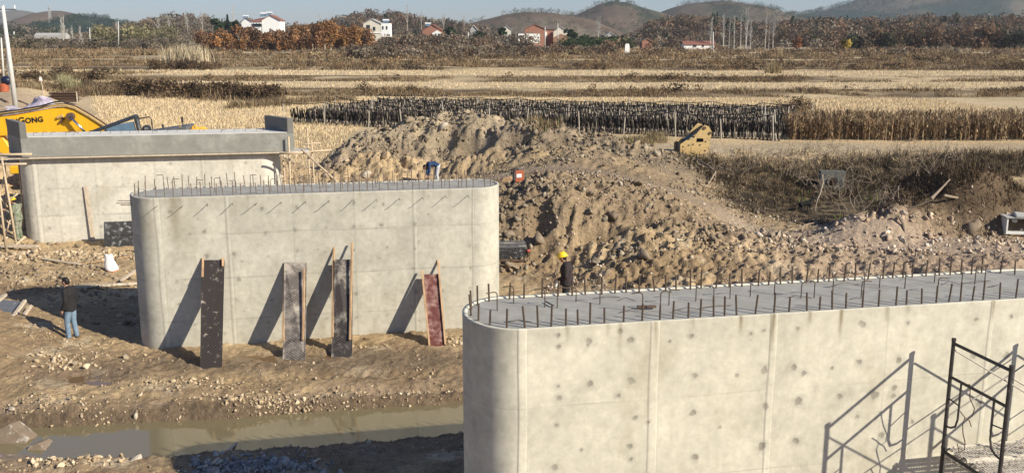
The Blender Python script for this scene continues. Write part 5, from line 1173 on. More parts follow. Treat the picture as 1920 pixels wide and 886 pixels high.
c = ground(83, 182, tmin=40); root = thing('marker_post', c, 'leaning marker stick with a white rag on top above the lilac tarp', 'marker post')
MB().tube([(0, 0, 0), (-.15, 0, 1.55)], .04, 6).build('stick', M['timber_pale'], root); MB().add([(-.3, 0, 1.5), (-.02, .05, 1.5), (-.06, .0, 1.85), (-.2, -.1, 1.95), (-.32, 0, 1.75), (-.15, .15, 1.7)], [(0, 1, 2, 3, 4), (5, 4, 3, 2), (0, 5, 1), (1, 5, 2), (0, 4, 5)]).build('rag', M['white_paint'], root)
put(plank((35, 190), (55, 199), .2, .1, 'dark beam lying on the embankment soil', m='rust', name='steel_beam', cat='beam')); put(plank((0, 186), (14, 193), .2, .12, 'rusty beam at the left edge of the embankment', m='rust', name='steel_beam', cat='beam'))

# ================================================================== FUNGUS LOG RACKS
# corners of the plot on the ground
g0 = ground(545, 232, tmin=50); g1 = ground(1462, 263, tmin=50)
du = (g1 - g0); du.z = 0; Lr = du.length; du.normalize(); dn = Vector((-du.y, du.x, 0))
rr = random.Random(8)
lm = MB().tube([(0, 0, -.05), (.01, 0, .45), (0, 0, 1.0)], [.055, .06, .05], 6).build('fungus_log', M['log'])
tag(lm, 'dark crusted log leaning in the front rows of the log plot', 'log', 'fungus logs leaning in the front rows')
first = True; nlog = 0
for row, vis in ((0, True),):
    for k in range(300):
        s_ = 1 - (k / 300) ** 1.0; p = g0 + du * (Lr * s_) + dn * (rr.uniform(-.12, .12)); side = 1 if k % 2 else -1
        o = lm if first else lm.copy()
        if not first: COL.objects.link(o)
        first = False
        z_ = hz(p.x, p.y); o.location = (p.x, p.y - .28 * side, z_); o.rotation_euler = (-math.radians(rr.uniform(12, 20)) * side, rr.gauss(0, .09), rr.uniform(0, 6)); o.rotation_mode = 'XYZ'
        o.rotation_euler = (-math.radians(rr.uniform(12, 20)) * side, rr.gauss(0, .12), 0); o.scale = (1, 1, rr.uniform(1.0, 1.3))
# the further rows, too many to part
nr_ = 15; N = 0; xs_ = []; ys_ = []; zs_ = []
Vb, Fb = [], []
base_v = np.array([v.co[:] for v in lm.data.vertices]); base_f = [tuple(p.vertices) for p in lm.data.polygons]; qf = np.array([f for f in base_f if len(f) == 4]); 
rows_v = []; rows_t = []; cnt = 0; rows_f = []
for r_ in range(1, nr_):
    nl = 300
    u_ = (np.arange(nl) + rng.uniform(-.3, .3, nl)) / nl * Lr; side = np.where(np.arange(nl) % 2, 1, -1)
    px_ = g0.x + du.x * u_ + dn.x * r_ * 1.15; py_ = g0.y + du.y * u_ + dn.y * r_ * 1.15 - .28 * side
    z_ = H(px_, py_, False); ang = -np.radians(rng.uniform(12, 20, nl)) * side; an2 = rng.normal(size=nl) * .12; sc2 = rng.uniform(1.0, 1.3, nl)
    v = base_v[None] * np.array([1, 1, 1]); v = np.repeat(v, nl, 0); v[..., 2] *= sc2[:, None]
    y2 = v[..., 1] * np.cos(ang)[:, None] - v[..., 2] * np.sin(ang)[:, None]; z2 = v[..., 1] * np.sin(ang)[:, None] + v[..., 2] * np.cos(ang)[:, None]; x2 = v[..., 0] + z2 * np.sin(an2)[:, None]
    V_ = np.stack([x2 + px_[:, None], y2 + py_[:, None], z2 + z_[:, None]], -1); tt = np.where(rng.random((nl, len(base_v), 1)) > .42, .07, 1.0) * np.array([.36, .30, .23]) * rng.uniform(.6, 1.2, (nl, 1, 1))
    rows_v.append(V_.reshape(-1, 3)); rows_t.append(tt.reshape(-1, 3)); rows_f.append((qf[None] + (np.arange(nl) * len(base_v))[:, None, None]).reshape(-1, 4) + cnt); cnt += nl * len(base_v)
tag(mesh_np('fungus_logs', np.concatenate(rows_v), np.concatenate(rows_f), None, M['logstuff'], tint=np.concatenate(rows_t)), kind='stuff')
sm = MB().tube([(0, 0, -.1), (0, 0, 1)], .045, 5).build('stake', M['stake'])
rr = random.Random(18); k = 0; tops = {}
for r_ in (0, 2, 4, 6, 8):
    for j in range(12):
        u_ = (j + .5 * (r_ % 4 == 2) + rr.uniform(-.15, .15)) / 11 * Lr; p = g0 + du * u_ + dn * (r_ * 1.9 - .5); o = sm if k == 0 else sm.copy()
        if k: COL.objects.link(o)
        k += 1
        h_ = rr.choice([1.3, 1.4, 1.5, 1.75]); o.location = (p.x, p.y, hz(p.x, p.y)); o.scale = (1, 1, h_); o.rotation_euler = (rr.gauss(0, .04), rr.gauss(0, .05), 0)
        tag(o, 'pale wooden stake standing among the rows of dark logs', 'stake', 'stakes among the log rows'); tops.setdefault(r_, []).append(Vector((p.x, p.y, hz(p.x, p.y) + h_ * .97)))
for r_, lab in zip((0, 2, 4, 6, 8), ('nearest', 'second', 'third', 'fourth', 'farthest')):
    P = tops[r_]; pts = []
    for a, b_ in zip(P[:-1], P[1:]):
        for t_ in (0, .25, .5, .75): q = a.lerp(b_, t_); q.z -= .14 * math.sin(math.pi * t_) + 0; pts.append(q)
    pts.append(P[-1]); o = MB().tube(pts, .035, 4, False).build('black_hose', M['wire'], origin=pts[0]); tag(o, 'sagging black watering hose strung on stakes over the %s log row' % lab, 'hose')
# pair of pale sticks at the right end
for k, (px, pb, pt) in enumerate([(1455, 262, 205), (1437, 255, 196), (1449, 250, 208)]):
    g_ = ground(px, pb, tmin=50); t_ = at(px - 3, pt, g_.y); tag(MB().tube([(0, 0, 0), t_ - g_], .05, 5).build('stake', M['stake']), ['outermost tall pale stake at the right end of the log plot', 'tall pale stake just left of the outermost one', 'tall pale stake between its two neighbours at the right end'][k], 'stake').location = g_
# black dog in the ditch
g_ = ground(1509, 397, tmax=70); root = thing('dog', g_, 'small black dog standing in the weedy ditch below the culvert', 'dog', math.radians(18))
# ================================================================== HILLS AND BACKGROUND
TREEPAD = {560: 15, 520: 15, 620: 13, 760: 12, 700: 10, 1500: 3}
def hills(name, prof, D, depth, col, seed, zb=3.0, rough=.06, col2=None, nx=220, ny=40):
    """one ridge: a real landform whose crest follows the profile; slopes come down towards and away from the viewer"""
    px = np.linspace(prof[0][0], prof[-1][0], nx); py = np.interp(px, [p[0] for p in prof], [p[1] for p in prof])
    k = np.ones(5) / 5; py = np.r_[py[:2], np.convolve(py, k, 'valid'), py[-2:]]
    P = np.array([at(a, b_ + TREEPAD.get(D, 0), D)[:] for a, b_ in zip(px, py)]); hgt = P[:, 2]
    v = np.linspace(-1, 1, ny)
    vs = []; Xc = P[:, 0]
    V = np.zeros((ny, nx, 3)); 
    for j, t in enumerate(v):
        Y_ = D + t * depth; V[j, :, 0] = Xc * (1 + 0 * t); V[j, :, 1] = Y_
        s_ = (.5 + .5 * math.cos(math.pi * min(1, abs(t)))) ** .8
        r_ = fbm(Xc, np.full(nx, Y_), D * .09, 5, seed, .55)
        V[j, :, 2] = zb - 2 + (hgt - zb + 2) * s_ * (1 + (rough * 2.2 * r_ * (1 - (1 - abs(t)) ** 4) if t < 0 else 0)) + rough * D * .012 * r_ * min(1, abs(t) * 4)
    idx = np.arange(nx * ny).reshape(ny, nx); Fq_ = np.stack([idx[:-1, :-1], idx[:-1, 1:], idx[1:, 1:], idx[1:, :-1]], -1).reshape(-1, 4)
    n1 = fbm(V[..., 0], V[..., 1] * .6 + V[..., 2] * 2, D * .05, 5, seed + 4, .6); C_ = np.ones(n1.shape + (3,)) * np.array(col)
    if col2 is not None: C_ = mixc(C_, col2, ss(-.12, .18, n1))
    C_ *= (1 + .25 * fbm(V[..., 0], V[..., 1] + V[..., 2] * 3, D * .012, 3, seed + 6))[..., None]
    o = mesh_np(name, V.reshape(-1, 3), Fq_, None, M['ground_far'], tint=C_.reshape(-1, 3), smooth=True); tag(o, kind='structure'); return (V, hgt, Xc)
M['ground_far'] = mat('hill_cover', (1, 1, 1), .95, .25, .05, attr='tint', spec=.05, detail=8)
G_ = (.032, .045, .032); Bn = (.12, .088, .06); Gr = (.15, .12, .085)
HS = {}
HS['r9'] = hills('hills', [(1330, 92), (1460, 30), (1520, 25), (1560, 16), (1600, 5), (1640, -10), (1700, -28), (1780, -40), (1850, -34), (1950, -45), (2150, -30), (2500, 60)], 2300, 500, G_, 1, col2=(.12, .10, .07))
HS['r1'] = hills('hills', [(-600, 40), (-300, 10), (-150, 30), (-30, 28), (10, 25), (25, 19), (45, 20), (60, 28), (78, 36), (110, 50), (200, 70)], 3000, 500, (.13, .115, .09), 2, col2=G_)
HS['r2'] = hills('hills', [(-40, 60), (40, 50), (70, 34), (95, 22), (108, 20), (125, 24), (150, 34), (200, 48), (300, 66)], 1900, 350, Bn, 3, col2=(.11, .09, .065))
HS['r3'] = hills('hills', [(90, 66), (130, 40), (155, 32), (172, 28), (195, 32), (215, 40), (250, 44), (285, 50), (330, 56), (420, 66)], 1500, 300, G_, 4, col2=(.075, .08, .05))
HS['r4'] = hills('hills', [(140, 88), (200, 66), (250, 54), (290, 44), (325, 33), (350, 30), (385, 35), (420, 46), (520, 52), (600, 56), (680, 60)], 620, 110, Bn, 5, col2=(.12, .10, .065))
HS['r5'] = hills('hills', [(520, 62), (600, 46), (645, 36), (685, 25), (705, 22), (745, 26), (790, 38), (850, 44), (900, 52), (960, 66)], 760, 140, (.14, .10, .07), 6, col2=(.07, .08, .045))
HS['r6'] = hills('hills', [(820, 66), (875, 47), (915, 36), (950, 27), (985, 22), (1030, 24), (1065, 29), (1110, 38), (1160, 60)], 1150, 200, Bn, 7, col2=Gr)
HS['r7'] = hills('hills', [(990, 66), (1050, 38), (1090, 24), (1120, 10), (1145, 3), (1170, 5), (1205, 16), (1235, 24), (1290, 44), (1400, 70)], 1300, 230, (.135, .10, .07), 8, col2=(.055, .06, .04))
HS['r8'] = hills('hills', [(1130, 60), (1210, 32), (1260, 12), (1290, 4), (1340, 0), (1380, 4), (1420, 10), (1450, 20), (1480, 28), (1560, 44), (1700, 70)], 1500, 260, (.06, .06, .042), 9, col2=(.12, .095, .065))
HS['r10'] = hills('hills', [(1130, 92), (1180, 70), (1210, 52), (1240, 38), (1280, 34), (1330, 38), (1380, 46), (1430, 52), (1500, 54)], 560, 80, Bn, 10, col2=(.10, .08, .055))
HS['r11'] = hills('hills', [(1420, 66), (1480, 46), (1540, 44), (1620, 46), (1680, 40), (1740, 38), (1800, 38), (1870, 40), (1950, 38), (2100, 36), (2400, 50)], 520, 80, Bn, 11, col2=(.09, .075, .05))
HS['r12'] = hills('hills', [(-500, 60), (-300, 40), (-100, 50), (0, 52), (60, 60), (120, 66), (180, 72), (260, 80)], 700, 130, (.10, .09, .06), 12, col2=(.05, .065, .04))
def hill_z(key, x, y, D, depth):
    V, hgt, Xc = HS[key]; j = np.clip((y - (D - depth)) / (2 * depth) * (V.shape[0] - 1), 0, V.shape[0] - 1.001); i = np.interp(x, Xc, np.arange(len(Xc))); i = np.clip(i, 0, len(Xc) - 1.001)
    j0 = j.astype(int); i0 = i.astype(int); fj = j - j0; fi = i - i0; Z_ = V[..., 2]
    return (Z_[j0, i0] * (1 - fi) + Z_[j0, i0 + 1] * fi) * (1 - fj) + (Z_[j0 + 1, i0] * (1 - fi) + Z_[j0 + 1, i0 + 1] * fi) * fj
def crowns(name, x, y, z, r, h, cols, nf=46, parent=None, shape='round', leaf=None, kind=None, center=None):
    if kind: nf = int(nf * 3.0); leaf = np.asarray(r) * .125
    n = len(x); u = rng.normal(size=(n, nf, 3)); u /= np.linalg.norm(u, axis=2, keepdims=True)
    lump = 1 + .35 * np.sin(u[..., 0:1] * 4 + rng.uniform(0, 6, (n, 1, 1))) * np.cos(u[..., 2:3] * 5 + rng.uniform(0, 6, (n, 1, 1)))
    rad = rng.uniform(.45, 1.0, (n, nf, 1)) ** .5 * lump
    if shape == 'cone': 
        t = rng.random((n, nf, 1)); a = rng.uniform(0, 6.283, (n, nf, 1)); rr_ = (1 - t) * rng.uniform(.5, 1.05, (n, nf, 1)); P_ = np.concatenate([np.cos(a) * rr_, np.sin(a) * rr_, t * 2 - 1], -1)
    else: P_ = u * rad
    C0 = np.stack([x, y, z + h * .55], -1)[:, None] + P_ * np.stack([r, r, h * .5], -1)[:, None]
    s_ = (leaf if leaf is not None else r * .28); s_ = np.broadcast_to(np.asarray(s_, float).reshape(-1, 1, 1) if np.ndim(s_) else s_, (n, nf, 1)) * rng.uniform(.6, 1.5, (n, nf, 1))
    a = rng.normal(size=(n, nf, 3)); a /= np.linalg.norm(a, axis=2, keepdims=True); b_ = np.cross(a, rng.normal(size=(n, nf, 3))); b_ /= np.linalg.norm(b_, axis=2, keepdims=True)
    Q = np.stack([C0 - a * s_, C0 - b_ * s_ * .7, C0 + a * s_ * .9, C0 + b_ * s_], 2).reshape(-1, 3)
    if center is not None: Q = Q - np.array(center)
    Fq_ = np.arange(n * nf * 4).reshape(-1, 4); cols = np.array(cols)
    c_ = cols[rng.integers(0, len(cols), n)][:, None] * (1 + .15 * rng.normal(size=(n, nf, 1))) * (1 + .27 * rng.normal(size=(n, 1, 1)))
    o = mesh_np(name, Q, Fq_, None, M['leaf'], parent, tint=np.repeat(np.clip(c_, .012, .7).reshape(-1, 3), 4, 0))
    if kind: tag(o, kind=kind)
    return o
BRN = [(.19, .125, .08), (.15, .105, .07), (.22, .14, .085), (.11, .08, .055)]; GRN = [(.045, .065, .03), (.06, .085, .04), (.035, .05, .028)]; DULL = [(.19, .155, .11), (.15, .12, .085), (.23, .19, .14)]
def woods(key, D, depth, n, cols, t0=-.95, t1=.15, r0=2.2, h0=6, xr=None, thr=-1, sd=50, shape='round', nf=40, name='woods'):
    V, hgt, Xc = HS[key]; x = rng.uniform(Xc[0], Xc[-1], n) if xr is None else rng.uniform(*xr, n); t = rng.uniform(t0, t1, n); y = D + t * depth; r0 = r0 * 1.2
    k = (fbm(x, y, D * .05, 3, sd) > thr) & (np.abs(x) < .66 * y); x = x[k]; y = y[k]; z = hill_z(key, x, y, D, depth)
    f = rng.uniform(.7, 1.3, len(x)); return crowns(name, x, y, z - .5, r0 * f, h0 * f, cols, nf, shape=shape, kind='stuff')
woods('r11', 520, 80, 1500, BRN + BRN + DULL, -1, .1, 2.4, 6.5)
woods('r11', 520, 80, 520, GRN, -.95, .1, 2.0, 7, thr=.0, shape='cone')
woods('r10', 560, 80, 800, BRN + DULL, -1, .1, 2.3, 6); woods('r10', 560, 80, 260, GRN, -.9, .1, 2.0, 7, thr=.0, shape='cone')
woods('r4', 620, 110, 900, DULL + BRN[:1], -1, .1, 2.4, 6); woods('r4', 620, 110, 120, GRN, -.9, 0, 2.0, 6, thr=.15)
woods('r5', 760, 140, 900, BRN + DULL, -1, .1, 2.5, 6.5); woods('r5', 760, 140, 420, GRN, -.8, .1, 2.2, 7, thr=-.05, shape='cone')
woods('r12', 700, 130, 700, GRN + DULL, -1, .1, 3.0, 7)
woods('r6', 1150, 200, 420, GRN + DULL, -.9, .1, 2.2, 5, nf=14, thr=-.1); woods('r7', 1300, 230, 700, GRN + DULL, -.9, .1, 2.5, 5, nf=14, thr=-.1); woods('r8', 1500, 260, 1500, GRN + GRN + DULL, -.9, .1, 2.8, 6, nf=14, thr=-.15)
woods('r3', 1500, 300, 1100, GRN, -.9, .1, 3.2, 6, nf=14); woods('r9', 2300, 500, 3200, GRN, -.9, .1, 4.5, 8, nf=12, thr=-.15)
# scrub belt in front of the village and woods
def belt(px0, px1, Y0, Y1, n, cols, r0, h0, name='scrub_belt', thr=-.3, zoff=0, nf=44):
    Y_ = rng.uniform(Y0, Y1, n); a0 = at(px0, 90, 100).x / 100; a1 = at(px1, 90, 100).x / 100; x = rng.uniform(a0, a1, n) * Y_
    k = fbm(x, Y_, 25, 3, 55) > thr; x = x[k]; Y_ = Y_[k]; f = rng.uniform(.6, 1.4, len(x)); return crowns(name, x, Y_, H(x, Y_, False) - .3 + zoff, r0 * f, h0 * f, cols, nf, kind='stuff')
belt(1140, 2000, 240, 330, 170, DULL + BRN[:2], 1.5, 1.5, thr=.05); belt(640, 1150, 215, 320, 420, DULL + BRN[:2] + [(.09, .07, .05)], 1.5, 1.9, thr=-.1)
belt(-60, 420, 320, 430, 380, DULL + [(.12, .10, .06)], 2.0, 3.0); belt(380, 720, 330, 430, 240, DULL, 2.4, 4); belt(560, 1000, 330, 440, 460, DULL + BRN[:1], 2.4, 4.2)
belt(1120, 1960, 340, 450, 300, DULL + BRN, 2.2, 2.8, thr=-.1); belt(1430, 1960, 400, 450, 360, BRN + BRN + DULL + GRN[:1], 2.6, 7.5, name='woods', thr=-.6)
belt(1240, 1390, 395, 410, 70, [(.07, .09, .04), (.09, .11, .05)], 1.8, 2.6, thr=-1) if False else None
belt(1055, 1180, 360, 375, 90, [(.06, .085, .035), (.08, .1, .045)], 1.8, 3.2, name='evergreen_hedge', thr=-1)
belt(180, 330, 430, 470, 110, [(.24, .21, .11), (.2, .18, .1)], 2.6, 7, name='pale_thicket', thr=-.8)

# low dead bushes that grow along the terrace banks
def bank_bushes(a_, b_, n, r0, h0, thr, cols=[(.12, .085, .05), (.17, .12, .07), (.09, .065, .04), (.21, .13, .07)], seed=70):
    x, y = onb(a_, b_, n, thr, seed=seed); k_ = (x > -.22 * y) | (rng.random(len(x)) < .45); x = x[k_]; y = y[k_]; f = rng.uniform(.5, 1.3, len(x)) * (1 + .6 * fbm(x, y, 5, 2, 74))
    crowns('bank_bushes', x, y, H(x, y, False) - .15, r0 * f, h0 * f, cols, 26, kind='stuff')
bank_bushes(108.5, 111.5, 3600, .5, .7, .0); bank_bushes(133.5, 136, 3600, .55, .75, .0); BB = [(.17, .12, .07), (.24, .17, .10), (.12, .085, .05), (.28, .19, .10), (.33, .25, .14)]
bank_bushes(162, 168, 3000, .7, .9, -.05); bank_bushes(178, 190, 2000, .9, 1.0, .08, BB); bank_bushes(198, 206, 1800, .9, 1.1, .02, BB); bank_bushes(214, 222, 1500, 1.0, 1.1, .02, BB); bank_bushes(240, 256, 1100, 1.2, 1.3, .05, BB)
def line_bushes(p0, p1, n, wid, r0, h0, cols):
    t_ = rng.random(n); x = p0.x + (p1.x - p0.x) * t_; y = p0.y + (p1.y - p0.y) * t_ + rng.normal(size=n) * wid; f = rng.uniform(.5, 1.3, n)
    crowns('bank_bushes', x, y, H(x, y, False) - .15, r0 * f, h0 * f, cols, 40, kind='stuff')
DKB = [(.085, .06, .04), (.12, .085, .05), (.15, .10, .06)]
line_bushes(ground(230, 176), ground(520, 190), 260, 1.0, .8, 1.5, DKB); line_bushes(ground(120, 168), ground(300, 176), 90, 2.0, .6, 1.0, DKB + [(.2, .15, .09)]); line_bushes(ground(30, 150), ground(200, 148), 60, 3, .8, 1.2, DKB + [(.2, .15, .09)]); line_bushes(ground(290, 130), ground(410, 130), 40, 2, .9, 1.4, DKB)
line_bushes(ground(1440, 225), ground(1520, 205), 50, 1.4, .5, 1.0, DKB + [(.22, .15, .09), (.26, .2, .12)])
# individual trees --------------------------------------------------
def autumn_tree(px, py, Y, w_px, h_px, cols, label, group=None, name='autumn_tree', trunk='bark', nf=420, cone=False, leaf=.5):
    b_ = at(px, py, Y); s_ = Y / F; r = w_px * s_ / 2; h = h_px * s_; zg = min(b_.z, b_.z); root = thing(name, (b_.x, b_.y, zg), label, 'tree', 0, group)
    mb = MB(); mb.tube([(0, 0, -.5), (.1, 0, h * .3), (0, .1, h * .7)], [.035 * h, .025 * h, .01 * h], 6)
    for k in range(6):
        a = k * 2.4; z_ = h * (.25 + .08 * k); mb.tube([(0, 0, z_), (math.cos(a) * r * .6, math.sin(a) * r * .6, z_ + h * .22)], [.015 * h, .005 * h], 4, False)
    mb.build('trunk', M[trunk], root)
    # crown: several clumps
    nf = int(nf * 2.2); leaf = leaf * .66; nC = 11; cx = rng.normal(size=nC) * r * .42; cy = rng.normal(size=nC) * r * .4; cz_ = rng.uniform(.0, .62, nC) * h
    if cone: crowns('crown', np.zeros(3), np.zeros(3), np.zeros(3) - h * .02, np.full(3, r), np.full(3, h * .96), cols, nf // 3, root, 'cone', leaf=leaf)
    else: crowns('crown', cx, cy, cz_, np.full(nC, r * .52), np.full(nC, h * .42), cols, nf // nC, root, leaf=leaf)
    return root
ORN = [[(.36, .20, .08), (.29, .155, .07)], [(.29, .16, .08), (.22, .13, .07)], [(.25, .145, .08), (.32, .17, .07)], [(.22, .12, .06), (.17, .10, .055)]]
rr = random.Random(44)
words = ['orange', 'russet', 'copper brown', 'dull brown']
for k in range(24):
    px = 385 + k * 13.2 + rr.uniform(-3, 3); c_ = (0 if k > 15 and rr.random() < .6 else rr.choice([1, 2, 3])); hh = (54 if k > 12 else 44) * rr.uniform(.8, 1.05)
    if k > 21: hh *= .8
    autumn_tree(px, 99 - rr.uniform(0, 5), 300 + rr.uniform(-14, 22), rr.uniform(24, 34), hh, ORN[c_], 'bushy %s leaved tree in the belt between the white houses' % words[c_], 'autumn trees in the belt between the white houses', leaf=.42, nf=620)
for k in range(7): autumn_tree(270 + k * 18, 97, 330 + rr.uniform(-5, 20), 24, rr.uniform(24, 36), DULL, 'grey brown leafless bush left of the orange belt', 'grey bushes left of the orange belt', name='bare_bush', leaf=.28, nf=300)
autumn_tree(428, 62, 430, 11, 33, [(.03, .045, .03)], 'tall dark conifer left of the white twin gabled house', name='conifer', cone=True, leaf=.5, nf=400)
for px, w_, h_ in ((405, 18, 24), (418, 17, 20), (441, 15, 22)): autumn_tree(px, 62, 440, w_, h_, GRN, 'dark evergreen bush beside the tall conifer', 'dark evergreens beside the tall conifer', name='evergreen_tree', leaf=.6, nf=300)
for px, py, w_, h_, lab in ((845, 70, 22, 20, 'dark evergreen right of the red brick house'), (890, 82, 34, 24, 'broad dull green tree below the village lane'), (1095, 88, 40, 22, 'wide evergreen bush by the village hedge'), (1148, 86, 28, 20, 'dark green bush beside the grey gabled house'), (1072, 72, 20, 16, 'small dark evergreen beside the pale gabled house'), (942, 66, 14, 12, 'small round bush below the pale house')):
    autumn_tree(px, py, 385, w_, h_, GRN, lab, name='evergreen_tree', leaf=.55, nf=300)
autumn_tree(1496, 92, 330, 20, 22, [(.30, .14, .07)], 'rust coloured shrub at the edge of the pale clearing', name='autumn_tree', leaf=.35)
autumn_tree(1585, 96, 300, 16, 24, [(.42, .32, .08)], 'small yellow leaved tree before the dark wood', name='autumn_tree', leaf=.35)
for k, (px, w_, h_, c_) in enumerate([(1610, 40, 34, 3), (1640, 44, 40, 0), (1676, 50, 46, 3), (1712, 44, 40, 1), (1750, 50, 50, 0), (1790, 54, 48, 1), (1834, 50, 50, 2), (1870, 46, 44, 1), (1905, 50, 50, 3), (1945, 50, 52, 1)]):
    if c_ == 3: autumn_tree(px, 98, 320, w_, h_, [(.07, .075, .045), (.10, .08, .05)], 'dark green brown tree at the front of the right wood', 'dark trees fronting the right wood', name='evergreen_tree', leaf=.5, nf=700)
    else: autumn_tree(px, 98, 322, w_, h_, BRN, 'brown leaved tree at the front of the right wood', 'brown trees fronting the right wood', leaf=.5, nf=700)
def poplar(px, py, Y, h_px, w_px, label, group, seed, forks=1, pale=True):
    rr = random.Random(seed); b_ = at(px, py, Y); s_ = Y / F; h = h_px * s_; w_ = w_px * s_ / 2; root = thing('bare_poplar', b_, label, 'tree', 0, group); mb = MB(); tw = MB()
    for f_ in range(forks):
        lx = rr.uniform(-.25, .25) * w_ * (2 if forks > 1 else 1); top = Vector((lx, rr.uniform(-.5, .5), h * rr.uniform(.9, 1))); mid = Vector((lx * .4, 0, h * .45))
        R0 = .011 * h; mb.tube([(0, 0, -.5), mid, top], [R0, R0 * .6, R0 * .12], 6)
        for k in range(26):
            t_ = rr.uniform(.25, .97); p = (Vector((0, 0, 0)).lerp(mid, t_ / .45) if t_ < .45 else mid.lerp(top, (t_ - .45) / .55)); a = rr.uniform(0, 6.28); L_ = w_ * rr.uniform(.4, 1.0) * (1.25 - t_); up_ = L_ * rr.uniform(1.4, 2.6)
            q = p + Vector((math.cos(a) * L_, math.sin(a) * L_, up_)); m2 = p.lerp(q, .5) + Vector((math.cos(a), math.sin(a), 0)) * L_ * .15; tw.tube([p, m2, q], [R0 * .5, R0 * .32, R0 * .16], 3, False)
            for j in range(4):
                e = p.lerp(q, rr.uniform(.4, 1)); tw.tube([e, e + Vector((rr.gauss(0, .3) * L_, rr.gauss(0, .3) * L_, up_ * rr.uniform(.15, .4)))], [R0 * .26, R0 * .13], 3, False)
    m_ = M['bark_pale'] if pale else M['bark']; mb.build('trunk', m_, root); tw.build('crown', m_, root); return root
for k, (px, h_, w_, f_) in enumerate([(1331, 66, 14, 2), (1356, 70, 12, 2), (1366, 58, 10, 1), (1376, 70, 12, 1), (1388, 66, 10, 1), (1398, 76, 14, 2), (1406, 62, 12, 2), (1434, 72, 12, 1), (1449, 70, 18, 3), (1441, 50, 10, 1)]):
    poplar(px, 96 - (k % 3), 330 + 6 * (k % 3), h_, w_, 'pale leafless poplar in the stand right of the low red roofed shed', 'pale poplars right of the red roofed shed', 300 + k, f_)
for k, (px, py, h_, w_, lab) in enumerate([(112, 88, 62, 18, 'broad pale leafless poplar nearest the telecom tower'), (130, 90, 48, 8, 'slim pale poplar between the two broad ones'), (147, 94, 50, 12, 'pale leafless poplar, right of the slim one')]): poplar(px + 8, py + 4, 400, h_, w_, lab, None, 340 + k, 2)
for k, (px, py, h_) in enumerate([(438, 56, 46), (764, 56, 46), (790, 54, 32), (832, 58, 30), (870, 58, 26), (600, 44, 16), (352, 58, 34), (380, 56, 34), (318, 62, 32), (298, 66, 28), (222, 70, 28)]): poplar(px, py, 520, h_, 13, 'thin grey leafless tree on the low hill behind the houses', 'thin grey trees on the low hill', 360 + k, 1)
poplar(1121, 86, 420, 56, 16, 'lone pale leafless tree left of the grey gabled house', None, 380, 2); poplar(1308, 92, 340, 22, 8, 'small pale leafless tree left of the red roofed shed', None, 381, 1); poplar(968, 70, 420, 34, 12, 'dark bare tree between the pale house and the brick roof', None, 382, 2, False)
# telecom tower
b_ = at(95, 47, 1500); root = thing('telecom_tower', b_, 'grey lattice telecom tower with a white hut on the far left hill', 'telecom tower'); hT = 33 * 1500 / F
mb = MB()
for sx in (-1, 1):
    for sy in (-1, 1): mb.tube([(sx * 2.2, sy * 2.2, 0), (sx * .4, sy * .4, hT)], .35, 4)
mb.build('legs', M['roof_grey'], root); mb = MB()
for k in range(8):
    z0, z1 = hT * k / 8, hT * (k + 1) / 8; w0, w1 = 2.2 - 1.8 * k / 8, 2.2 - 1.8 * (k + 1) / 8; mb.tube([(-w0, -w0, z0), (w1, -w1, z1)], .18, 3, False); mb.tube([(w0, -w0, z0), (-w1, -w1, z1)], .18, 3, False)
mb.build('lattice', M['roof_grey'], root); MB().tube([(0, 0, hT * .9), (0, 0, hT * .95)], 1.8, 8).build('antenna_ring', M['roof_grey'], root)
MB().box((3, -2, 1.8), (9, 5, 5)).build('hut', M['wall_white'], root)

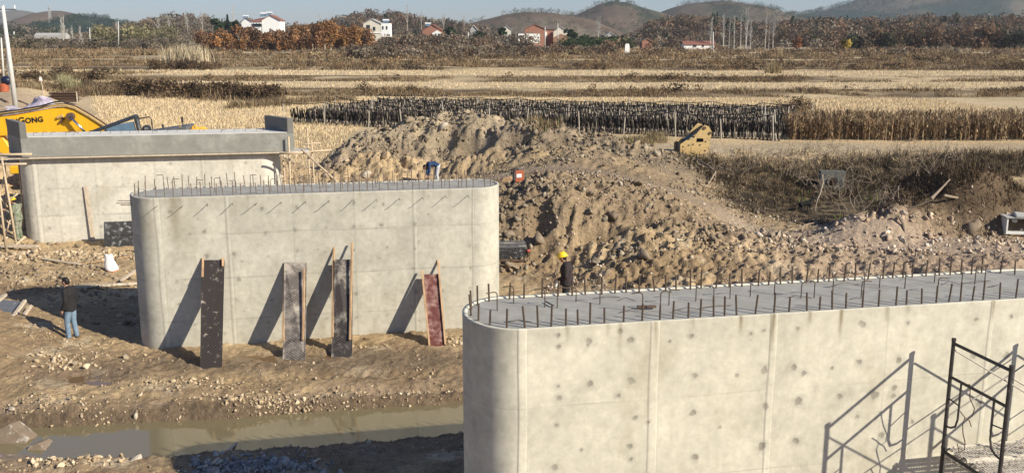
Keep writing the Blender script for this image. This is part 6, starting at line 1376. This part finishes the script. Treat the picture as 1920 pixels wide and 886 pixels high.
# houses --------------------------------------------------
def house(px, py, Y, w_px, h_px, label, wall='wall_white', roof='roof_red', gable='front', roof_px=8, wins=(), depth=8, rz=0, extra=None, name='house'):
    """gable='front': gable wall faces the viewer; 'side': ridge runs left-right"""
    b_ = at(px, py, Y); s_ = Y / F; W2 = w_px * s_ / 2; Hh = h_px * s_; Rr = roof_px * s_; root = thing(name, (b_.x, b_.y, b_.z), label, 'house', rz)
    if gable == 'front': MB().prism([(-W2, -4), (W2, -4), (W2, Hh), (0, Hh + Rr), (-W2, Hh)], (0, depth, 0)).build('wall', M[wall], root)
    else: MB().prism([(0, -4), (depth, -4), (depth, Hh), (depth / 2, Hh + Rr), (0, Hh)], (2 * W2, 0, 0), org=(-W2, 0, 0), ux=(0, 1, 0)).build('wall', M[wall], root)
    o_ = .35; mb = MB()
    if gable == 'front':
        for s2 in (-1, 1): mb.add([(s2 * (W2 + o_), -o_, Hh - o_ * Rr / W2 + .05), (0, -o_, Hh + Rr + .05), (0, depth + o_, Hh + Rr + .05), (s2 * (W2 + o_), depth + o_, Hh - o_ * Rr / W2 + .05), (s2 * (W2 + o_), -o_, Hh - o_ * Rr / W2 + .3), (0, -o_, Hh + Rr + .3), (0, depth + o_, Hh + Rr + .3), (s2 * (W2 + o_), depth + o_, Hh - o_ * Rr / W2 + .3)], [(0, 1, 2, 3), (4, 5, 6, 7), (0, 1, 5, 4), (1, 2, 6, 5), (2, 3, 7, 6), (3, 0, 4, 7)])
    else:
        for s2, ya in ((0, -o_), (1, depth + o_)):
            mb.add([(-W2 - o_, ya, Hh - .1), (W2 + o_, ya, Hh - .1), (W2 + o_, depth / 2, Hh + Rr + .05), (-W2 - o_, depth / 2, Hh + Rr + .05), (-W2 - o_, ya, Hh + .15), (W2 + o_, ya, Hh + .15), (W2 + o_, depth / 2, Hh + Rr + .3), (-W2 - o_, depth / 2, Hh + Rr + .3)], [(0, 1, 2, 3), (4, 5, 6, 7), (0, 1, 5, 4), (1, 2, 6, 5), (2, 3, 7, 6), (3, 0, 4, 7)])
    mb.build('roof', M[roof], root)
    for (fx, fz, ww, wh) in wins:
        x_ = (fx - .5) * 2 * W2; z_ = fz * Hh; wn = MB().box((x_, -.04, z_), (ww, .08, wh)).build('window', M['window_dark'], root)
        MB().box((x_, -.1, z_ - wh / 2 - .06), (ww + .3, .15, .12)).build('sill', M['wall_white'], wn)
    return root
def tank(par, x, y, z, s=1.0):
    t_ = MB(); t_.tube([(x - 1.1 * s, y, z + 1.1 * s), (x + 1.1 * s, y, z + 1.1 * s)], .35 * s, 10); o_ = t_.build('water_tank', M['tank'], par); MB().bar((x - .9 * s, y - .9 * s, z + .1), (x - .9 * s, y, z + 1.0 * s), .08, .08).build('leg', M['grey_paint'], o_); MB().bar((x + .9 * s, y - .9 * s, z + .1), (x + .9 * s, y, z + 1.0 * s), .08, .08).build('leg', M['grey_paint'], o_)
    MB().add([(x - 1 * s, y - 1.2 * s, z + .2), (x + 1 * s, y - 1.2 * s, z + .2), (x + 1 * s, y, z + .9 * s), (x - 1 * s, y, z + .9 * s)], [(0, 1, 2, 3)]).build('solar_panel', M['glass'], o_)
h1 = house(508, 60, 420, 34, 20, 'large white house with red roof and water tanks above the orange trees', roof_px=9, depth=9, wins=()); s1 = 420 / F
MB().box((-26 * s1, 3, 7 * s1), (20 * s1, 6, 22 * s1)).build('wing', M['wall_white'], h1); MB().add([(-37 * s1, -.6, 18 * s1), (-16 * s1, -.6, 18 * s1), (-4 * s1, 5, 27 * s1), (-34 * s1, 5, 22 * s1), (-37 * s1, -.6, 18.8 * s1), (-16 * s1, -.6, 18.8 * s1), (-4 * s1, 5, 27.8 * s1), (-34 * s1, 5, 22.8 * s1)], [(0, 1, 2, 3), (4, 5, 6, 7), (0, 1, 5, 4), (1, 2, 6, 5), (2, 3, 7, 6), (3, 0, 4, 7)]).build('wing_roof', M['roof_red'], h1)
MB().box((-25 * s1, -.1, 12 * s1), (16 * s1, .3, 5 * s1)).build('veranda', M['window_dark'], h1); tank(h1, -16 * s1, 4, 27 * s1, 1.3); tank(h1, -6 * s1, 4, 29 * s1, 1.2)
for k in range(4): MB().box((-34 * s1 + k * 5.5 * s1, -.5, 15.5 * s1), (3 * s1, .6, 1.6 * s1)).build('lamp_box', M['wall_white'], h1)
h2 = house(463, 60, 430, 18, 18, 'small white gabled house left of the large white one', roof_px=6, depth=8, roof='roof_dark'); tank(h2, -1, 3, 24 * s1, 1.1)
h3 = house(698, 66, 400, 32, 20, 'two storey cream house with flat wing standing right of the orange trees', wall='wall_cream', roof='roof_grey', roof_px=8, depth=9, wins=((.28, .7, 1.5, 1.8), (.62, .55, 1.0, 1.6))); s3 = 400 / F
MB().box((24 * s3, 4, 9 * s3), (15 * s3, 8, 24 * s3)).build('wing', M['wall_white'], h3); tank(h3, 24 * s3, 3, 21 * s3, 1.2)
for k in (20, 27): MB().box((k * s3, -.06, 13 * s3), (2.4 * s3, .12, 6 * s3)).build('window', M['window_dark'], h3)
MB().box((0, -.12, 4 * s3), (32 * s3, .3, 1.5 * s3)).build('balcony_band', M['wall_white'], h3)
h4 = house(811, 68, 395, 36, 10, 'red brick house with white porch and roof tank', wall='brick', roof='roof_red', roof_px=10, depth=9); MB().prism([(-6 * s3, -1), (11 * s3, -1), (11 * s3, 5 * s3), (2.5 * s3, 10 * s3), (-6 * s3, 5 * s3)], (0, 2, 0), org=(6 * s3, -2.05, 0)).build('porch', M['wall_white'], h4); tank(h4, -9 * s3, 3, 17 * s3, 1.1)
for k in (10, 15): MB().box((k * s3 - 3 * s3, -2.12, 2.5 * s3), (2 * s3, .1, 4 * s3)).build('doorway', M['window_dark'], h4)
h5 = house(1003, 75, 400, 38, 19, 'large brick house with broad red tiled roof above a white yard wall', wall='brick', roof='roof_red', roof_px=8, depth=9, gable='front'); 
MB().add([(-22 * s3, -1.5, 6 * s3), (-2 * s3, -1.5, 6 * s3), (-2 * s3, .5, 14 * s3), (-13 * s3, .5, 14 * s3), (-22 * s3, -1.5, 7 * s3), (-2 * s3, -1.5, 7 * s3), (-2 * s3, .5, 15 * s3), (-13 * s3, .5, 15 * s3)], [(0, 1, 2, 3), (4, 5, 6, 7), (0, 1, 5, 4), (1, 2, 6, 5), (2, 3, 7, 6), (3, 0, 4, 7)]).build('lean_to_roof', M['roof_dark'], h5)
b_ = at(992, 78, 385); yw_ = thing('yard_wall', b_, 'plain white yard wall in front of the large brick house', 'wall'); MB().box((0, 0, 1.2), (8.6, .4, 3.6)).build('wall_panel', M['wall_white'], yw_)
h6 = house(1030, 72, 410, 18, 16, 'narrow white and brick house between two gabled ones', wall='brick', roof='roof_dark', roof_px=4, depth=8, gable='side'); MB().box((-8 * s3, -.3, 6 * s3), (7 * s3, .5, 12 * s3)).build('white_bay', M['wall_white'], h6)
h7 = house(1051, 74, 405, 26, 13, 'cream gabled house with brown brick lean-to right of the brick ones', wall='wall_cream', roof='roof_grey', roof_px=9, depth=9); MB().prism([(-14 * s3, -1), (14 * s3, -1), (14 * s3, 6 * s3), (0, 10 * s3), (-14 * s3, 3 * s3)], (0, 2, 0), org=(0, -2.1, 0)).build('lean_to', M['brick_brown'], h7)
house(950, 64, 440, 16, 8, 'small pale gabled house among bare trees left of the brick houses', wall='wall_cream', roof='roof_grey', roof_px=6, depth=7)
house(888, 66, 430, 12, 10, 'narrow grey gabled house half hidden by bare trees', wall='roof_grey', roof='roof_grey', roof_px=7, depth=6)
h8 = house(1144, 80, 410, 26, 9, 'pale grey gabled house with low white annex near the hedge', wall='roof_grey', roof='roof_grey', roof_px=9, depth=8); MB().box((17 * s3, 1, 2 * s3), (9 * s3, 5, 9 * s3)).build('annex', M['wall_white'], h8)
house(1213, 88, 370, 18, 9, 'small red brick gabled shed at the foot of the wooded hill', wall='brick', roof='brick_brown', roof_px=5, depth=6)
h9 = house(1311, 90, 330, 56, 6, 'long low white shed with red tiled roof by the pale poplars', wall='wall_white', roof='roof_red', gable='side', roof_px=5, depth=5, wins=((.35, .55, 1.2, .7), (.62, .55, .7, .7)))
house(75, 103, 420, 26, 7, 'small white house with brownish roof far left beyond the fields', wall='wall_white', roof='brick_brown', roof_px=5, depth=7, wins=((.7, .5, 1.2, 1.2),))
b_ = at(90, 73, 500); o = thing('greenhouse', b_, 'long low pale greenhouse roof on the far left slope', 'greenhouse'); MB().prism([(0, 0), (0, 1.8), (2.5, 3.0), (5, 1.8), (5, 0)], (16, 0, 0), org=(-7, 0, 0), ux=(0, 1, 0)).build('cover', M['roof_grey'], o)
b_ = at(1176, 100, 260); o = thing('stone_marker', b_, 'small white upright stone marker in the brown field', 'marker'); MB().prism([(-.6, -.6), (.6, -.6), (.6, 2.0), (.4, 2.5), (-.4, 2.5), (-.6, 2.0)], (0, .5, 0)).build('slab', M['wall_white'], o)
b_ = at(835, 85, 330)

# ------------------------------------------------ haze
hm_ = bpy.data.materials.new('air_haze'); hm_.use_nodes = True; n_ = hm_.node_tree; n_.nodes.remove(n_.nodes['Principled BSDF'])
pv = n_.nodes.new('ShaderNodeVolumePrincipled'); pv.inputs['Color'].default_value = (.80, .90, 1.0, 1); pv.inputs['Density'].default_value = HAZE; pv.inputs['Anisotropy'].default_value = .3
n_.links.new(pv.outputs[0], n_.nodes['Material Output'].inputs['Volume'])
hb = MB().box((0, 1900, 125), (6400, 4400, 262)).build('haze', hm_); tag(hb, kind='stuff')
# ================================================================== PEOPLE AND ANIMAL
def remesh_obj(name, m_, material, parent, voxel, smooth_it=6):
    me = bpy.data.meshes.new(name); me.from_pydata([tuple(v) for v in m_.v], [], m_.f)
    o = bpy.data.objects.new(name, me); COL.objects.link(o)
    r = o.modifiers.new('r', 'REMESH'); r.mode = 'VOXEL'; r.voxel_size = voxel; r.use_smooth_shade = True
    s_ = o.modifiers.new('s', 'SMOOTH'); s_.iterations = smooth_it; s_.factor = .5
    bpy.context.view_layer.update()
    me2 = bpy.data.meshes.new_from_object(o.evaluated_get(bpy.context.evaluated_depsgraph_get())); o.modifiers.clear(); o.data = me2; bpy.data.meshes.remove(me)
    me2.materials.clear(); me2.materials.append(material); o.parent = parent; return o
def limb(mb, pts, rs, n=10):
    """tapered tube with round ends through joints"""
    pts = [Vector(p) for p in pts]
    for i in range(len(pts) - 1): mb.tube([pts[i], pts[i].lerp(pts[i + 1], .5), pts[i + 1]], [rs[i], (rs[i] + rs[i + 1]) / 2 * 1.04, rs[i + 1]], n)
    for p, r_ in zip(pts, rs): mb.ell(p, r_ * .99, n, 6)
def make_person(loc, rz, label, J, cloth, helmet=None, voxel=.011, hair=True):
    """J: joints in a frame facing +X, z up. keys: head neck chest waist pelvis shL elL haL shR elR haR hipL knL anL hipR knR anR"""
    root = thing('person', loc, label, 'person', rz)
    J = {k: Vector(v) for k, v in J.items()}
    fw = J.get('face', Vector((1, 0, 0))).normalized(); side = Vector((0, 0, 1)).cross(fw).normalized(); upv = fw.cross(side)
    Rh = Matrix((fw, side, upv)).transposed()
    # ---- body: one continuous surface
    b = MB()
    limb(b, [J['pelvis'], J['waist'], J['chest'], J['neck']], [.10, .09, .10, .05])
    limb(b, [J['neck'], J['head'] - upv * .05], [.055, .055])
    b.ell(J['head'], (.097, .075, .118), 14, 10, Rh); b.ell(J['head'] + fw * .03 - upv * .055, (.065, .055, .06), 10, 8, Rh)        # skull and jaw
    b.ell(J['head'] + fw * .104 - upv * .02, (.02, .013, .022), 8, 6, Rh)                                                           # nose
    for s_ in (-1, 1): b.ell(J['head'] + side * .078 * s_ - upv * .01, (.02, .012, .032), 8, 6, Rh)                                # ears
    for s_ in 'LR':
        limb(b, [J['chest'] + Vector((0, 0, .06)), J['sh' + s_], J['el' + s_], J['wr' + s_]], [.09, .055, .042, .028])
        limb(b, [J['pelvis'], J['hip' + s_], J['kn' + s_], J['an' + s_]], [.12, .085, .055, .04])
        limb(b, [J['an' + s_], J['an' + s_] + fw * .14 - Vector((0, 0, .05))], [.04, .03])
        # hand with palm, four fingers and thumb
        d = (J['wr' + s_] - J['el' + s_]).normalized(); 
        sd = side - d * side.dot(d); sd.normalize(); pn = d.cross(sd)
        ac = fw - d * fw.dot(d); ac = ac.normalized() if ac.length > .2 else Vector((0, 0, 1))        # across the palm (thumb side forward)
        w0 = J['wr' + s_]; pal = w0 + d * .055
        b.ell(pal, (.046, .017, .038), 10, 7, Matrix((d, d.cross(ac).normalized(), ac)).transposed())
        inward = d.cross(ac).normalized() * (1 if s_ == 'L' else -1)
        for q, L_ in ((-.028, .060), (-.010, .074), (.010, .078), (.029, .070)):
            p0 = w0 + d * .085 + ac * q; p1 = p0 + d * L_ * .5 + inward * .008; p2 = p1 + d * L_ * .35 + inward * .022; p3 = p2 + d * L_ * .15 + inward * .022
            b.tube([p0, p1, p2, p3], [.0095, .009, .008, .006], 7)
        t0 = w0 + d * .035 + ac * .03; b.tube([t0, t0 + d * .03 + ac * .03, t0 + d * .065 + ac * .038 + inward * .01], [.012, .011, .008], 7)
    body = remesh_obj('body', b, M['skin'], root, .0075, 2)
    for s_ in (-1, 1):
        e = MB().ell(J['head'] + fw * .083 + side * .032 * s_ + upv * .012, (.012, .014, .008), 8, 6, Rh).build('eye', M['hair'], body)
    MB().ell(J['head'] + fw * .09 - upv * .062, (.008, .024, .005), 8, 5, Rh).build('mouth', mat('lips', (.3, .12, .10), .6), body)
    if hair:
        h_ = MB(); h_.ell(J['head'] - fw * .018 + upv * .022, (.1, .084, .112), 14, 10, Rh)
        h_.ell(J['head'] + fw * .045 + upv * .085, (.055, .06, .035), 10, 6, Rh); h_.ell(J['head'] - fw * .06 - upv * .04, (.045, .065, .05), 10, 6, Rh)
        remesh_obj('hair', h_, M['hair'], root, .011, 2)
    # ---- clothes
    jk = MB(); w_ = cloth.get('width', 1.0)
    low = J['pelvis'] + (J['pelvis'] - J['waist']).normalized() * cloth.get('hem', .07)
    ax = (J['chest'] - J['pelvis']).normalized(); R_ = Matrix((side.cross(ax).normalized() * -1, side, ax)).transposed()
    jk.ell(J['chest'], (.135 * w_, .185 * w_, .17), 14, 9, R_); jk.ell(J['chest'] + ax * .09, (.105 * w_, .19 * w_, .085), 14, 8, R_); jk.ell(J['waist'], (.13 * w_, .165 * w_, .17), 14, 9, R_); jk.ell((J['waist'] + J['chest']) / 2, (.13 * w_, .17 * w_, .16), 14, 9, R_); jk.ell((J['waist'] + J['pelvis']) / 2, (.132 * w_, .168 * w_, .14), 14, 9, R_); jk.ell(J['pelvis'], (.14 * w_, .175 * w_, .12), 14, 9, R_)
    vs = []; n_ = 16
    for c_, a_, bb_ in ((J['waist'], .13, .165), (J['pelvis'], .145, .18), (low, .15, .19)):
        for k in range(n_): t_ = 2 * math.pi * k / n_; vs.append(c_ + R_ @ Vector((a_ * w_ * math.cos(t_), bb_ * w_ * math.sin(t_), 0)))
    jk.add(vs, [(i * n_ + k, i * n_ + (k + 1) % n_, (i + 1) * n_ + (k + 1) % n_, (i + 1) * n_ + k) for i in range(2) for k in range(n_)] + [tuple(reversed(range(n_))), tuple(2 * n_ + k for k in range(n_))])
    limb(jk, [J['chest'] + ax * .12, J['neck'] + ax * .0], [.085, .07])
    for s_ in 'LR': limb(jk, [J['chest'] + ax * .07, J['sh' + s_], J['el' + s_], J['wr' + s_].lerp(J['el' + s_], .12)], [.1, .078, .062, .048])
    jko = remesh_obj('jacket', jk, cloth['top'], root, voxel, 3)
    tr = MB(); tr.ell(J['pelvis'] - ax * .02, (.125, .17, .13), 14, 9, R_)
    for s_ in 'LR': limb(tr, [J['pelvis'] + (J['hip' + s_] - J['pelvis']) * .8, J['hip' + s_], J['kn' + s_], J['an' + s_] - Vector((0, 0, .02))], [.11, .105, .075, .062])
    remesh_obj('trousers', tr, cloth['legs'], root, voxel, 3)
    for s_ in 'LR':
        sh_ = MB(); a_ = J['an' + s_]; ff = Vector((fw.x, fw.y, 0)).normalized(); sh_.ell(a_ + ff * .055 - Vector((0, 0, .045)), (.135, .05, .045), 12, 7, Matrix((ff, Vector((0, 0, 1)).cross(ff), Vector((0, 0, 1)))).transposed()); sh_.ell(a_ - Vector((0, 0, .02)), (.05, .045, .05), 10, 6)
        remesh_obj('shoe', sh_, M['shoe'], root, .012, 2)
    if helmet:
        hm = MB(); vs = []; fs = []; n_ = 20; prof = [(.0, .155), (.05, .152), (.09, .135), (.115, .10), (.128, .05), (.131, .0)]
        prof2 = [(.0, .128), (.03, .125), (.07, .115), (.105, .08), (.125, .03)]
        for z_, r_ in [(-.012, .135), (-.012, .15 + .0), (0.0, .15), (.01, .132), (.05, .126), (.09, .105), (.12, .07), (.135, .03)]:
            for k in range(n_):
                t_ = 2 * math.pi * k / n_; ex_ = 1.12 if math.cos(t_) > 0 and r_ > .14 else 1.0; vs.append(J['head'] + upv * (.045 + z_) + fw * (r_ * 1.05 * ex_ * math.cos(t_)) + side * (r_ * .88 * math.sin(t_)))
        m8 = 8; fs = [(i * n_ + k, i * n_ + (k + 1) % n_, (i + 1) * n_ + (k + 1) % n_, (i + 1) * n_ + k) for i in range(m8 - 1) for k in range(n_)] + [tuple((m8 - 1) * n_ + k for k in range(n_))]
        hm.add(vs, fs).build('helmet', M['helmet'], root, smooth=True)
    return root
STAND = dict(head=(.05, 0, 1.60), neck=(.0, 0, 1.45), chest=(-.01, 0, 1.27), waist=(0, 0, 1.08), pelvis=(0, 0, .93), shL=(-.01, .19, 1.38), elL=(-.04, .25, 1.10), wrL=(.05, .24, .86), shR=(-.01, -.19, 1.38), elR=(-.04, -.25, 1.10), wrR=(.05, -.24, .86),
             hipL=(0, .095, .88), knL=(.03, .11, .48), anL=(-.02, .12, .09), hipR=(0, -.095, .88), knR=(.05, -.10, .48), anR=(.03, -.11, .09))
# man in black jacket and jeans, facing left
gm = ground(137, 634, tmax=60)
J1 = dict(STAND); J1.update(anL=(.05, .10, .09), knL=(.06, .10, .48), anR=(-.05, -.11, .09), knR=(.0, -.10, .48), head=(.06, 0, 1.60), wrL=(.06, .25, .87), elL=(-.05, .26, 1.1))
p1 = make_person(gm + Vector((0, 0, 0)), math.radians(172), 'man in black jacket and blue jeans standing left of the middle pier', J1, dict(top=M['black_cloth'], legs=M['denim'], hem=.12, width=1.08), None)
p1.scale = (.98, .98, .98)
# helmeted worker behind the near pier
gh = ground(1062, 588, tmax=60)
J2 = dict(STAND); J2.update(head=(.12, 0, 1.58), neck=(.05, 0, 1.45), chest=(.02, 0, 1.27), elL=(-.02, .25, 1.12), wrL=(.20, .17, 1.0), elR=(-.02, -.25, 1.12), wrR=(.20, -.15, .98), face=(1, 0, -.25))
p2 = make_person(gh, math.radians(165), 'worker in dark clothes and yellow helmet standing beyond the near pier', J2, dict(top=M['dark_cloth'], legs=M['black_cloth'], hem=.08, width=1.3), True)
p2.scale = (1.06, 1.06, 1.06)
q = gh + Vector((-.30, -.12, .85)); o = MB().add([(-.04, 0, 0), (.05, .02, .0), (.04, .0, .2), (-.02, .03, .17), (.0, .06, .02), (.02, .07, .14)], [(0, 1, 2, 3), (4, 5, 2, 1), (0, 4, 1), (3, 2, 5), (0, 3, 5, 4)]).build('plastic_bag', M['white_paint']); o.location = q; tag(o, 'small white bag held in the hand of the helmeted worker', 'bag')
# camouflage worker behind the left scaffold
gc = ground(38, 452, tmax=60)
J3 = dict(STAND); J3.update(head=(.14, 0, 1.56), neck=(.06, 0, 1.43), chest=(.03, 0, 1.27), elR=(.10, -.22, 1.12), wrR=(.32, -.18, 1.2), elL=(.1, .22, 1.12), wrL=(.34, .16, 1.2), face=(1, 0, -.35))
p3 = make_person(Vector((gc.x - .05, gc.y + .1, gc.z)), math.radians(170), 'worker in camouflage suit and yellow helmet behind the left pole scaffold', J3, dict(top=M['camo'], legs=M['camo'], hem=.12, width=1.1), True)
# bending person in blue beyond the middle pier
gb = ground(820, 346, tmax=80)
J4 = dict(head=(.62, 0, .86), neck=(.50, 0, .95), chest=(.36, 0, 1.0), waist=(.16, 0, 1.0), pelvis=(-.02, 0, .90), shL=(.44, .18, .97), elL=(.46, .20, .68), wrL=(.50, .15, .45), shR=(.44, -.18, .97), elR=(.46, -.20, .68), wrR=(.52, -.15, .45),
          hipL=(-.02, .1, .86), knL=(.05, .12, .47), anL=(-.02, .13, .09), hipR=(-.02, -.1, .86), knR=(.06, -.12, .47), anR=(.0, -.13, .09), face=(.7, 0, -.6))
p4 = make_person(gb, math.radians(200), 'person in blue top bending over on the rubble beyond the middle pier', J4, dict(top=M['blue_cloth'], legs=M['grey_cloth'], hem=.0, width=1.0), None)
# dog
b = MB()
limb(b, [(-.28, 0, .38), (-.05, 0, .37), (.2, 0, .40)], [.085, .09, .11]); limb(b, [(.24, 0, .44), (.36, 0, .56)], [.075, .055]); b.ell((.40, 0, .60), (.075, .055, .055), 10, 8); limb(b, [(.42, 0, .59), (.52, 0, .57)], [.04, .025])
for s_ in (-1, 1):
    limb(b, [(.22, .07 * s_, .34), (.20, .075 * s_, .19), (.22, .075 * s_, .03)], [.05, .028, .022], 8); b.ell((.24, .075 * s_, .02), (.04, .025, .018), 8, 5)
    limb(b, [(-.26, .07 * s_, .34), (-.20, .08 * s_, .24), (-.33, .08 * s_, .14), (-.30, .08 * s_, .03)], [.07, .045, .024, .02], 8); b.ell((-.28, .08 * s_, .02), (.04, .025, .018), 8, 5)
    b.ell((.37, .04 * s_, .66), (.02, .012, .04), 8, 6)
limb(b, [(-.34, 0, .42), (-.46, 0, .40), (-.56, 0, .30)], [.03, .025, .02], 8)
dg = [o for o in COL.objects if o.name.startswith('dog')][0]
remesh_obj('body', b, M['black_fur'], dg, .012, 3)
